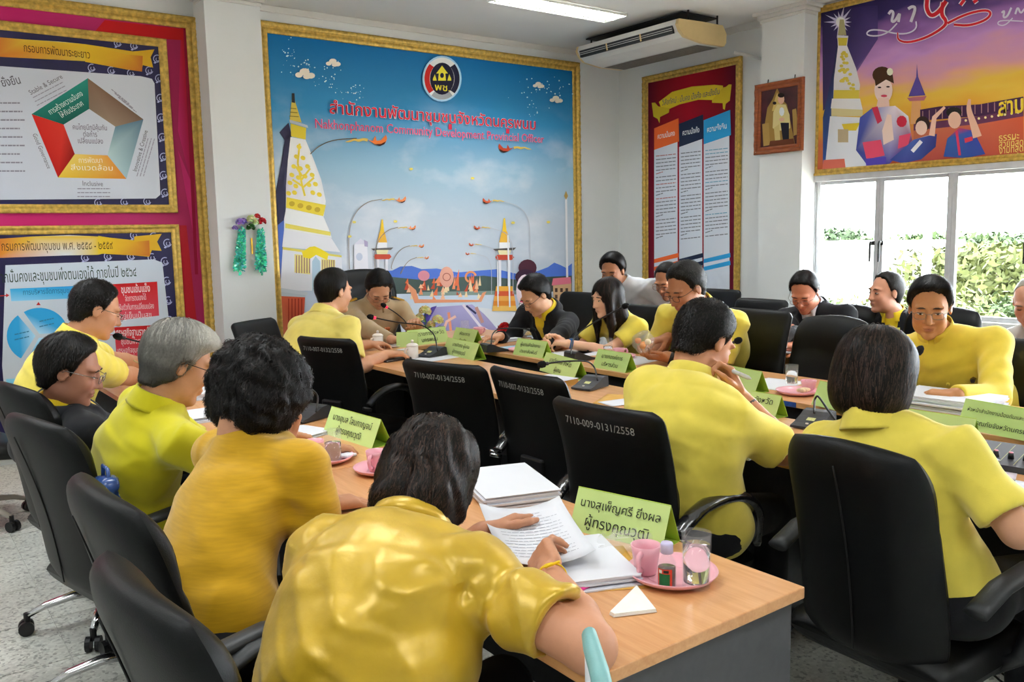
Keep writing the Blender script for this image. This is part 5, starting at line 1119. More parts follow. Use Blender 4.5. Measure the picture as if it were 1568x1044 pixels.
# ---------------------------------------------------------------- the pink board with its two charts
PP = Plane_('y', YB-.004)
pink = empty('notice_board', (1.2, YB-.004, .1), 0, 'tall pink and red notice board in a gilt frame holding two charts', 'board')
panel(PP, pink, -.55, .08, 2.09, 3.11, ramp_mat('pink_board_print', [(0, 'b9204a'), (.3, 'd03a78'), (.55, 'c4266a'), (.8, 'b8306a'), (1, 'a82a55')], 0, -.5, 2.1))
gold_frame(PP, pink, -.6, .05, 2.118, 3.135, .085)
q = Print(PP, pink, .008)
q.poly([(170, 345), (285, 345), (306, 540), (230, 540)], ['c8203c', 'a81a24', 'a01820', 'b01c30']); q.poly([(277, 30), (294, 48), (297, 300), (272, 200)], ['b0141c', '8a1014', '9a1440', 'b82a6a']); q.poly([(140, 54), (160, 31), (292, 46), (283, 62)], 'b21418'); q.poly([(272, 230), (297, 290), (303, 400), (276, 250)], 'b82a66'); q.poly([(280, 40), (286, 41), (303, 420), (298, 420)], '8a1230')
q.done('printed_ground')
def chart(u0, v0, u1, v1, label):
    c = empty('framed_chart', (u0, YB-.016, v0), 0, label, 'poster', 'framed charts on the pink board')
    pl = Plane_('y', YB-.016); panel(pl, c, u0+.01, v0+.01, u1-.01, v1-.01, mat('navy_print', '1d1748', .4, var=.15, scale=6)); gold_frame(pl, c, u0, v0, u1, v1, .06, .02, .035)
    q_ = Print(pl, c, .008); q_.k = 1.0; return c, q_
def ribbon(r, pts, tail):
    r.poly(pts, ['cf6a2a', 'e0b83a', 'dfe0e2', 'e6bb2c', 'd8a52a', 'e0bf4a', 'dcdde0', 'd8792e']); r.poly(tail, 'dfae2a')
def swirl(r, x, y, s_):
    r.arc(x, y, 7*s_, .3, 5.2, 1.6*s_, 'b9bbe0'); r.arc(x+1, y+1, 3.4*s_, -1, 4, 1.3*s_, 'b9bbe0'); r.ell(x-4*s_, y+8*s_, 2.4*s_, 1.6*s_, 'b9bbe0', 8)
c1, r1 = chart(.5, 1.706, 1.886, 2.955, 'framed chart with a five sided wheel in green, red, yellow and brown')
for (x, y) in ((240, 90), (243, 120), (245, 150), (246, 180), (248, 210), (250, 240), (250, 268), (252, 295), (205, 70), (180, 66), (225, 308), (190, 309), (150, 310), (228, 108), (200, 112), (170, 108), (140, 104)): swirl(r1, x, y, .8)
ribbon(r1, [(-8, 57), (40, 61), (90, 64), (130, 68), (222, 82), (130, 94), (90, 92), (-8, 87)], [(195, 80), (236, 76), (230, 88), (234, 104), (218, 100), (216, 110), (196, 106)]); r1.poly([(130, 68), (195, 84), (218, 86), (217, 110), (195, 107), (130, 95)], ['e6bb2c', 'e0a52a', 'c8702a', 'c8702a', 'e0a52a', 'e6bb2c'])
r1.poly([(-8, 101), (215, 117), (232, 121), (236, 128), (245, 298), (238, 304), (-8, 306)], ['c9ccd8', 'd2d5df', 'd2d5df', 'd2d5df', 'd6d8e2', 'd0d4de', 'c6cad6'])
O = [(134, 120), (219, 183), (193, 274), (88.5, 272), (48, 175)]; I_ = [(136, 167), (176, 194), (164, 238), (114, 236), (97, 191)]
for i, c in enumerate((['8a6a55', '7d6250', 'a08a76', '8f7a68'], ['5a7a90', 'a8c4ca', 'b9d2d4', '6a8a9a'], ['e08a34', 'e6c23a', 'eed06a', 'e8a048'], ['b91a14', 'd8281c', 'e03a2c', '8a1410'], ['1c7a6c', '2a8f80', '1f6a5e', '176054'])):
    j = (i+1) % 5; r1.poly([O[i], O[j], I_[j], I_[i]], c)
r1.text('คนไทยมีภูมิคุ้มกัน', (111, 195), (163, 196.5), '5a4a60', hgt=.05); r1.text('ต่อการ', (127, 206), (148, 206.5), '5a4a60', hgt=.05); r1.text('เปลี่ยนแปลง', (119, 216), (157, 217), '5a4a60', hgt=.05)
r1.text('กรอบการพัฒนาระยะยาว', (36, 74), (137, 85), '4a2a1a', hgt=.075)
r1.text('Stable & Secure', (45, 143), (94, 117), '6a6470', hgt=.045); r1.text('Good Governance', (52, 205), (75, 258), '6a6470', hgt=.04); r1.text('Inclusive', (126, 281), (157, 282), '6a6470', hgt=.05); r1.text('Innovative & Creative', (206, 262), (223, 200), '5a5460', hgt=.042)
r1.text('การสร้างความมั่นคง', (75, 173), (125, 143), 'e6efec', hgt=.05); r1.text('ให้กับประเทศ', (92, 178), (126, 158), 'e6efec', hgt=.05); r1.text('การพัฒนา', (120, 246), (156, 246), 'f4ead0', hgt=.05); r1.text('สิ่งแวดล้อม', (108, 257), (172, 258), 'f4ead0', hgt=.05); r1.text('ยั่งยืน', (2, 128), (30, 123), '4a4450', hgt=.075)
for i in range(9): r1.words((-5, 158+13*i), (30+4*(i % 3), 158+13*i), 2.2, '8a8694', rr6)
for i in range(3): r1.words((50+3*i, 150+6*i), (96+3*i, 126+6*i), 1.4, '9a96a4', rr6); r1.words((118, 289+6*i), (168, 289+6*i), 1.4, '8a8694', rr6); r1.words((170+5*i, 137+6*i), (198+5*i, 160+6*i), 1.4, '9a96a4', rr6); r1.words((209+5*i, 270), (226+5*i, 212), 1.3, '9a96a4', rr6)
r1.done('printed_chart')
c2, r2 = chart(.5, .14, 1.886, 1.622, 'framed chart with a blue three part pie and red boxes')
for (x, y) in ((256, 372), (252, 400), (255, 430), (257, 460), (259, 490), (262, 515), (235, 362), (205, 360), (232, 394), (200, 392), (165, 392), (130, 394)): swirl(r2, x, y, .85)
ribbon(r2, [(-8, 366), (50, 362), (105, 360), (150, 362), (228, 370), (150, 390), (100, 391), (-8, 395)], [(205, 362), (247, 358), (240, 370), (247, 384), (232, 383), (228, 393), (205, 391)]); r2.poly([(150, 361), (205, 370), (228, 368), (229, 392), (205, 391), (150, 388)], ['e6c12c', 'e0a52a', 'c8702a', 'c8702a', 'e0a52a', 'e6c12c'])
r2.text('กรมการพัฒนาชุมชน พ.ศ. ๒๕๕๘ - ๒๕๕๙', (2, 378), (172, 375.5), '4a341a', hgt=.085)
r2.poly([(8, 406), (235, 397), (248, 402), (266, 560), (268, 660), (12, 660), (3, 560)], ['c9d2de', 'ccd4e0', 'ccd4e0', 'd2d6de', 'd2d6de', 'c6ccd4', 'c6ccd4'])
r2.text('จากมั่นคงและชุมชนพึ่งตนเองได้ ภายในปี ๒๕๖๔', (-6, 426), (208, 416), '2e4030', hgt=.105)
r2.poly([(15, 442), (127, 437), (128, 456), (17, 461)], ['3aa8dc', '2a98d8', '5ab8e4', '8accec']); r2.text('การบริหารจัดการชุมชน', (35, 448), (110, 444.5), '2a6a94', hgt=.05)
for (a0, a1, dx, dy) in ((-2.15, -.05, 3, -3), (.05, 2.0, 2, 3), (2.1, 4.05, -3, 0)):
    r2.poly([(57+dx, 514+dy)]+[(57+dx+44*math.cos(t), 514+dy+40*math.sin(t)) for t in np.linspace(a0, a1, 14)], ['b4e0f4']+['34a4dc']*14)
for (x, y, e) in ((60, 492, 82), (22, 512, 44), (62, 535, 84)): r2.words((x, y), (e, y-5), 1.6, '3a7aa0', rr6); r2.words((x, y+8), (e, y+3), 1.6, '3a7aa0', rr6)
for (y, ws) in ((431, ('ชุมชนเข้มแข็ง', 'จัดการตนเองได้', 'ปรับตัวทันการเปลี่ยนแปลง', 'อยู่เย็นเป็นสุข')), (497, ('เศรษฐกิจฐานรากมั่นคง', 'ชุมชนพึ่งตนเอง', 'เศรษฐกิจชุมชนเข้มแข็ง'))):
    n = len(ws); r2.poly([(170+(y-431)*.07, y+4), (240+(y-431)*.05, y), (243+(y-431)*.05, y+52), (174+(y-431)*.07, y+60)], ['cf1f22', 'c81a1c', 'e04a58', 'e2566a'])
    for i, t in enumerate(ws): hw = (22, 16, 28, 24)[i] if y < 480 else (32, 22, 28)[i]; r2.text(t, (207-hw, y+13+i*13.5), (207+hw, y+10.5+i*13.5), 'f2dfe0', hgt=.075 if i == 0 else .058, bold=.012 if i == 0 else 0)
r2.line([(-4, 453), (11, 452)], 1.5, 'c02a2a'); r2.poly([(9, 449), (14, 452), (9, 455)], 'c02a2a'); r2.poly([(55, 467), (62, 467), (58.5, 462)], 'c02a2a'); r2.line([(163, 500), (163, 513), (175, 512)], 1.2, 'c02a2a')
for i in range(3): r2.words((102+2*i, 474+4*i), (118, 472+4*i), 1.3, '7a7a80', rr6)
r2.poly([(9, 580), (90, 574), (90, 594), (11, 600)], ['8ad0e8', '9ad8ec', '6ac4e4', '6ac4e4']); r2.words((13, 596), (45, 593), 3, '3a5a6a', rr6)
r2.done('printed_chart')

# ---------------------------------------------------------------- the red poster on the window wall
PR = Plane_('x', XR-.004)
red = empty('wall_poster', (XR-.004, 5.7, .8), 0, 'narrow dark red gilt framed poster with a yellow scroll and three columns', 'poster')
panel(PR, red, -6.32, .83, -5.12, 3.01, ramp_mat('dark_red_print', [(0, '5a1a34'), (.18, '8a1524'), (.5, 'b0162a'), (.82, '8e1424'), (1, '5a1230')], 1, 5.12, 6.32))
gold_frame(PR, red, -6.335, .81, -5.108, 3.032, .066)
r = Print(PR, red, .008); r.k = 1.15
Z7 = lambda x, y: (980+x/5.218, 90+y/5.218)
r.poly([Z7(155, 345), Z7(260, 265), Z7(420, 222), Z7(600, 208), Z7(668, 215), Z7(665, 330), Z7(470, 328), Z7(320, 365), Z7(185, 425)], 'ddc432'); r.poly([Z7(98, 352), Z7(125, 350), Z7(150, 380), Z7(240, 395), Z7(235, 430), Z7(165, 465), Z7(160, 515), Z7(145, 480), Z7(112, 462)], 'd0b62c'); r.poly([Z7(668, 230), Z7(690, 225), Z7(715, 205), Z7(737, 206), Z7(722, 335), Z7(690, 360), Z7(682, 408), Z7(668, 400), Z7(665, 355), Z7(580, 352), Z7(580, 330)], 'd0b62c')
r.text('วิสัยทัศน์ : มั่นคง มั่งคั่ง และยั่งยืน', Z7(180, 355), Z7(640, 262), '4a4a78', hgt=.075, shear=.1)
for (x0, x1, y0, y1, z0, z1, c, t) in ((118, 312, 556, 475, 728, 660, 'ef6a33', 'ความมั่นคง'), (318, 510, 520, 445, 706, 636, '27314c', 'ความมั่งคั่ง'), (515, 728, 492, 408, 684, 610, '2f9ad4', 'ความยั่งยืน')):
    r.poly([Z7(x0, z0-30), Z7(x1-8, z1-30), Z7(x1-6, 1845), Z7(x0, 1850)], ['cfd4e0', 'd6dae4', 'd2d9e4', 'ccd4e0'])
    r.poly([Z7(x0, y0), Z7(x1, y1), Z7(x1+5, z1), Z7(x0, z0)], c); r.text(t, Z7(x0+28, (y0+z0)/2-18), Z7(x1-30, (y1+z1)/2+28), 'eef0f4', hgt=.07, bold=.01)
    for i in range(26):
        yy = z0+50+i*28.5
        if yy > 1440: break
        e = x1-20 if (i % 6 != 5) else x0+70
        r.words(Z7(x0+14, yy), Z7(e, yy-(x1-x0)*.09), 1.3, ('b06a6e' if x0 == 118 and i in (0, 5, 8, 12) else '6aa0b8' if x0 == 515 and i in (0, 1, 9, 18) else '70747e'), rr6)
    for k in (0, 62): r.poly([Z7(x0, 1600-(x0-118)*.0+k), Z7(x1, 1550+k), Z7(x1+2, 1585+k), Z7(x0, 1632+k)], c)
r.done('printed_poster')

# ---------------------------------------------------------------- the sunset banner over the window
PS = Plane_('x', XR-.004)
sunb = empty('wall_banner', (XR-.004, 3.0, 1.93), 0, 'sunset coloured banner in a gilt frame hanging above the windows', 'banner')
panel(PS, sunb, -4.35, 1.95, -1.4, 3.27, ramp_mat('sunset_print', [(0, 'c9603c'), (.14, 'd97a50'), (.28, 'f0b040'), (.40, 'f4c850'), (.50, 'ecaaa0'), (.64, 'd29ad8'), (.77, 'a070b8'), (.89, '40326e'), (1, '2a2456')], 2, 1.95, 3.26, dist=.28))
gold_frame(PS, sunb, -4.372, 1.925, -1.35, 3.285, .052, .03, .045)
g = Print(PS, sunb, .008); g.k = 1.15
g.poly([(1260, 20), (1320, 10), (1345, 8), (1345, 60), (1300, 130), (1261, 170)], ['2a2450', '352a62', '352a62', '5a4484', '8a6a9a', '4a3a68'])
for t in np.linspace(0, 2*math.pi, 14, endpoint=False): L = 26 if int(t*10) % 2 else 17; g.poly([(1288+3*math.cos(t+1.57), 34+3*math.sin(t+1.57)), (1288+L*math.cos(t), 34+L*math.sin(t)), (1288-3*math.cos(t+1.57), 34-3*math.sin(t+1.57))], 'c9c4e0')
g.ell(1288, 34, 7, 8, 'f2f0f8'); g.poly([(1284, 54), (1290, 54), (1297, 54), (1293, 30), (1287, 30)], 'b0a878')
g.poly([(1261, 180), (1278, 100), (1282, 62), (1284, 150), (1276, 258), (1261, 258)], ['3a4a7a', '2c2c50', '2c2c50', '5a6a9a', '4a7ab8', '3a5aa0'])
g.poly([(1283, 54), (1300, 55), (1298, 70), (1312, 105), (1318, 130), (1316, 150), (1277, 150), (1278, 120), (1284, 72)], 'dcd8dc'); g.poly([(1284, 58), (1299, 58), (1297, 70), (1285, 70)], 'cbb53e')
for i in range(30): u = rr6.uniform(0, 1); w = 4+u*17; g.ell(1293+u*4+rr6.uniform(-w, w)*.75, 80+u*58, 3, 2.4, 'd2be4a', 8); g.n -= .00004
g.poly([(1278, 138), (1317, 138), (1316, 151), (1277, 151)], 'd8c24a'); g.poly([(1275, 151), (1318, 151), (1322, 168), (1273, 166)], 'e2e0e4'); g.poly([(1274, 166), (1322, 168), (1322, 178), (1274, 178)], 'd8cc9a'); g.poly([(1272, 178), (1324, 180), (1332, 258), (1264, 258)], 'dde0ea'); g.poly([(1290, 190), (1318, 188), (1312, 200), (1294, 200)], 'dcc23a'); g.poly([(1284, 198), (1300, 198), (1300, 218), (1284, 218)], 'b9a88a'); g.poly([(1262, 245), (1294, 243), (1296, 258), (1260, 260)], 'd06a5a')
# clock tower and bridge
g.poly([(1395, 190), (1398, 145), (1410, 145), (1413, 190)], 'd9a06a'); g.poly([(1392, 148), (1404, 118), (1405, 98), (1407, 118), (1418, 146)], '5a4a98'); g.poly([(1390, 150), (1420, 147), (1416, 154), (1394, 155)], 'b86a7a')
g.poly([(1400, 190), (1500, 178), (1568, 165), (1568, 178), (1500, 190), (1400, 200)], '6a3a5a'); g.poly([(1410, 168), (1440, 163), (1500, 160), (1568, 148), (1568, 166), (1500, 178), (1410, 185)], '4a2a4e')
for i in range(16): g.line([(1414+10*i, 170-1.2*i), (1414+10*i, 186-1.4*i)], 1.2, 'b98a8a')
g.poly([(1400, 200), (1500, 190), (1568, 178), (1568, 236), (1400, 250)], ['b96a4a', 'c8644a', 'c85a3c', 'b8503c', 'a84a44'])
for i in range(10): g.ell(1470+10*i, 186-1.5*i, 2, 2, 'f4d89a', 8)
# printed people
g.ell(1352, 115, 15, 13, '4a3020'); g.ell(1354, 138, 14, 20, 'ecd0c8'); g.poly([(1340, 118), (1368, 114), (1370, 128), (1358, 122), (1342, 132)], '4a3020'); g.ell(1364, 110, 5, 6, 'e8e8d0', 8); g.poly([(1346, 150), (1362, 150), (1364, 168), (1342, 170)], 'e6c4b8')
g.poly([(1318, 180), (1336, 166), (1352, 164), (1372, 162), (1392, 178), (1398, 215), (1380, 235), (1362, 252), (1330, 254), (1312, 230)], ['4a54a8', '5a64b8', 'd0607a', 'ecdce4', 'dfe0ee', '7a3a6a', 'd8486a', '4a4aa8', '5058b0', '3a448e']); g.poly([(1336, 165), (1345, 163), (1352, 185), (1345, 190)], 'd03a5a'); g.poly([(1322, 218), (1350, 214), (1356, 238), (1328, 244)], 'e0506e'); g.poly([(1378, 208), (1396, 204), (1392, 222), (1376, 228)], 'e0506e'); g.poly([(1352, 200), (1360, 175), (1366, 176), (1370, 214), (1354, 222)], 'efcfc4'); g.poly([(1326, 243), (1358, 240), (1358, 254), (1328, 256)], '5548b8'); g.ell(1382, 186, 8, 9, 'cc3048', 10); g.ell(1355, 147, 5, 2, 'c8405a', 8); g.ell(1348, 134, 3, 1.3, '3a2420', 8); g.ell(1361, 133, 3, 1.3, '3a2420', 8)
g.ell(1414, 190, 11, 12, '3c2a24'); g.ell(1412, 196, 9, 11, 'ecc8b8'); g.poly([(1364, 245), (1400, 214), (1420, 208), (1436, 205), (1434, 225), (1412, 244), (1384, 250)], ['3a4a90', '4a60a8', 'd9d8e4', '3a3a80', '2e3a78', '3a4a90', '4a50a0']); g.line([(1428, 208), (1432, 180), (1448, 164)], [9, 7, 4], 'e8bca8'); g.line([(1398, 232), (1412, 216)], 6, 'e8e4ec')
g.ell(1462, 172, 12, 8, '2c2a26'); g.ell(1463, 184, 10, 13, 'e0b49c'); g.poly([(1446, 240), (1452, 212), (1470, 196), (1492, 200), (1510, 236), (1480, 242)], ['34509a', '3a64a8', 'c03a58', '3c4aa0', '3a4a9a', '34509a']); g.line([(1498, 210), (1492, 190), (1484, 168), (1486, 152)], [14, 11, 8, 4], 'e0b098'); g.poly([(1478, 212), (1490, 209), (1491, 215), (1479, 219)], 'd03a4a'); g.line([(1466, 200), (1471, 238)], 4, 'd03a5a')
# brush lettering
for (c, w) in (('d9d4e2', 6.5), ('d9d4e2', 6.5)):
    g.line([(1362, 22), (1366, 16), (1370, 20), (1366, 34), (1372, 33), (1380, 18), (1377, 34)], 4, c); g.line([(1392, 14), (1398, 10), (1404, 12), (1396, 34)], 4.5, c); g.line([(1375, 36), (1362, 50), (1345, 56), (1327, 54), (1332, 46), (1350, 46), (1372, 52), (1392, 52), (1405, 44), (1404, 33)], 2.2, c)
for (c, w) in (('e8dde6', 9.5), ('d02430', 6)):
    g.line([(1421, 0), (1420, 14), (1427, 26), (1440, 18), (1450, 2)], w, c); g.line([(1446, 4), (1442, 22), (1452, 34), (1444, 44), (1420, 58), (1392, 66), (1376, 62), (1376, 50)], [w, w, w*.8, w*.7, w*.6, w*.55, w*.5, w*.3], c); g.line([(1452, 36), (1480, 22), (1510, 15), (1520, 20), (1512, 31), (1485, 40), (1462, 38)], [w*.6]*7, c); g.line([(1478, 0), (1472, 8)], w*.8, c); g.line([(1498, 0), (1492, 4)], w*.8, c)
g.line([(1535, 20), (1540, 16), (1537, 28), (1544, 26), (1550, 12)], 3, 'd9d4e2'); g.line([(1552, 28), (1540, 40), (1528, 38), (1532, 31), (1568, 33)], 1.8, 'd9d4e2'); g.line([(1556, 22), (1560, 10), (1564, 22), (1570, 14)], 3, 'd9d4e2')
g.text('สาม', (1530, 167), (1568, 160), 'e6c93a', hgt=.16, bold=.02); g.text('ธรรมะ', (1531, 212), (1562, 208), 'e6d070', hgt=.07); g.text('สวยที่สุด', (1531, 222), (1568, 218), 'e6d070', hgt=.07); g.text('งามที่สุด', (1531, 231), (1568, 227), 'e6d070', hgt=.07)
g.done('printed_picture')

# ---------------------------------------------------------------- framed portrait on the pillar
PF = Plane_('x', 6.23-.002)
po = empty('framed_portrait', (6.228, 4.56, 2.43), 0, 'brown carved wooden frame with a seated figure on a golden throne, hung on the pillar', 'picture')
a0 = PF.pix(1158, 131); a1 = PF.pix(1233, 117); b0 = PF.pix(1233, 230); u0, u1, v1, v0 = a0[0], a1[0], (a0[1]+a1[1])/2, b0[1]
panel(PF, po, u0+.01, v0+.01, u1-.01, v1-.01, mat('portrait_ground', '4a1a22', .35, var=.4, scale=8))
_mf = M_goldf; M_goldf = M_wood_fr; gold_frame(PF, po, u0, v0, u1, v1, .06, .03, .03); M_goldf = _mf
h = Print(PF, po, .008); h.k = 1.1
for (pts, c) in (([(1178, 220), (1172, 190), (1176, 165), (1184, 152), (1191, 134), (1198, 152), (1206, 160), (1212, 190), (1218, 220)], '9a7a3e'), ([(1183, 170), (1188, 150), (1191, 142), (1195, 150), (1200, 170)], 'd0b468'), ([(1184, 196), (1185, 172), (1191, 160), (1204, 160), (1210, 176), (1211, 196), (1204, 200), (1190, 200)], 'd6c68a'), ([(1186, 196), (1194, 190), (1196, 218), (1188, 220)], 'cbb878'), ([(1196, 188), (1209, 188), (1209, 214), (1200, 217)], '20202c'), ([(1168, 190), (1178, 188), (1180, 222), (1170, 224)], 'a8884a'), ([(1214, 168), (1220, 166), (1224, 205), (1216, 208)], 'a8884a'), ([(1180, 216), (1216, 212), (1218, 222), (1178, 226)], '6a3a24')): h.poly(pts, c)
h.ell(1197, 152, 5, 7.5, 'dcae96', 14); h.ell(1197, 146, 5.2, 3.6, '241a18', 12); h.ell(1198, 183, 4.5, 3, 'dcae96', 8); h.ell(1198, 171, 4, 7, 'e2e6ea', 8); h.ell(1187, 158, 3, 2.5, '2a1c1c', 8)
h.done('printed_picture')
for px_ in (1177, 1218):
    w = PF.pix(px_, 122); MB().tube([tuple(np.array(PF.w(w[0], v1, .01))-np.array(po.location)), tuple(np.array(PF.w(w[0], v1+.03, .004))-np.array(po.location))], .004, 6).build('hanging_hook', M_black, po)
# ================================================================== things on the tables
M_card = mat('green_card', 'c6de8c', .6, var=.03, scale=6); M_cardin = mat('green_card_inside', 'b4d64e', .6, var=.03, scale=6); M_ink = mat('black_ink', '23281c', .7, var=.05)
M_paper = mat('white_paper', 'dfe0e7', .8, var=.02, scale=4); M_pedge = mat('paper_edges', 'dcdde6', .85, var=.12, scale=300, stretch=(.1, .1, 8)); M_pink = mat('pink_melamine', 'f0aebb', .32, var=.04, scale=10, coat=.3); M_pinkd = mat('pink_melamine_under', 'e08a84', .4, var=.04); M_ceram = mat('white_ceramic', 'ece4de', .3, var=.03, coat=.3)
M_micb = mat('microphone_body_grey', '35363a', .45, var=.1, scale=40); M_foam = mat('foam_black', '0c0c0d', .95, var=.2, scale=300, bump=.5, bscale=700); M_redl = mat('red_ring_light', 'ff3048', .4, emit='ff2040', es=1.5, var=0); M_yel = mat('yellow_label', 'd8d890', .5, var=.2, scale=200); M_env = mat('manila_envelope', 'd9a64a', .6, var=.06)
def glassmat(name, col=(1, 1, 1), ior=1.45, rough=0.):
    m = bpy.data.materials.new(name); m.use_nodes = True; b = m.node_tree.nodes['Principled BSDF']; b.inputs['Base Color'].default_value = (*col, 1); b.inputs['Transmission Weight'].default_value = 1; b.inputs['IOR'].default_value = ior; b.inputs['Roughness'].default_value = rough; return m
M_glass = mat('drinking_glass', 'f2f6f6', .03, var=.01, spec=.7, alpha=.07); M_water = glassmat('water', (.96, .98, 1), 1.33); M_film = mat('clear_film', 'f4f6f8', .12, var=.02, coat=.8, alpha=.16); M_brownl = glassmat('brown_tonic', (.10, .045, .02), 1.34)
def T(px, py, z=TZ): return onz(px, py, z)
def tent_card(A, B, lines, label, h=.10, dp=.085, fs=.034):
    a, b = T(*A), T(*B); m = (a+b)/2; u = nrm((b-a)*np.array([1, 1, 0])); n = np.array([u[1], -u[0], 0]); n = n if n@(np.array([0, 0, 0])-m) > 0 else -n; W = np.linalg.norm(b-a)
    r = empty('name_card', (m[0], m[1], TZ), 0, label, 'name card', 'green tent name cards')
    t = .0016
    def slab(p0, p1, m_, name):          # p0 bottom, p1 top offsets in (n,z)
        V = []; d = nrm(np.array([p1[0]-p0[0], p1[1]-p0[1]])); nn = np.array([-d[1], d[0]])*t
        for (q, zz) in (p0, p1, (p1[0]+nn[0], p1[1]+nn[1]), (p0[0]+nn[0], p0[1]+nn[1])):
            for s in (-1, 1): V.append(u*s*W/2+n*q+Zv*zz)
        return MB().add(V, [(0, 1, 3, 2), (2, 3, 5, 4), (4, 5, 7, 6), (6, 7, 1, 0), (0, 2, 4, 6), (1, 7, 5, 3)]).build(name, m_, r, fix=True)
    f = slab((0, .0), (-dp/2, h), M_card, 'front_leaf'); slab((-dp/2, h), (-dp, .0), M_cardin, 'back_leaf'); slab((-.004, .001), (-dp+.004, .001), M_cardin, 'foot_leaf')
    d = nrm(np.array([-dp/2, h])); sl = math.hypot(dp/2, h)
    su = u if (np.cross(u, Zv)@n) > 0 else -u
    for i, tx in enumerate(lines):
        if not tx.strip(): continue
        V, F = text_mesh(tx, fs); w = V[:, 0].max()-V[:, 0].min(); k = min(1., W*.86/w); yy = sl*(.66-.40*i) if len(lines) > 1 else sl*.5
        P = [su*(x*k)+(n*d[0]+Zv*d[1])*(yy+y*k)+(n*d[1]-Zv*d[0])*.0022 for x, y, _ in V]; MB().add(P, F).build('lettering', M_ink, f)
    return r
tent_card((871.6, 810), (1013, 845), ('นางสุเพ็ญศรี ยิ่งผล', 'ผู้ทรงคุณวุฒิ'), 'green name card with two printed lines behind the water glass nearest the camera', .102, .09, .036)
tent_card((494, 663), (569, 687), ('นางอุบล โสมกาญจน์', 'ผู้ทรงคุณวุฒิ'), 'green name card behind the pink saucer of the curly haired woman', .10, .09, .034)
tent_card((630, 530), (688, 522.5), ('ผู้ว่าราชการจังหวัด', 'นครพนม'), 'broad green name card below the cream flowers on the head table', .105, .09, .04)
tent_card((607, 532), (640, 531), (' ', ' '), 'green name card half hidden behind the white lidded mug', .10, .085)
tent_card((690, 525.5), (723, 531), ('พัฒนาการ', 'จังหวัด'), 'green name card between the head table mug and the far microphone', .11, .1, .032)
tent_card((677, 541), (725, 552), ('นายอำเภอ ผู้แทน', 'ผู้ทรงคุณวุฒิ'), 'green name card behind the first empty numbered chair', .10, .09, .032)
tent_card((785, 542.5), (830, 549), ('ผู้แทนสำนักงาน', 'ประชาสัมพันธ์'), 'green name card in front of the young man in black', .10, .09, .03)
tent_card((826, 567), (878, 583), ('นายวีรพงษ์ สิงห์โต', 'ผู้แทน'), 'green name card behind the microphone with the yellow label', .10, .09, .034)
tent_card((907, 562), (957, 571), ('นายกองค์การ', 'บริหารส่วน'), 'green name card in front of the long haired woman\'s pink cup', .10, .09, .032)
tent_card((1106, 592), (1155, 603), (' ', ' '), 'green name card with a dark clip just right of the yellow polo', .10, .09)
tent_card((1140, 633), (1186, 642), ('จังหวัด', ' '), 'green name card peeping out under the resting forearm', .09, .085, .034)
tent_card((1242, 619), (1318, 638), ('พัฒนาการ', ' '), 'green name card behind the bobbed hair', .10, .09, .034)
tent_card((1368, 668), (1485, 688), (' ', ' '), 'green name card beyond the bobbed woman\'s paper', .10, .085)
tent_card((1465, 654), (1592, 680), ('หัวหน้าสำนักงานป้องกันและบรรเทา', 'สาธารณภัยจังหวัดนครพนม'), 'large green name card in front of the yellow suit man\'s paper stack', .105, .09, .03)

# ---------------------------------------------------------------- conference microphones
def mic(base, az, neck, label, ring=False, s=1., lab=True):
    """base: table point; az: direction of the low front edge (towards its user); neck: points of the gooseneck, last = foam head"""
    r = empty('table_microphone', (base[0], base[1], TZ), math.radians(az), label, 'microphone', 'gooseneck table microphones')
    pf = [(.085, .004), (.085, .012), (.05, .020), (.0, .038), (-.03, .052), (-.06, .056), (-.075, .05), (-.08, .004)]
    b = MB().prism([(x*s, z*s) for x, z in pf], 'y', -.055*s, .055*s).build('base', M_micb, r, fix=True)
    if lab: MB().add([(.035*s, -.016*s, .0268*s), (.035*s, .016*s, .0268*s), (.015*s, .016*s, .0345*s), (.015*s, -.016*s, .0345*s)], [(0, 1, 2, 3)]).build('button_label', M_yel, b)
    MB().lathe([(0, .0), (.006, .0), (.006, .004), (0, .004)], 10, (.06*s, 0, .018*s)).build('button', M_ceram, b)
    inv = Matrix.Rotation(-math.radians(az), 3, 'Z'); L = [tuple(inv @ (Vector(p)-r.location)) for p in neck]
    P = [np.array(L[0])]
    for i in range(len(L)-1):
        for q in np.linspace(0, 1, 6)[1:]: P.append(np.array(L[i])*(1-q)+np.array(L[i+1])*q)
    for _ in range(3): P = [P[0]]+[(P[i-1]+2*P[i]+P[i+1])/4 for i in range(1, len(P)-1)]+[P[-1]]
    g = MB().tube(P, .0042, 8).build('gooseneck', M_black, r, True)
    d = nrm(P[-1]-P[-3]); e = P[-1]
    MB().tube([e-d*.022, e-d*.016, e, e+d*.014, e+d*.022], [.008, .016, .0175, .013, .004], 14).build('foam_head', M_foam, g, True)
    MB().tube([e-d*.036, e-d*.022], .0085, 12).build('light_ring', M_redl if ring else M_micb, g, True)
    return r
mic(T(662, 545), 195, [T(670, 537, .81), atd(666, 512, 5.5), atd(648, 497, 5.5), atd(610, 494, 5.45), atd(567, 485, 5.4)], 'table microphone with a red ring in front of the man in pale yellow', True)
mic(T(634, 517), 95, [T(625, 508, .81), atd(622, 492, 6.35), atd(605, 478, 6.3), atd(587, 467, 6.25)], 'table microphone with a red ring at the mouth of the man in khaki', True, lab=False)
mic(T(757, 538), -10, [T(752, 528, .8), atd(753, 512, 5.7), atd(762, 503, 5.72), atd(790, 502, 5.75), atd(816, 505, 5.78)], 'table microphone bent towards the young man in black', lab=False)
mic(T(888, 551), -5, [T(874, 543, .8), atd(876, 520, 5.2), atd(892, 504, 5.2), atd(930, 482, 5.15), atd(958, 468, 5.1)], 'table microphone reaching up before the long haired woman', lab=False)
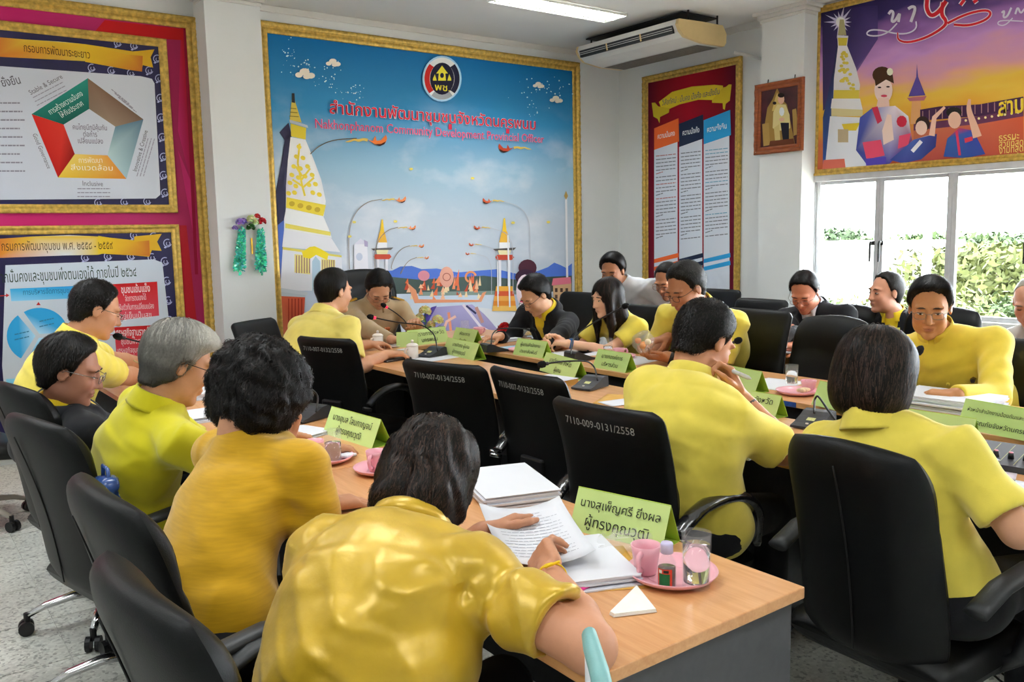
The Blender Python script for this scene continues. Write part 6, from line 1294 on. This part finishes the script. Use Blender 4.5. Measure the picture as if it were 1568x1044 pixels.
mic(T(904, 594), 195, [T(915, 582, .81), atd(911, 562, 4.25), atd(900, 552, 4.2), atd(860, 553, 4.1), atd(829, 558, 4.05)], 'table microphone with a yellow label bent over towards the empty chair')
mic(T(1246, 652), 190, [T(1247, 632, .815), atd(1247, 612, 3.32), atd(1252, 604, 3.3), atd(1268, 628, 3.2), atd(1290, 658, 3.1)], 'table microphone with a yellow label beside the bobbed woman')
mic(T(1368, 655), 20, [T(1362, 630, .81), atd(1375, 585, 3.6), atd(1392, 558, 3.62), atd(1408, 536, 3.62)], 'table microphone in front of the man in the yellow suit', lab=False)
mic(T(472, 642), 200, [T(484, 630, .81), atd(488, 605, 3.7), atd(470, 590, 3.6), atd(440, 600, 3.4)], 'table microphone half hidden by the curly black hair', lab=False)
mic(T(290, 585), 190, [T(288, 566, .81), atd(275, 540, 4.3), atd(240, 530, 4.2), atd(180, 515, 4.1)], 'table microphone held towards the man at the pink board', lab=False)
mic(T(1090, 570), 0, [T(1095, 560, .81), atd(1105, 535, 4.4), atd(1118, 526, 4.35), atd(1131, 521, 4.3)], 'table microphone whose head shows past the ear of the man resting his chin', lab=False)

# ---------------------------------------------------------------- paper
def sheet(c, az, w=.21, l=.297, curl=0., label=None, z=None, tilt=0., text=False, name='paper_sheet', m=M_paper, cat='paper', fold=0.):
    a = math.radians(az); r = empty(name, (c[0], c[1], (c[2] if z is None else z)), a, label, cat, 'loose papers'); V = []; F = []; n = 9
    for i in range(n):
        for j in range(n):
            x, y = (i/(n-1)-.5)*l, (j/(n-1)-.5)*w; V.append((x, y*(1-abs(fold)*.05), .0012+tilt*(x+l/2)+curl*((2*x/l)**2*.5+(2*y/w)**2*.5)**2+fold*(2*y/w)**2*.03))
    for i in range(n-1):
        for j in range(n-1): F.append((i*n+j, (i+1)*n+j, (i+1)*n+j+1, i*n+j+1))
    bo_ = MB().add(V, F).build('sheet', m, r, True); md = bo_.modifiers.new('thick', 'SOLIDIFY'); md.thickness = .0006
    if text:
        t = MB(); rg = np.random.default_rng(3)
        for k in range(15):
            x = l*.36-k*l*.052; y = w*.36-(.06*w if k % 4 == 0 else 0); ye = -w*.36+(rg.uniform(0, .3)*w if k % 4 == 3 else 0)
            if k < 2: y, ye = w*.2, -w*.2
            while y > ye:
                q = min(rg.uniform(.006, .02), y-ye); zz = lambda xx, yy: .0024+tilt*(xx+l/2)+curl*((2*xx/l)**2*.5+(2*yy/w)**2*.5)**2+fold*(2*yy/w)**2*.03
                t.add([(x, y, zz(x, y)), (x+.0022, y, zz(x+.0022, y)), (x+.0022, y-q, zz(x+.0022, y-q)), (x, y-q, zz(x, y-q))], [(0, 1, 2, 3)]); y -= q+.003
        tag(t.build('printed_lines', mat('grey_ink', 'a8aab4', .8), bo_), kind='stuff')
    return r
def stack(c, az, H, label, w=.21, l=.297, n=5, jit=.006, sheet_top=True, name='paper_stack', cat='papers', m=None):
    r = empty(name, (c[0], c[1], TZ), math.radians(az), label, cat, 'paper stacks'); rg = np.random.default_rng(int(c[0]*100))
    for k in range(n):
        dx, dy = rg.normal(0, jit, 2); z0 = H*k/n; q = MB().box((-l/2+dx, -w/2+dy, z0+.0004), (l/2+dx, w/2+dy, z0+H/n-.0002)); o = q.build('bundle', m or M_pedge, r); o.rotation_euler = (0, 0, rg.normal(0, .012))
    q = MB().box((-l/2, -w/2, H), (l/2, w/2, H+.0008)).build('top_sheet', M_paper, r)
    return r
stack(T(775, 752), 72, .035, 'white paper stack behind the head of the woman in gold satin', w=.22, l=.31, n=6)
stack(T(885, 868), 68, .022, 'white paper stack under the right hand of the woman in gold satin', n=5, w=.2, l=.26)
sheet(T(818, 828, .79), 66, .21, .29, .01, 'printed white sheet held up by the woman in gold satin', z=.785, tilt=.12, text=True, fold=.5)
_e = sheet(T(915, 870), 60, .18, .25, .0, 'yellow manila envelope lying under the paper stack', m=M_env, name='envelope', cat='envelope')
stack(T(452, 668), 20, .012, 'small white paper pile in front of the curly haired woman', n=3, w=.17, l=.24)
stack(T(306, 640), 0, .02, 'white paper pile in front of the grey haired man, nearer of two', n=4)
stack(T(312, 606), -8, .03, 'white paper pile in front of the grey haired man, farther of two', n=4)
stack(T(224, 566), 10, .045, 'white paper pile on the table end by the pink board', n=5, w=.24, l=.32); sheet(T(190, 572), 30, label='loose white sheet under the arm of the man at the pink board')
sheet(T(335, 552), -20, .21, .3, .004, 'loose white sheet beside the pillar end of the near table', tilt=.06)
sheet(T(672, 547), 10, label='loose white sheet behind the first empty numbered chair'); sheet(T(618, 535), 20, .06, .09, label='small white note in front of the man in pale yellow')
stack(T(760, 521), 8, .018, 'white paper pile under the hand of the young man in black', n=4, w=.3, l=.22); sheet(T(785, 533), 0, .2, .28, .002, 'pale blue sheet in front of the young man in black', m=mat('blue_paper', 'b8d8ec', .8, var=.03))
sheet(T(868, 541), 10, label='loose white sheet below the long haired woman\'s hands'); sheet(T(912, 540), -12, label='loose white sheet under the long haired woman\'s phone'); sheet(T(975, 552), 12, label='loose white sheet by the watch of the man with the sweets')
stack(T(838, 590), 8, .03, 'manila bound book with white papers on top beside the microphone', n=1, w=.2, l=.25, m=M_env, name='bound_book', cat='book')
sheet(T(945, 612), 30, .16, .24, label='yellow envelope lying behind the numbered chair back', m=M_env, name='envelope', cat='envelope'); sheet(T(955, 616), -10, .12, .2, label='white slip on the yellow envelope', z=.752)
stack(T(1138, 684), 10, .026, 'white paper stack under the elbow of the man resting his chin', n=5); sheet(T(1185, 588), 10, label='loose white sheet beside the far water glass')
stack(T(1452, 622), 4, .05, 'thick white paper stack in front of the man in the yellow suit', w=.36, l=.26, n=7, jit=.008)
sheet(T(1440, 690, .79), 55, .21, .3, .01, 'printed white sheet held by the bobbed woman', z=.785, tilt=.12, text=True); sheet(T(1500, 712), 20, label='loose pinkish white sheet left of the audio mixer', m=mat('pinkish_paper', 'f2e2ee', .8, var=.02)); sheet(T(1556, 760), 0, .24, .32, label='large white sheet under the bobbed woman\'s hand'); sheet(T(1212, 536), 0, .2, .28, label='white sheet on the brown desk by the window')
# note pad, phone, pens, napkin
pad = MB().box((-.1, -.07, 0), (.1, .07, .012), .004).build('note_pad', mat('dark_cover', '4a3f3c', .5, var=.1)); pad.location = T(600, 551); pad.rotation_euler = (0, 0, .2); tag(pad, 'dark covered pad under the hand of the man in pale yellow', 'notebook')
ph = empty('mobile_phone', T(906, 536)+np.array([0, 0, .003]), .9, 'dark mobile phone lying on the papers before the long haired woman', 'phone'); MB().box((-.07, -.035, 0), (.07, .035, .009), .003).build('phone_body', M_black, ph); MB().box((-.062, -.032, .009), (.062, .032, .0095)).build('phone_screen', mat('phone_glass', '26282c', .1, coat=.6, var=.05), ph)
def pen(a, b, c1, c2, label, r=.0048):
    a, b = np.array(a), np.array(b); o = empty('pen', tuple(a), 0, label, 'pen'); d = b-a
    MB().tube([(0, 0, 0), d*.62], r, 10).build('barrel', mat('pen_'+c1, c1, .35, var=.05), o, True); MB().tube([d*.62, d*.9, d], [r*1.05, r, r*.3], 10).build('grip', mat('pen_'+c2, c2, .4, var=.05), o, True)
pen(T(876, 914)+Zv*.006, T(917, 893)+Zv*.006, 'f0409a', '2a2226', 'pink pen with a black grip beside the napkin')
pen(atd(1108, 562, 2.84), atd(1150, 580, 2.74), 'c9c9cc', 'b8b8bc', 'silver pen held by the man resting his chin', .007)
pen(atd(205, 552, 4.2), atd(232, 566, 4.1), 'b8a070', '3a3a3a', 'thin pen in the hand of the man at the pink board', .004)
nk = [T(933, 942), T(975, 904), T(1006, 938), T(940, 946)]; c = sum(nk)/4; V = [tuple(q-c) for q in nk]; V2 = [(x*.96, y*.96, z+.008) for x, y, z in V]; V2[1] = (V[1][0], V[1][1], .012)
na = MB().add([(x, y, .0012) for x, y, z in V]+V2, [(3, 2, 1, 0), (4, 5, 6, 7), (0, 1, 5, 4), (1, 2, 6, 5), (2, 3, 7, 6), (3, 0, 4, 7)]).build('folded_napkin', mat('napkin_paper', 'f2f2ea', .9, var=.03, bump=.2, bscale=300), None, fix=True); na.location = (c[0], c[1], TZ); tag(na, 'white folded paper napkin at the near table corner', 'napkin')

# ---------------------------------------------------------------- crockery
def saucer(c, R, label, plate=False):
    o = empty('saucer', (c[0], c[1], TZ), 0, label, 'saucer', 'pink saucers')
    MB().lathe([(0, .004), (R*.55, .004), (R*.6, .0035), (R*.9, .014), (R, .021), (R*1.01, .0195), (R*.93, .010), (R*.66, .0), (0, .0)], 40).build('dish', M_pink, o, True)
    MB().lathe([(R*.52, .0045), (R*.54, .0062), (R*.56, .0045)], 36, close=True).build('cup_ring', M_pink, o, True)
    return o
def cup(c, R, H, az, label, z=TZ+.005, m=None, lidded=False):
    o = empty('mug' if lidded else 'tea_cup', (c[0], c[1], z), math.radians(az), label, 'cup', 'cups on the tables'); m = m or M_pink
    if lidded: MB().lathe([(0, 0), (R*.92, 0), (R, .006), (R, H), (R*.9, H), (R*.9, H*.5), (0, H*.5)], 30).build('cup_body', m, o, True); ld = MB().lathe([(R*1.04, H), (R*1.05, H+.006), (R*.7, H+.016), (R*.2, H+.02), (0, H+.02)], 30).build('lid', m, o, True); MB().lathe([(0, H+.02), (.006, H+.02), (.010, H+.03), (.006, H+.038), (0, H+.039)], 14).build('knob', m, ld, True)
    else: MB().lathe([(0, 0), (R*.68, 0), (R*.72, .004), (R*.80, H*.3), (R*.9, H*.7), (R, H), (R*.95, H), (R*.85, H*.7), (R*.72, .01), (0, .008)], 30).build('cup_body', m, o, True)
    MB().tube([(R*.85, 0, H*.82), (R*1.35, 0, H*.80), (R*1.5, 0, H*.6), (R*1.3, 0, H*.32), (R*.8, 0, H*.2)], .0055, 10, flat=1.4).build('handle', m, o, True)
    return o
def tumbler(c, R, H, fill, label, z=TZ+.006):
    o = empty('water_glass', (c[0], c[1], z), 0, label, 'glass', 'water glasses'); t = .0022
    MB().lathe([(0, 0), (R*.9, 0), (R*.93, .003), (R, H), (R-t, H), (R*.93-t, .012), (0, .010)], 32).build('tumbler', M_glass, o, True, True)
    rf = R*.93-t+(R-t-R*.93+t)*fill; MB().lathe([(0, .0105), (R*.93-t-.0004, .0125), (rf-.0004, H*fill), (0, H*fill)], 32).build('water', M_water, o, True, True)
    return o
sc1 = T(1029, 884); saucer(sc1, .098, 'large pink saucer with bottle and glass at the near table corner')
cup(T(989, 880), .033, .065, 205, 'pink cup beside the tonic bottle'); tumbler(T(1066, 902), .0315, .118, .78, 'tall full water glass on the near pink saucer')
bt = empty('tonic_bottle', (*T(1021, 903)[:2], TZ+.006), 0, 'small brown tonic bottle with a white cap and green label', 'bottle')
MB().lathe([(0, 0), (.019, 0), (.0205, .003), (.0205, .055), (.017, .064), (.0115, .071), (.0115, .08), (.0095, .08), (.0095, .072), (.0185, .055), (.0185, .004), (0, .003)], 26).build('glass_body', M_glass, bt, True, True); MB().lathe([(0, .0042), (.0182, .005), (.0182, .045), (0, .045)], 24).build('tonic', M_brownl, bt, True, True); cp_ = MB().lathe([(0, .098), (.0118, .098), (.0132, .094), (.0132, .076), (.0118, .075)], 24).build('cap', mat('cap_lilac', 'c9c0e0', .4, var=.05), bt, True)
a_ = math.atan2(-bt.location.y, -bt.location.x); lb = MB()
for (a0, a1, z0, z1, cc) in ((-1.0, .55, .006, .046, 'd8402c'), (-.85, .3, .008, .036, '1f6a3c'), (-.85, -.5, .037, .044, 'e8e6e0'), (-.35, .2, .038, .044, '2a2a2a')):
    n = 8; aa = np.linspace(a0, a1, n); rr_ = .0207+(.0003 if cc != 'd8402c' else 0); lb.add([(rr_*math.cos(a_+t), rr_*math.sin(a_+t), z) for z in (z0, z1) for t in aa], [(i, i+1, n+i+1, n+i) for i in range(n-1)], lin(cc))
lb.build('label', attr_mat('bottle_print', .5), bt)
saucer(T(499, 706), .093, 'pink saucer in front of the curly haired woman'); cup(T(482, 703), .034, .062, 215, 'pink cup on the curly haired woman\'s saucer'); tumbler(T(511, 711), .030, .112, .62, 'water glass on the curly haired woman\'s saucer')
sn = MB().box((-.03, -.02, 0), (.03, .02, .01), .004).build('napkin', M_paper); sn.location = (*T(532, 704)[:2], TZ+.012); sn.rotation_euler = (0, .1, .5); tag(sn, 'small white napkin on the curly haired woman\'s saucer', 'napkin')
saucer(T(586, 722), .093, 'pink saucer half hidden by the head of the woman in gold'); cup(T(577, 722), .034, .065, 215, 'pink cup half hidden by the head of the woman in gold'); sw_ = MB().box((-.02, -.015, 0), (.02, .015, .006), .003).build('sweet_wrapper', mat('wrapper', 'ccd8ea', .3, var=.4, scale=120)); sw_.location = T(592, 690); tag(sw_, 'small crumpled sweet wrapper beside the name card', 'wrapper')
saucer(T(1221, 603), .095, 'pink saucer with a snack on the far table'); cup(T(1238, 600), .036, .05, 60, 'pink cup on the far saucer'); tumbler(T(1212, 592), .031, .10, .72, 'water glass beside the far pink saucer'); sk_ = MB().box((-.03, -.02, 0), (.03, .02, .018), .008).build('snack', mat('snack_bun', 'e2c9a0', .6, var=.3, scale=50)); sk_.location = (*T(1230, 604)[:2], TZ+.012); tag(sk_, 'wrapped snack on the far pink saucer', 'snack')
tumbler(T(931, 544), .031, .10, .5, 'water glass in front of the long haired woman'); saucer(T(952, 548), .085, 'pink saucer in front of the man with the sweets'); cup(T(948, 547), .036, .05, -20, 'pink cup in front of the man with the sweets')
tumbler(T(808, 527), .031, .10, .4, 'water glass beside the hand of the young man in black'); saucer(T(797, 538), .08, 'pink saucer behind the young man\'s name card')
tumbler(T(712, 512), .033, .10, .3, 'water glass on the head table'); cup(T(733, 512), .04, .05, 0, 'pink cup on the head table')
cup(T(579, 531), .036, .075, 180, 'white lidded mug in front of the man in khaki', TZ, M_ceram, True); cup(T(632, 548), .036, .075, 180, 'white lidded mug beside the microphone of the man in pale yellow', TZ, M_ceram, True)
sd = MB().lathe([(0, .003), (.05, .003), (.07, .012), (.071, .01), (.05, 0), (0, 0)], 30).build('white_saucer', M_ceram, None, True); sd.location = T(600, 531); tag(sd, 'white saucer beside the lidded mug of the man in khaki', 'saucer')
tr_ = MB().box((-.16, -.1, 0), (.16, .1, .012), .004).box((-.15, -.09, .012), (.15, .09, .0125)).build('pink_tray', M_pink); tr_.location = (4.72, 1.86, .75); tag(tr_, 'pink tray on the brown desk behind the yellow suit', 'tray'); tumbler((4.62, 1.86), .032, .10, .6, 'water glass on the pink tray by the window', .7635)
cf = MB().box((-.14, -.1, 0), (.14, .1, .03), .01).build('pink_folder', mat('pink_folder', 'e8907e', .5, var=.1)); cf.location = (4.60, 3.12, .75); tag(cf, 'pink folder on the brown desk before the man in glasses by the window', 'folder')
# sweets bag in two hands
sb = empty('sweets_bag', tuple(atd(985, 523, 4.62)), 0, 'clear plastic bag of orange and white sweets held over the table', 'bag')
def bagf(p): return ell(p, (0, 0, 0), (.055, .06, .06))+.006*np.sin(p[:, 0]*90+2*np.sin(p[:, 2]*60))*np.sin(p[:, 2]*80)
Vb, Fb = sdf_arrays(bagf, (-.09, -.09, -.09), (.09, .09, .09), .006); link('film', quad_mesh(Vb, Fb), M_film, sb)
for k, (x, y, z) in enumerate(((0, 0, -.015), (.02, .02, -.02), (-.02, -.015, -.02), (.01, -.025, .0), (-.02, .02, .005))): o_ = MB().lathe([(0, -.017), (.014, -.012), (.018, 0), (.014, .012), (0, .017)], 10, (x, y, z)).build('sweet', mat('sweet_orange', 'f0963a', .4, var=.1) if k % 2 == 0 else mat('sweet_cream', 'f4e2b8', .4, var=.1), sb, True)
# crumpled clear wrapper
cw = empty('plastic_wrapper', tuple(T(958, 838)), 0, 'crumpled clear plastic wrapper lying before the near name card', 'wrapper')
def crf(p): return np.maximum(ell(p, (0, 0, .012), (.085, .05, .024))+.011*np.sin(p[:, 0]*75+3*np.sin(p[:, 1]*60))*np.sin(p[:, 1]*85+2*np.sin(p[:, 0]*50)), .001-p[:, 2])
Vb, Fb = sdf_arrays(crf, (-.12, -.08, -.01), (.12, .08, .06), .005); link('film', quad_mesh(Vb, Fb), M_film, cw)
# audio mixer
mx_ = empty('audio_mixer', tuple(T(1553, 712)), math.radians(8), 'dark grey audio mixer with a row of pink capped knobs', 'mixer')
MB().prism([(-.1, 0), (.1, 0), (.1, .045), (-.1, .02)], 'y', -.17, .12).build('case', M_micb, mx_, fix=True)
ln_ = MB()
for i in range(7): yy = .105-.042*i; ln_.add([(-.09, yy-.0012, .0222), (.085, yy-.0012, .0442), (.085, yy+.0012, .0442), (-.09, yy+.0012, .0222)], [(0, 1, 2, 3)])
tag(ln_.build('panel_lines', mat('yellow_panel_ink', '9a9a6a', .6), mx_), kind='stuff')
for i in range(6):
    k_ = MB().lathe([(0, 0), (.0095, 0), (.0075, .018), (0, .018)], 14, (-.035, .085-.042*i, .028)).build('knob', M_black, mx_, True); MB().lathe([(0, .018), (.0068, .018), (.006, .0205), (0, .021)], 12, (-.035, .085-.042*i, .028)).build('knob_cap', mat('pink_cap', 'e08aa0', .4, var=.05), k_, True)
# ---------------------------------------------------------------- flowers
def blossom(mb, c, R, n, cols, rg):
    for k in range(n):
        u = rg.uniform(-.2, 1); t = rg.uniform(0, 6.28); d = np.array([math.cos(t)*math.sqrt(1-u*u) if abs(u) < 1 else 0, math.sin(t)*math.sqrt(max(0, 1-u*u)), u]); a = nrm(np.cross(d, (.3, .2, 1))); b = np.cross(d, a); e = np.array(c)+d*R*.75; s_ = R*.42
        mb.add([e-a*s_, e+d*R*.3-b*s_*.7, e+a*s_+d*R*.1, e+d*R*.25+b*s_*.7], [(0, 1, 2, 3)], tuple(x*rg.uniform(.75, 1.15) for x in lin(cols[rg.integers(0, len(cols))])))
M_flw = attr_mat('petal', .6, .2, var=.1, scale=80)
fb = empty('flower_bouquet', tuple(T(652, 512)), 0, 'cream yellow flower bouquet standing behind the broad green name card', 'flowers'); rg = np.random.default_rng(9)
MB().lathe([(0, 0), (.05, 0), (.06, .03), (.055, .05), (0, .05)], 20).build('bowl', M_ceram, fb, True)
for (x, y, z, R) in ((.0, .0, .17, .05), (-.08, .05, .09, .048), (.08, -.05, .10, .046), (.03, -.03, .07, .036), (-.03, .03, .12, .04)):
    q_ = MB(); blossom(q_, (x, y, z), R, 70, ('f6e6a4', 'fbf0c4', 'ecd37e'), rg); q_.build('blossom', M_flw, fb); MB().tube([(0, 0, .04), (x, y, z)], .004, 6).build('stem', mat('stem_green', '4a7a3a', .6), fb)
q_ = MB()
for k in range(60): t = rg.uniform(0, 6.28); rr_ = rg.uniform(.05, .13); z = rg.uniform(.04, .10); c = np.array([math.cos(t)*rr_, math.sin(t)*rr_, z]); d = nrm((math.cos(t), math.sin(t), rg.uniform(-.2, .5))); b = nrm(np.cross(d, Zv))*.014; q_.add([c-d*.03, c-b, c+d*.035, c+b], [(0, 1, 2, 3)], tuple(x*rg.uniform(.6, 1.2) for x in lin('5f9a3a')))
tag(q_.build('foliage', M_flw, fb), kind='stuff')
rf = empty('red_flowers', tuple(T(773, 518)), 0, 'small bunch of red flowers on the far table corner', 'flowers'); q_ = MB(); blossom(q_, (0, 0, .06), .055, 90, ('d01a22', 'b01018', 'e03038'), rg); q_.build('blossom', M_flw, rf); MB().lathe([(0, 0), (.03, 0), (.04, .05), (0, .05)], 16).build('bowl', M_ceram, rf, True)
# garland on the pillar
gc = ony(382, 340, 6.45); ga = empty('wall_garland', (gc[0], 6.44, gc[2]), 0, 'turquoise tinsel garland with purple, cream and red flowers on the white pillar', 'garland')
M_tin = attr_mat('turquoise_tinsel', .25, .7, var=.2, scale=120)
for (x0, x1) in ((361, 378), (389, 408)):
    q_ = MB(); a = ony((x0+x1)/2+1, 352, 6.42); b = ony((x0+x1)/2+(-3 if x0 < 380 else 1), 412, 6.42)
    for k in range(620):
        t = rg.uniform(0, 1); c = a*(1-t)+b*t-np.array(ga.location); d = nrm(rg.normal(0, 1, 3)); r0 = (.028+.024*t); e = c+d*r0*np.array([1.05, .55, 1]); w = nrm(np.cross(d, rg.normal(0, 1, 3)))*.008; q_.add([c+d*.008-w*.5, e-w, e+w], [(0, 1, 2)], tuple(x*rg.uniform(.6, 1.25) for x in lin('52e2c2')))
    tag(q_.build('tinsel_strand', M_tin, ga), kind='stuff')
MB().box((.0, .0, -.24), (.012, .006, -.12)).build('brass_hook', M_gold, ga)
for (px_, py_, R, cc) in ((368, 341, .035, ('a888d8', 'b99ae0')), (360, 350, .024, ('9a7ac8',)), (373, 340, .03, ('a888d8', '8a6ac0')), (385, 337, .038, ('dfe0a8', 'c8d890')), (391, 342, .03, ('cfe0a0',)), (401, 340, .035, ('e02a3a', 'c81e2c')), (394, 332, .025, ('e0383c',)), (384, 349, .035, ('3a7a34', '2a5a24'))):
    q_ = MB(); c = ony(px_, py_, 6.41)-np.array(ga.location); blossom(q_, c, R, 40, cc, rg); q_.build('blossom', M_flw, ga)
# ---------------------------------------------------------------- walking stick, bag, cables
wp = [atd(902, 972, 1.22), atd(906, 990, 1.2), atd(918, 1030, 1.15), atd(928, 1075, 1.1)]
ws = empty('walking_stick', (wp[1][0], wp[1][1], 0), 0, 'teal grey walking stick handle leaning at the near table corner', 'walking stick'); W_ = [q-np.array(ws.location) for q in wp]
hd_ = MB().tube([W_[0]-np.array([0, 0, .004]), W_[0], W_[1], W_[2], W_[3]], [.008, .0135, .0155, .0165, .0165], 14, flat=.8).build('handle', mat('teal_grip', '7fb0ae', .45, var=.05, bump=.1, bscale=300), ws, True)
MB().tube([W_[1]-np.array([0, 0, .01]), np.array([W_[1][0]*.5, W_[1][1]*.5, .4]), np.array([.0, .0, .02])], .010, 12).build('shaft', M_alu, ws, True); MB().tube([(0, 0, 0), (0, 0, .035)], .015, 12).build('rubber_tip', M_black, ws, True)
bg = empty('blue_bag', tuple(atd(166, 775, 2.5)*np.array([1, 1, 0])), 0, 'blue plastic bag tucked beside the grey haired man\'s chair', 'bag'); bz = atd(166, 772, 2.5)
Vb, Fb = sdf_arrays(lambda p: rbox(p, (0, 0, bz[2]), (.03, .06, .085), .025)+.006*np.sin(p[:, 2]*60+2*np.sin(p[:, 1]*50)), (-.07, -.12, bz[2]-.15), (.07, .12, bz[2]+.15), .009); link('bag_body', quad_mesh(Vb, Fb), mat('blue_plastic', '2c4a86', .25, var=.2, scale=20, coat=.4), bg)
MB().tube([(0, -.04, bz[2]+.07), (0, -.03, bz[2]+.11), (0, .03, bz[2]+.11), (0, .04, bz[2]+.07)], .006, 8).build('bag_handle', MATS['blue_plastic'], bg, True)
for k in range(3):
    b0 = onz(1545+8*k, 1010+8*k, 0); P = [b0+np.array([.25*math.sin(t*2+k)*(.4+.1*k), .3*math.cos(t*1.7+k)*.5, .006]) for t in np.linspace(0, 3.4, 24)]
    o_ = MB().tube([q-np.array([b0[0], b0[1], 0]) for q in P], .004, 6).build('floor_cable', M_black, None, True); o_.location = (b0[0], b0[1], 0); tag(o_, ('black cable looping on the floor under the chair arm', 'second black cable coiled on the floor under the chair arm', 'third black cable trailing on the floor at the picture corner')[k], 'cable')
# ---------------------------------------------------------------- what people wear
def part(P, mb, name, m, smooth=False):
    o = mb.build(name, m, P['root'], smooth); o.data.transform(Matrix.Translation(-P['root'].location)); return o
def band(P, k, t, r, w, m, name, face=None):
    S, E, W, d, A, _, _ = P['arms'][k]; ax = nrm(W-E); c = W-ax*t; mb = MB().tube([c-ax*w/2, c+ax*w/2], r, 18, cap=False); o = part(P, mb, name, m, True); md = o.modifiers.new('thick', 'SOLIDIFY'); md.thickness = .003
    if face is not None: n = -A[:, 2]; part(P, MB().tube([c+n*r*.9, c+n*(r+.006)], .016, 16), 'watch_face', face)
band(PE['girl'], 0, .02, .031, .02, mat('blue_strap', '3a5a9a', .5), 'watch_strap', mat('watch_glass', '4a7ac0', .2, coat=.5)); band(PE['glas'], 0, .03, .036, .022, M_darkfr, 'watch_strap', M_steel); band(PE['backl'], 1, .03, .036, .02, M_chrome, 'watch_strap', M_chrome); band(PE['bigw'], 1, .015, .0335, .005, mat('yellow_thread', 'f0c81e', .6), 'thread_bracelet'); band(PE['mid'], 1, .06, .035, .03, M_darkfr, 'bracelet')
part(PE['bigw'], MB().tube([PE['bigw']['arms'][1][2]+np.array([-.03, -.02, .03]), PE['bigw']['arms'][1][2]+np.array([-.01, -.045, .045])], .003, 6), 'thread_knot', MATS['yellow_thread'])
C_ = PE['chair']
for k in (0, 1):
    s_ = C_['SH'][k]; out = C_['L']*(1 if k == 0 else -1); u = nrm(s_-C_['N']); f = C_['F']; n = nrm(np.cross(u, f)); n = n if n[2] > 0 else -n
    b = s_+n*.066-u*.05; part(C_, MB().add([b+u*a+f*c+n*e for e in (0, .012) for (a, c) in ((-.045, -.026), (.05, -.03), (.05, .03), (-.045, .026))], [(3, 2, 1, 0), (4, 5, 6, 7), (0, 1, 5, 4), (1, 2, 6, 5), (2, 3, 7, 6), (3, 0, 4, 7)]), 'epaulette', M_gold)
def chest(P, u, dn, out=.135):
    f = nrm(P['F']-(P['F']@P['T'])*P['T']); return P['SC']+P['L']*u-P['T']*dn+f*out
for (u, dn, w, hh, m) in ((.075, .10, .04, .012, mat('ribbon_bar', 'c06a3a', .5, var=.8, scale=200)), (.075, .122, .03, .02, M_gold), (-.075, .10, .028, .024, M_gold), (-.075, .14, .05, .01, M_khaki)):
    c = chest(C_, u, dn, .125); L_ = C_['L']; T_ = C_['T']; f = nrm(C_['F']-(C_['F']@T_)*T_); part(C_, MB().add([c+L_*a+T_*b+f*e for e in (-.02, .012) for (a, b) in ((-w/2, -hh/2), (w/2, -hh/2), (w/2, hh/2), (-w/2, hh/2))], [(3, 2, 1, 0), (4, 5, 6, 7), (0, 1, 5, 4), (1, 2, 6, 5), (2, 3, 7, 6), (3, 0, 4, 7)]), 'medal_bar', m)
Sx = PE['suit']; c = chest(Sx, .105, .125, .125); f = nrm(Sx['F']-(Sx['F']@Sx['T'])*Sx['T'])
part(Sx, MB().tube([c-f*.02, c+f*.012], [.014, .011], 5), 'lapel_pin', M_steel)
for dn in (.05, .13, .21): c = chest(Sx, .0, dn, .115+.02*(dn > .1)); part(Sx, MB().tube([c-f*.01, c+f*.014], .008, 12), 'button', M_suit, True)
for nm, col in (('bk1', 'e6d21e'), ('bk2', 'dfe04a')):
    P_ = PE[nm]; f = nrm(P_['F']-(P_['F']@P_['T'])*P_['T'])
    for sg in (-1, 1):
        a = chest(P_, .042*sg, -.0, .105); b = chest(P_, .012*sg, .2, .135); part(P_, MB().tube([a, (a+b)/2+f*.012, b], .012, 8, flat=.5), 'lanyard', mat('lanyard_'+col, col, .6, var=.05))
P_ = PE['perm']; nk_ = []
for t in np.linspace(0, 2*math.pi, 24): nk_.append(P_['N']-P_['T']*.004+(P_['L']*math.cos(t)+P_['F']*math.sin(t))*.066-P_['T']*.03*max(0, math.sin(t)))
part(P_, MB().tube(nk_, .0028, 6, cap=False), 'necklace', M_chrome, True)
P_ = PE['bigw']; f = nrm(P_['F']-(P_['F']@P_['T'])*P_['T']); sb_ = [P_['SC']-P_['T']*d_-f*(.088+.05*math.sin(min(1, d_/.3)*1.57)) for d_ in np.linspace(.02, .42, 14)]
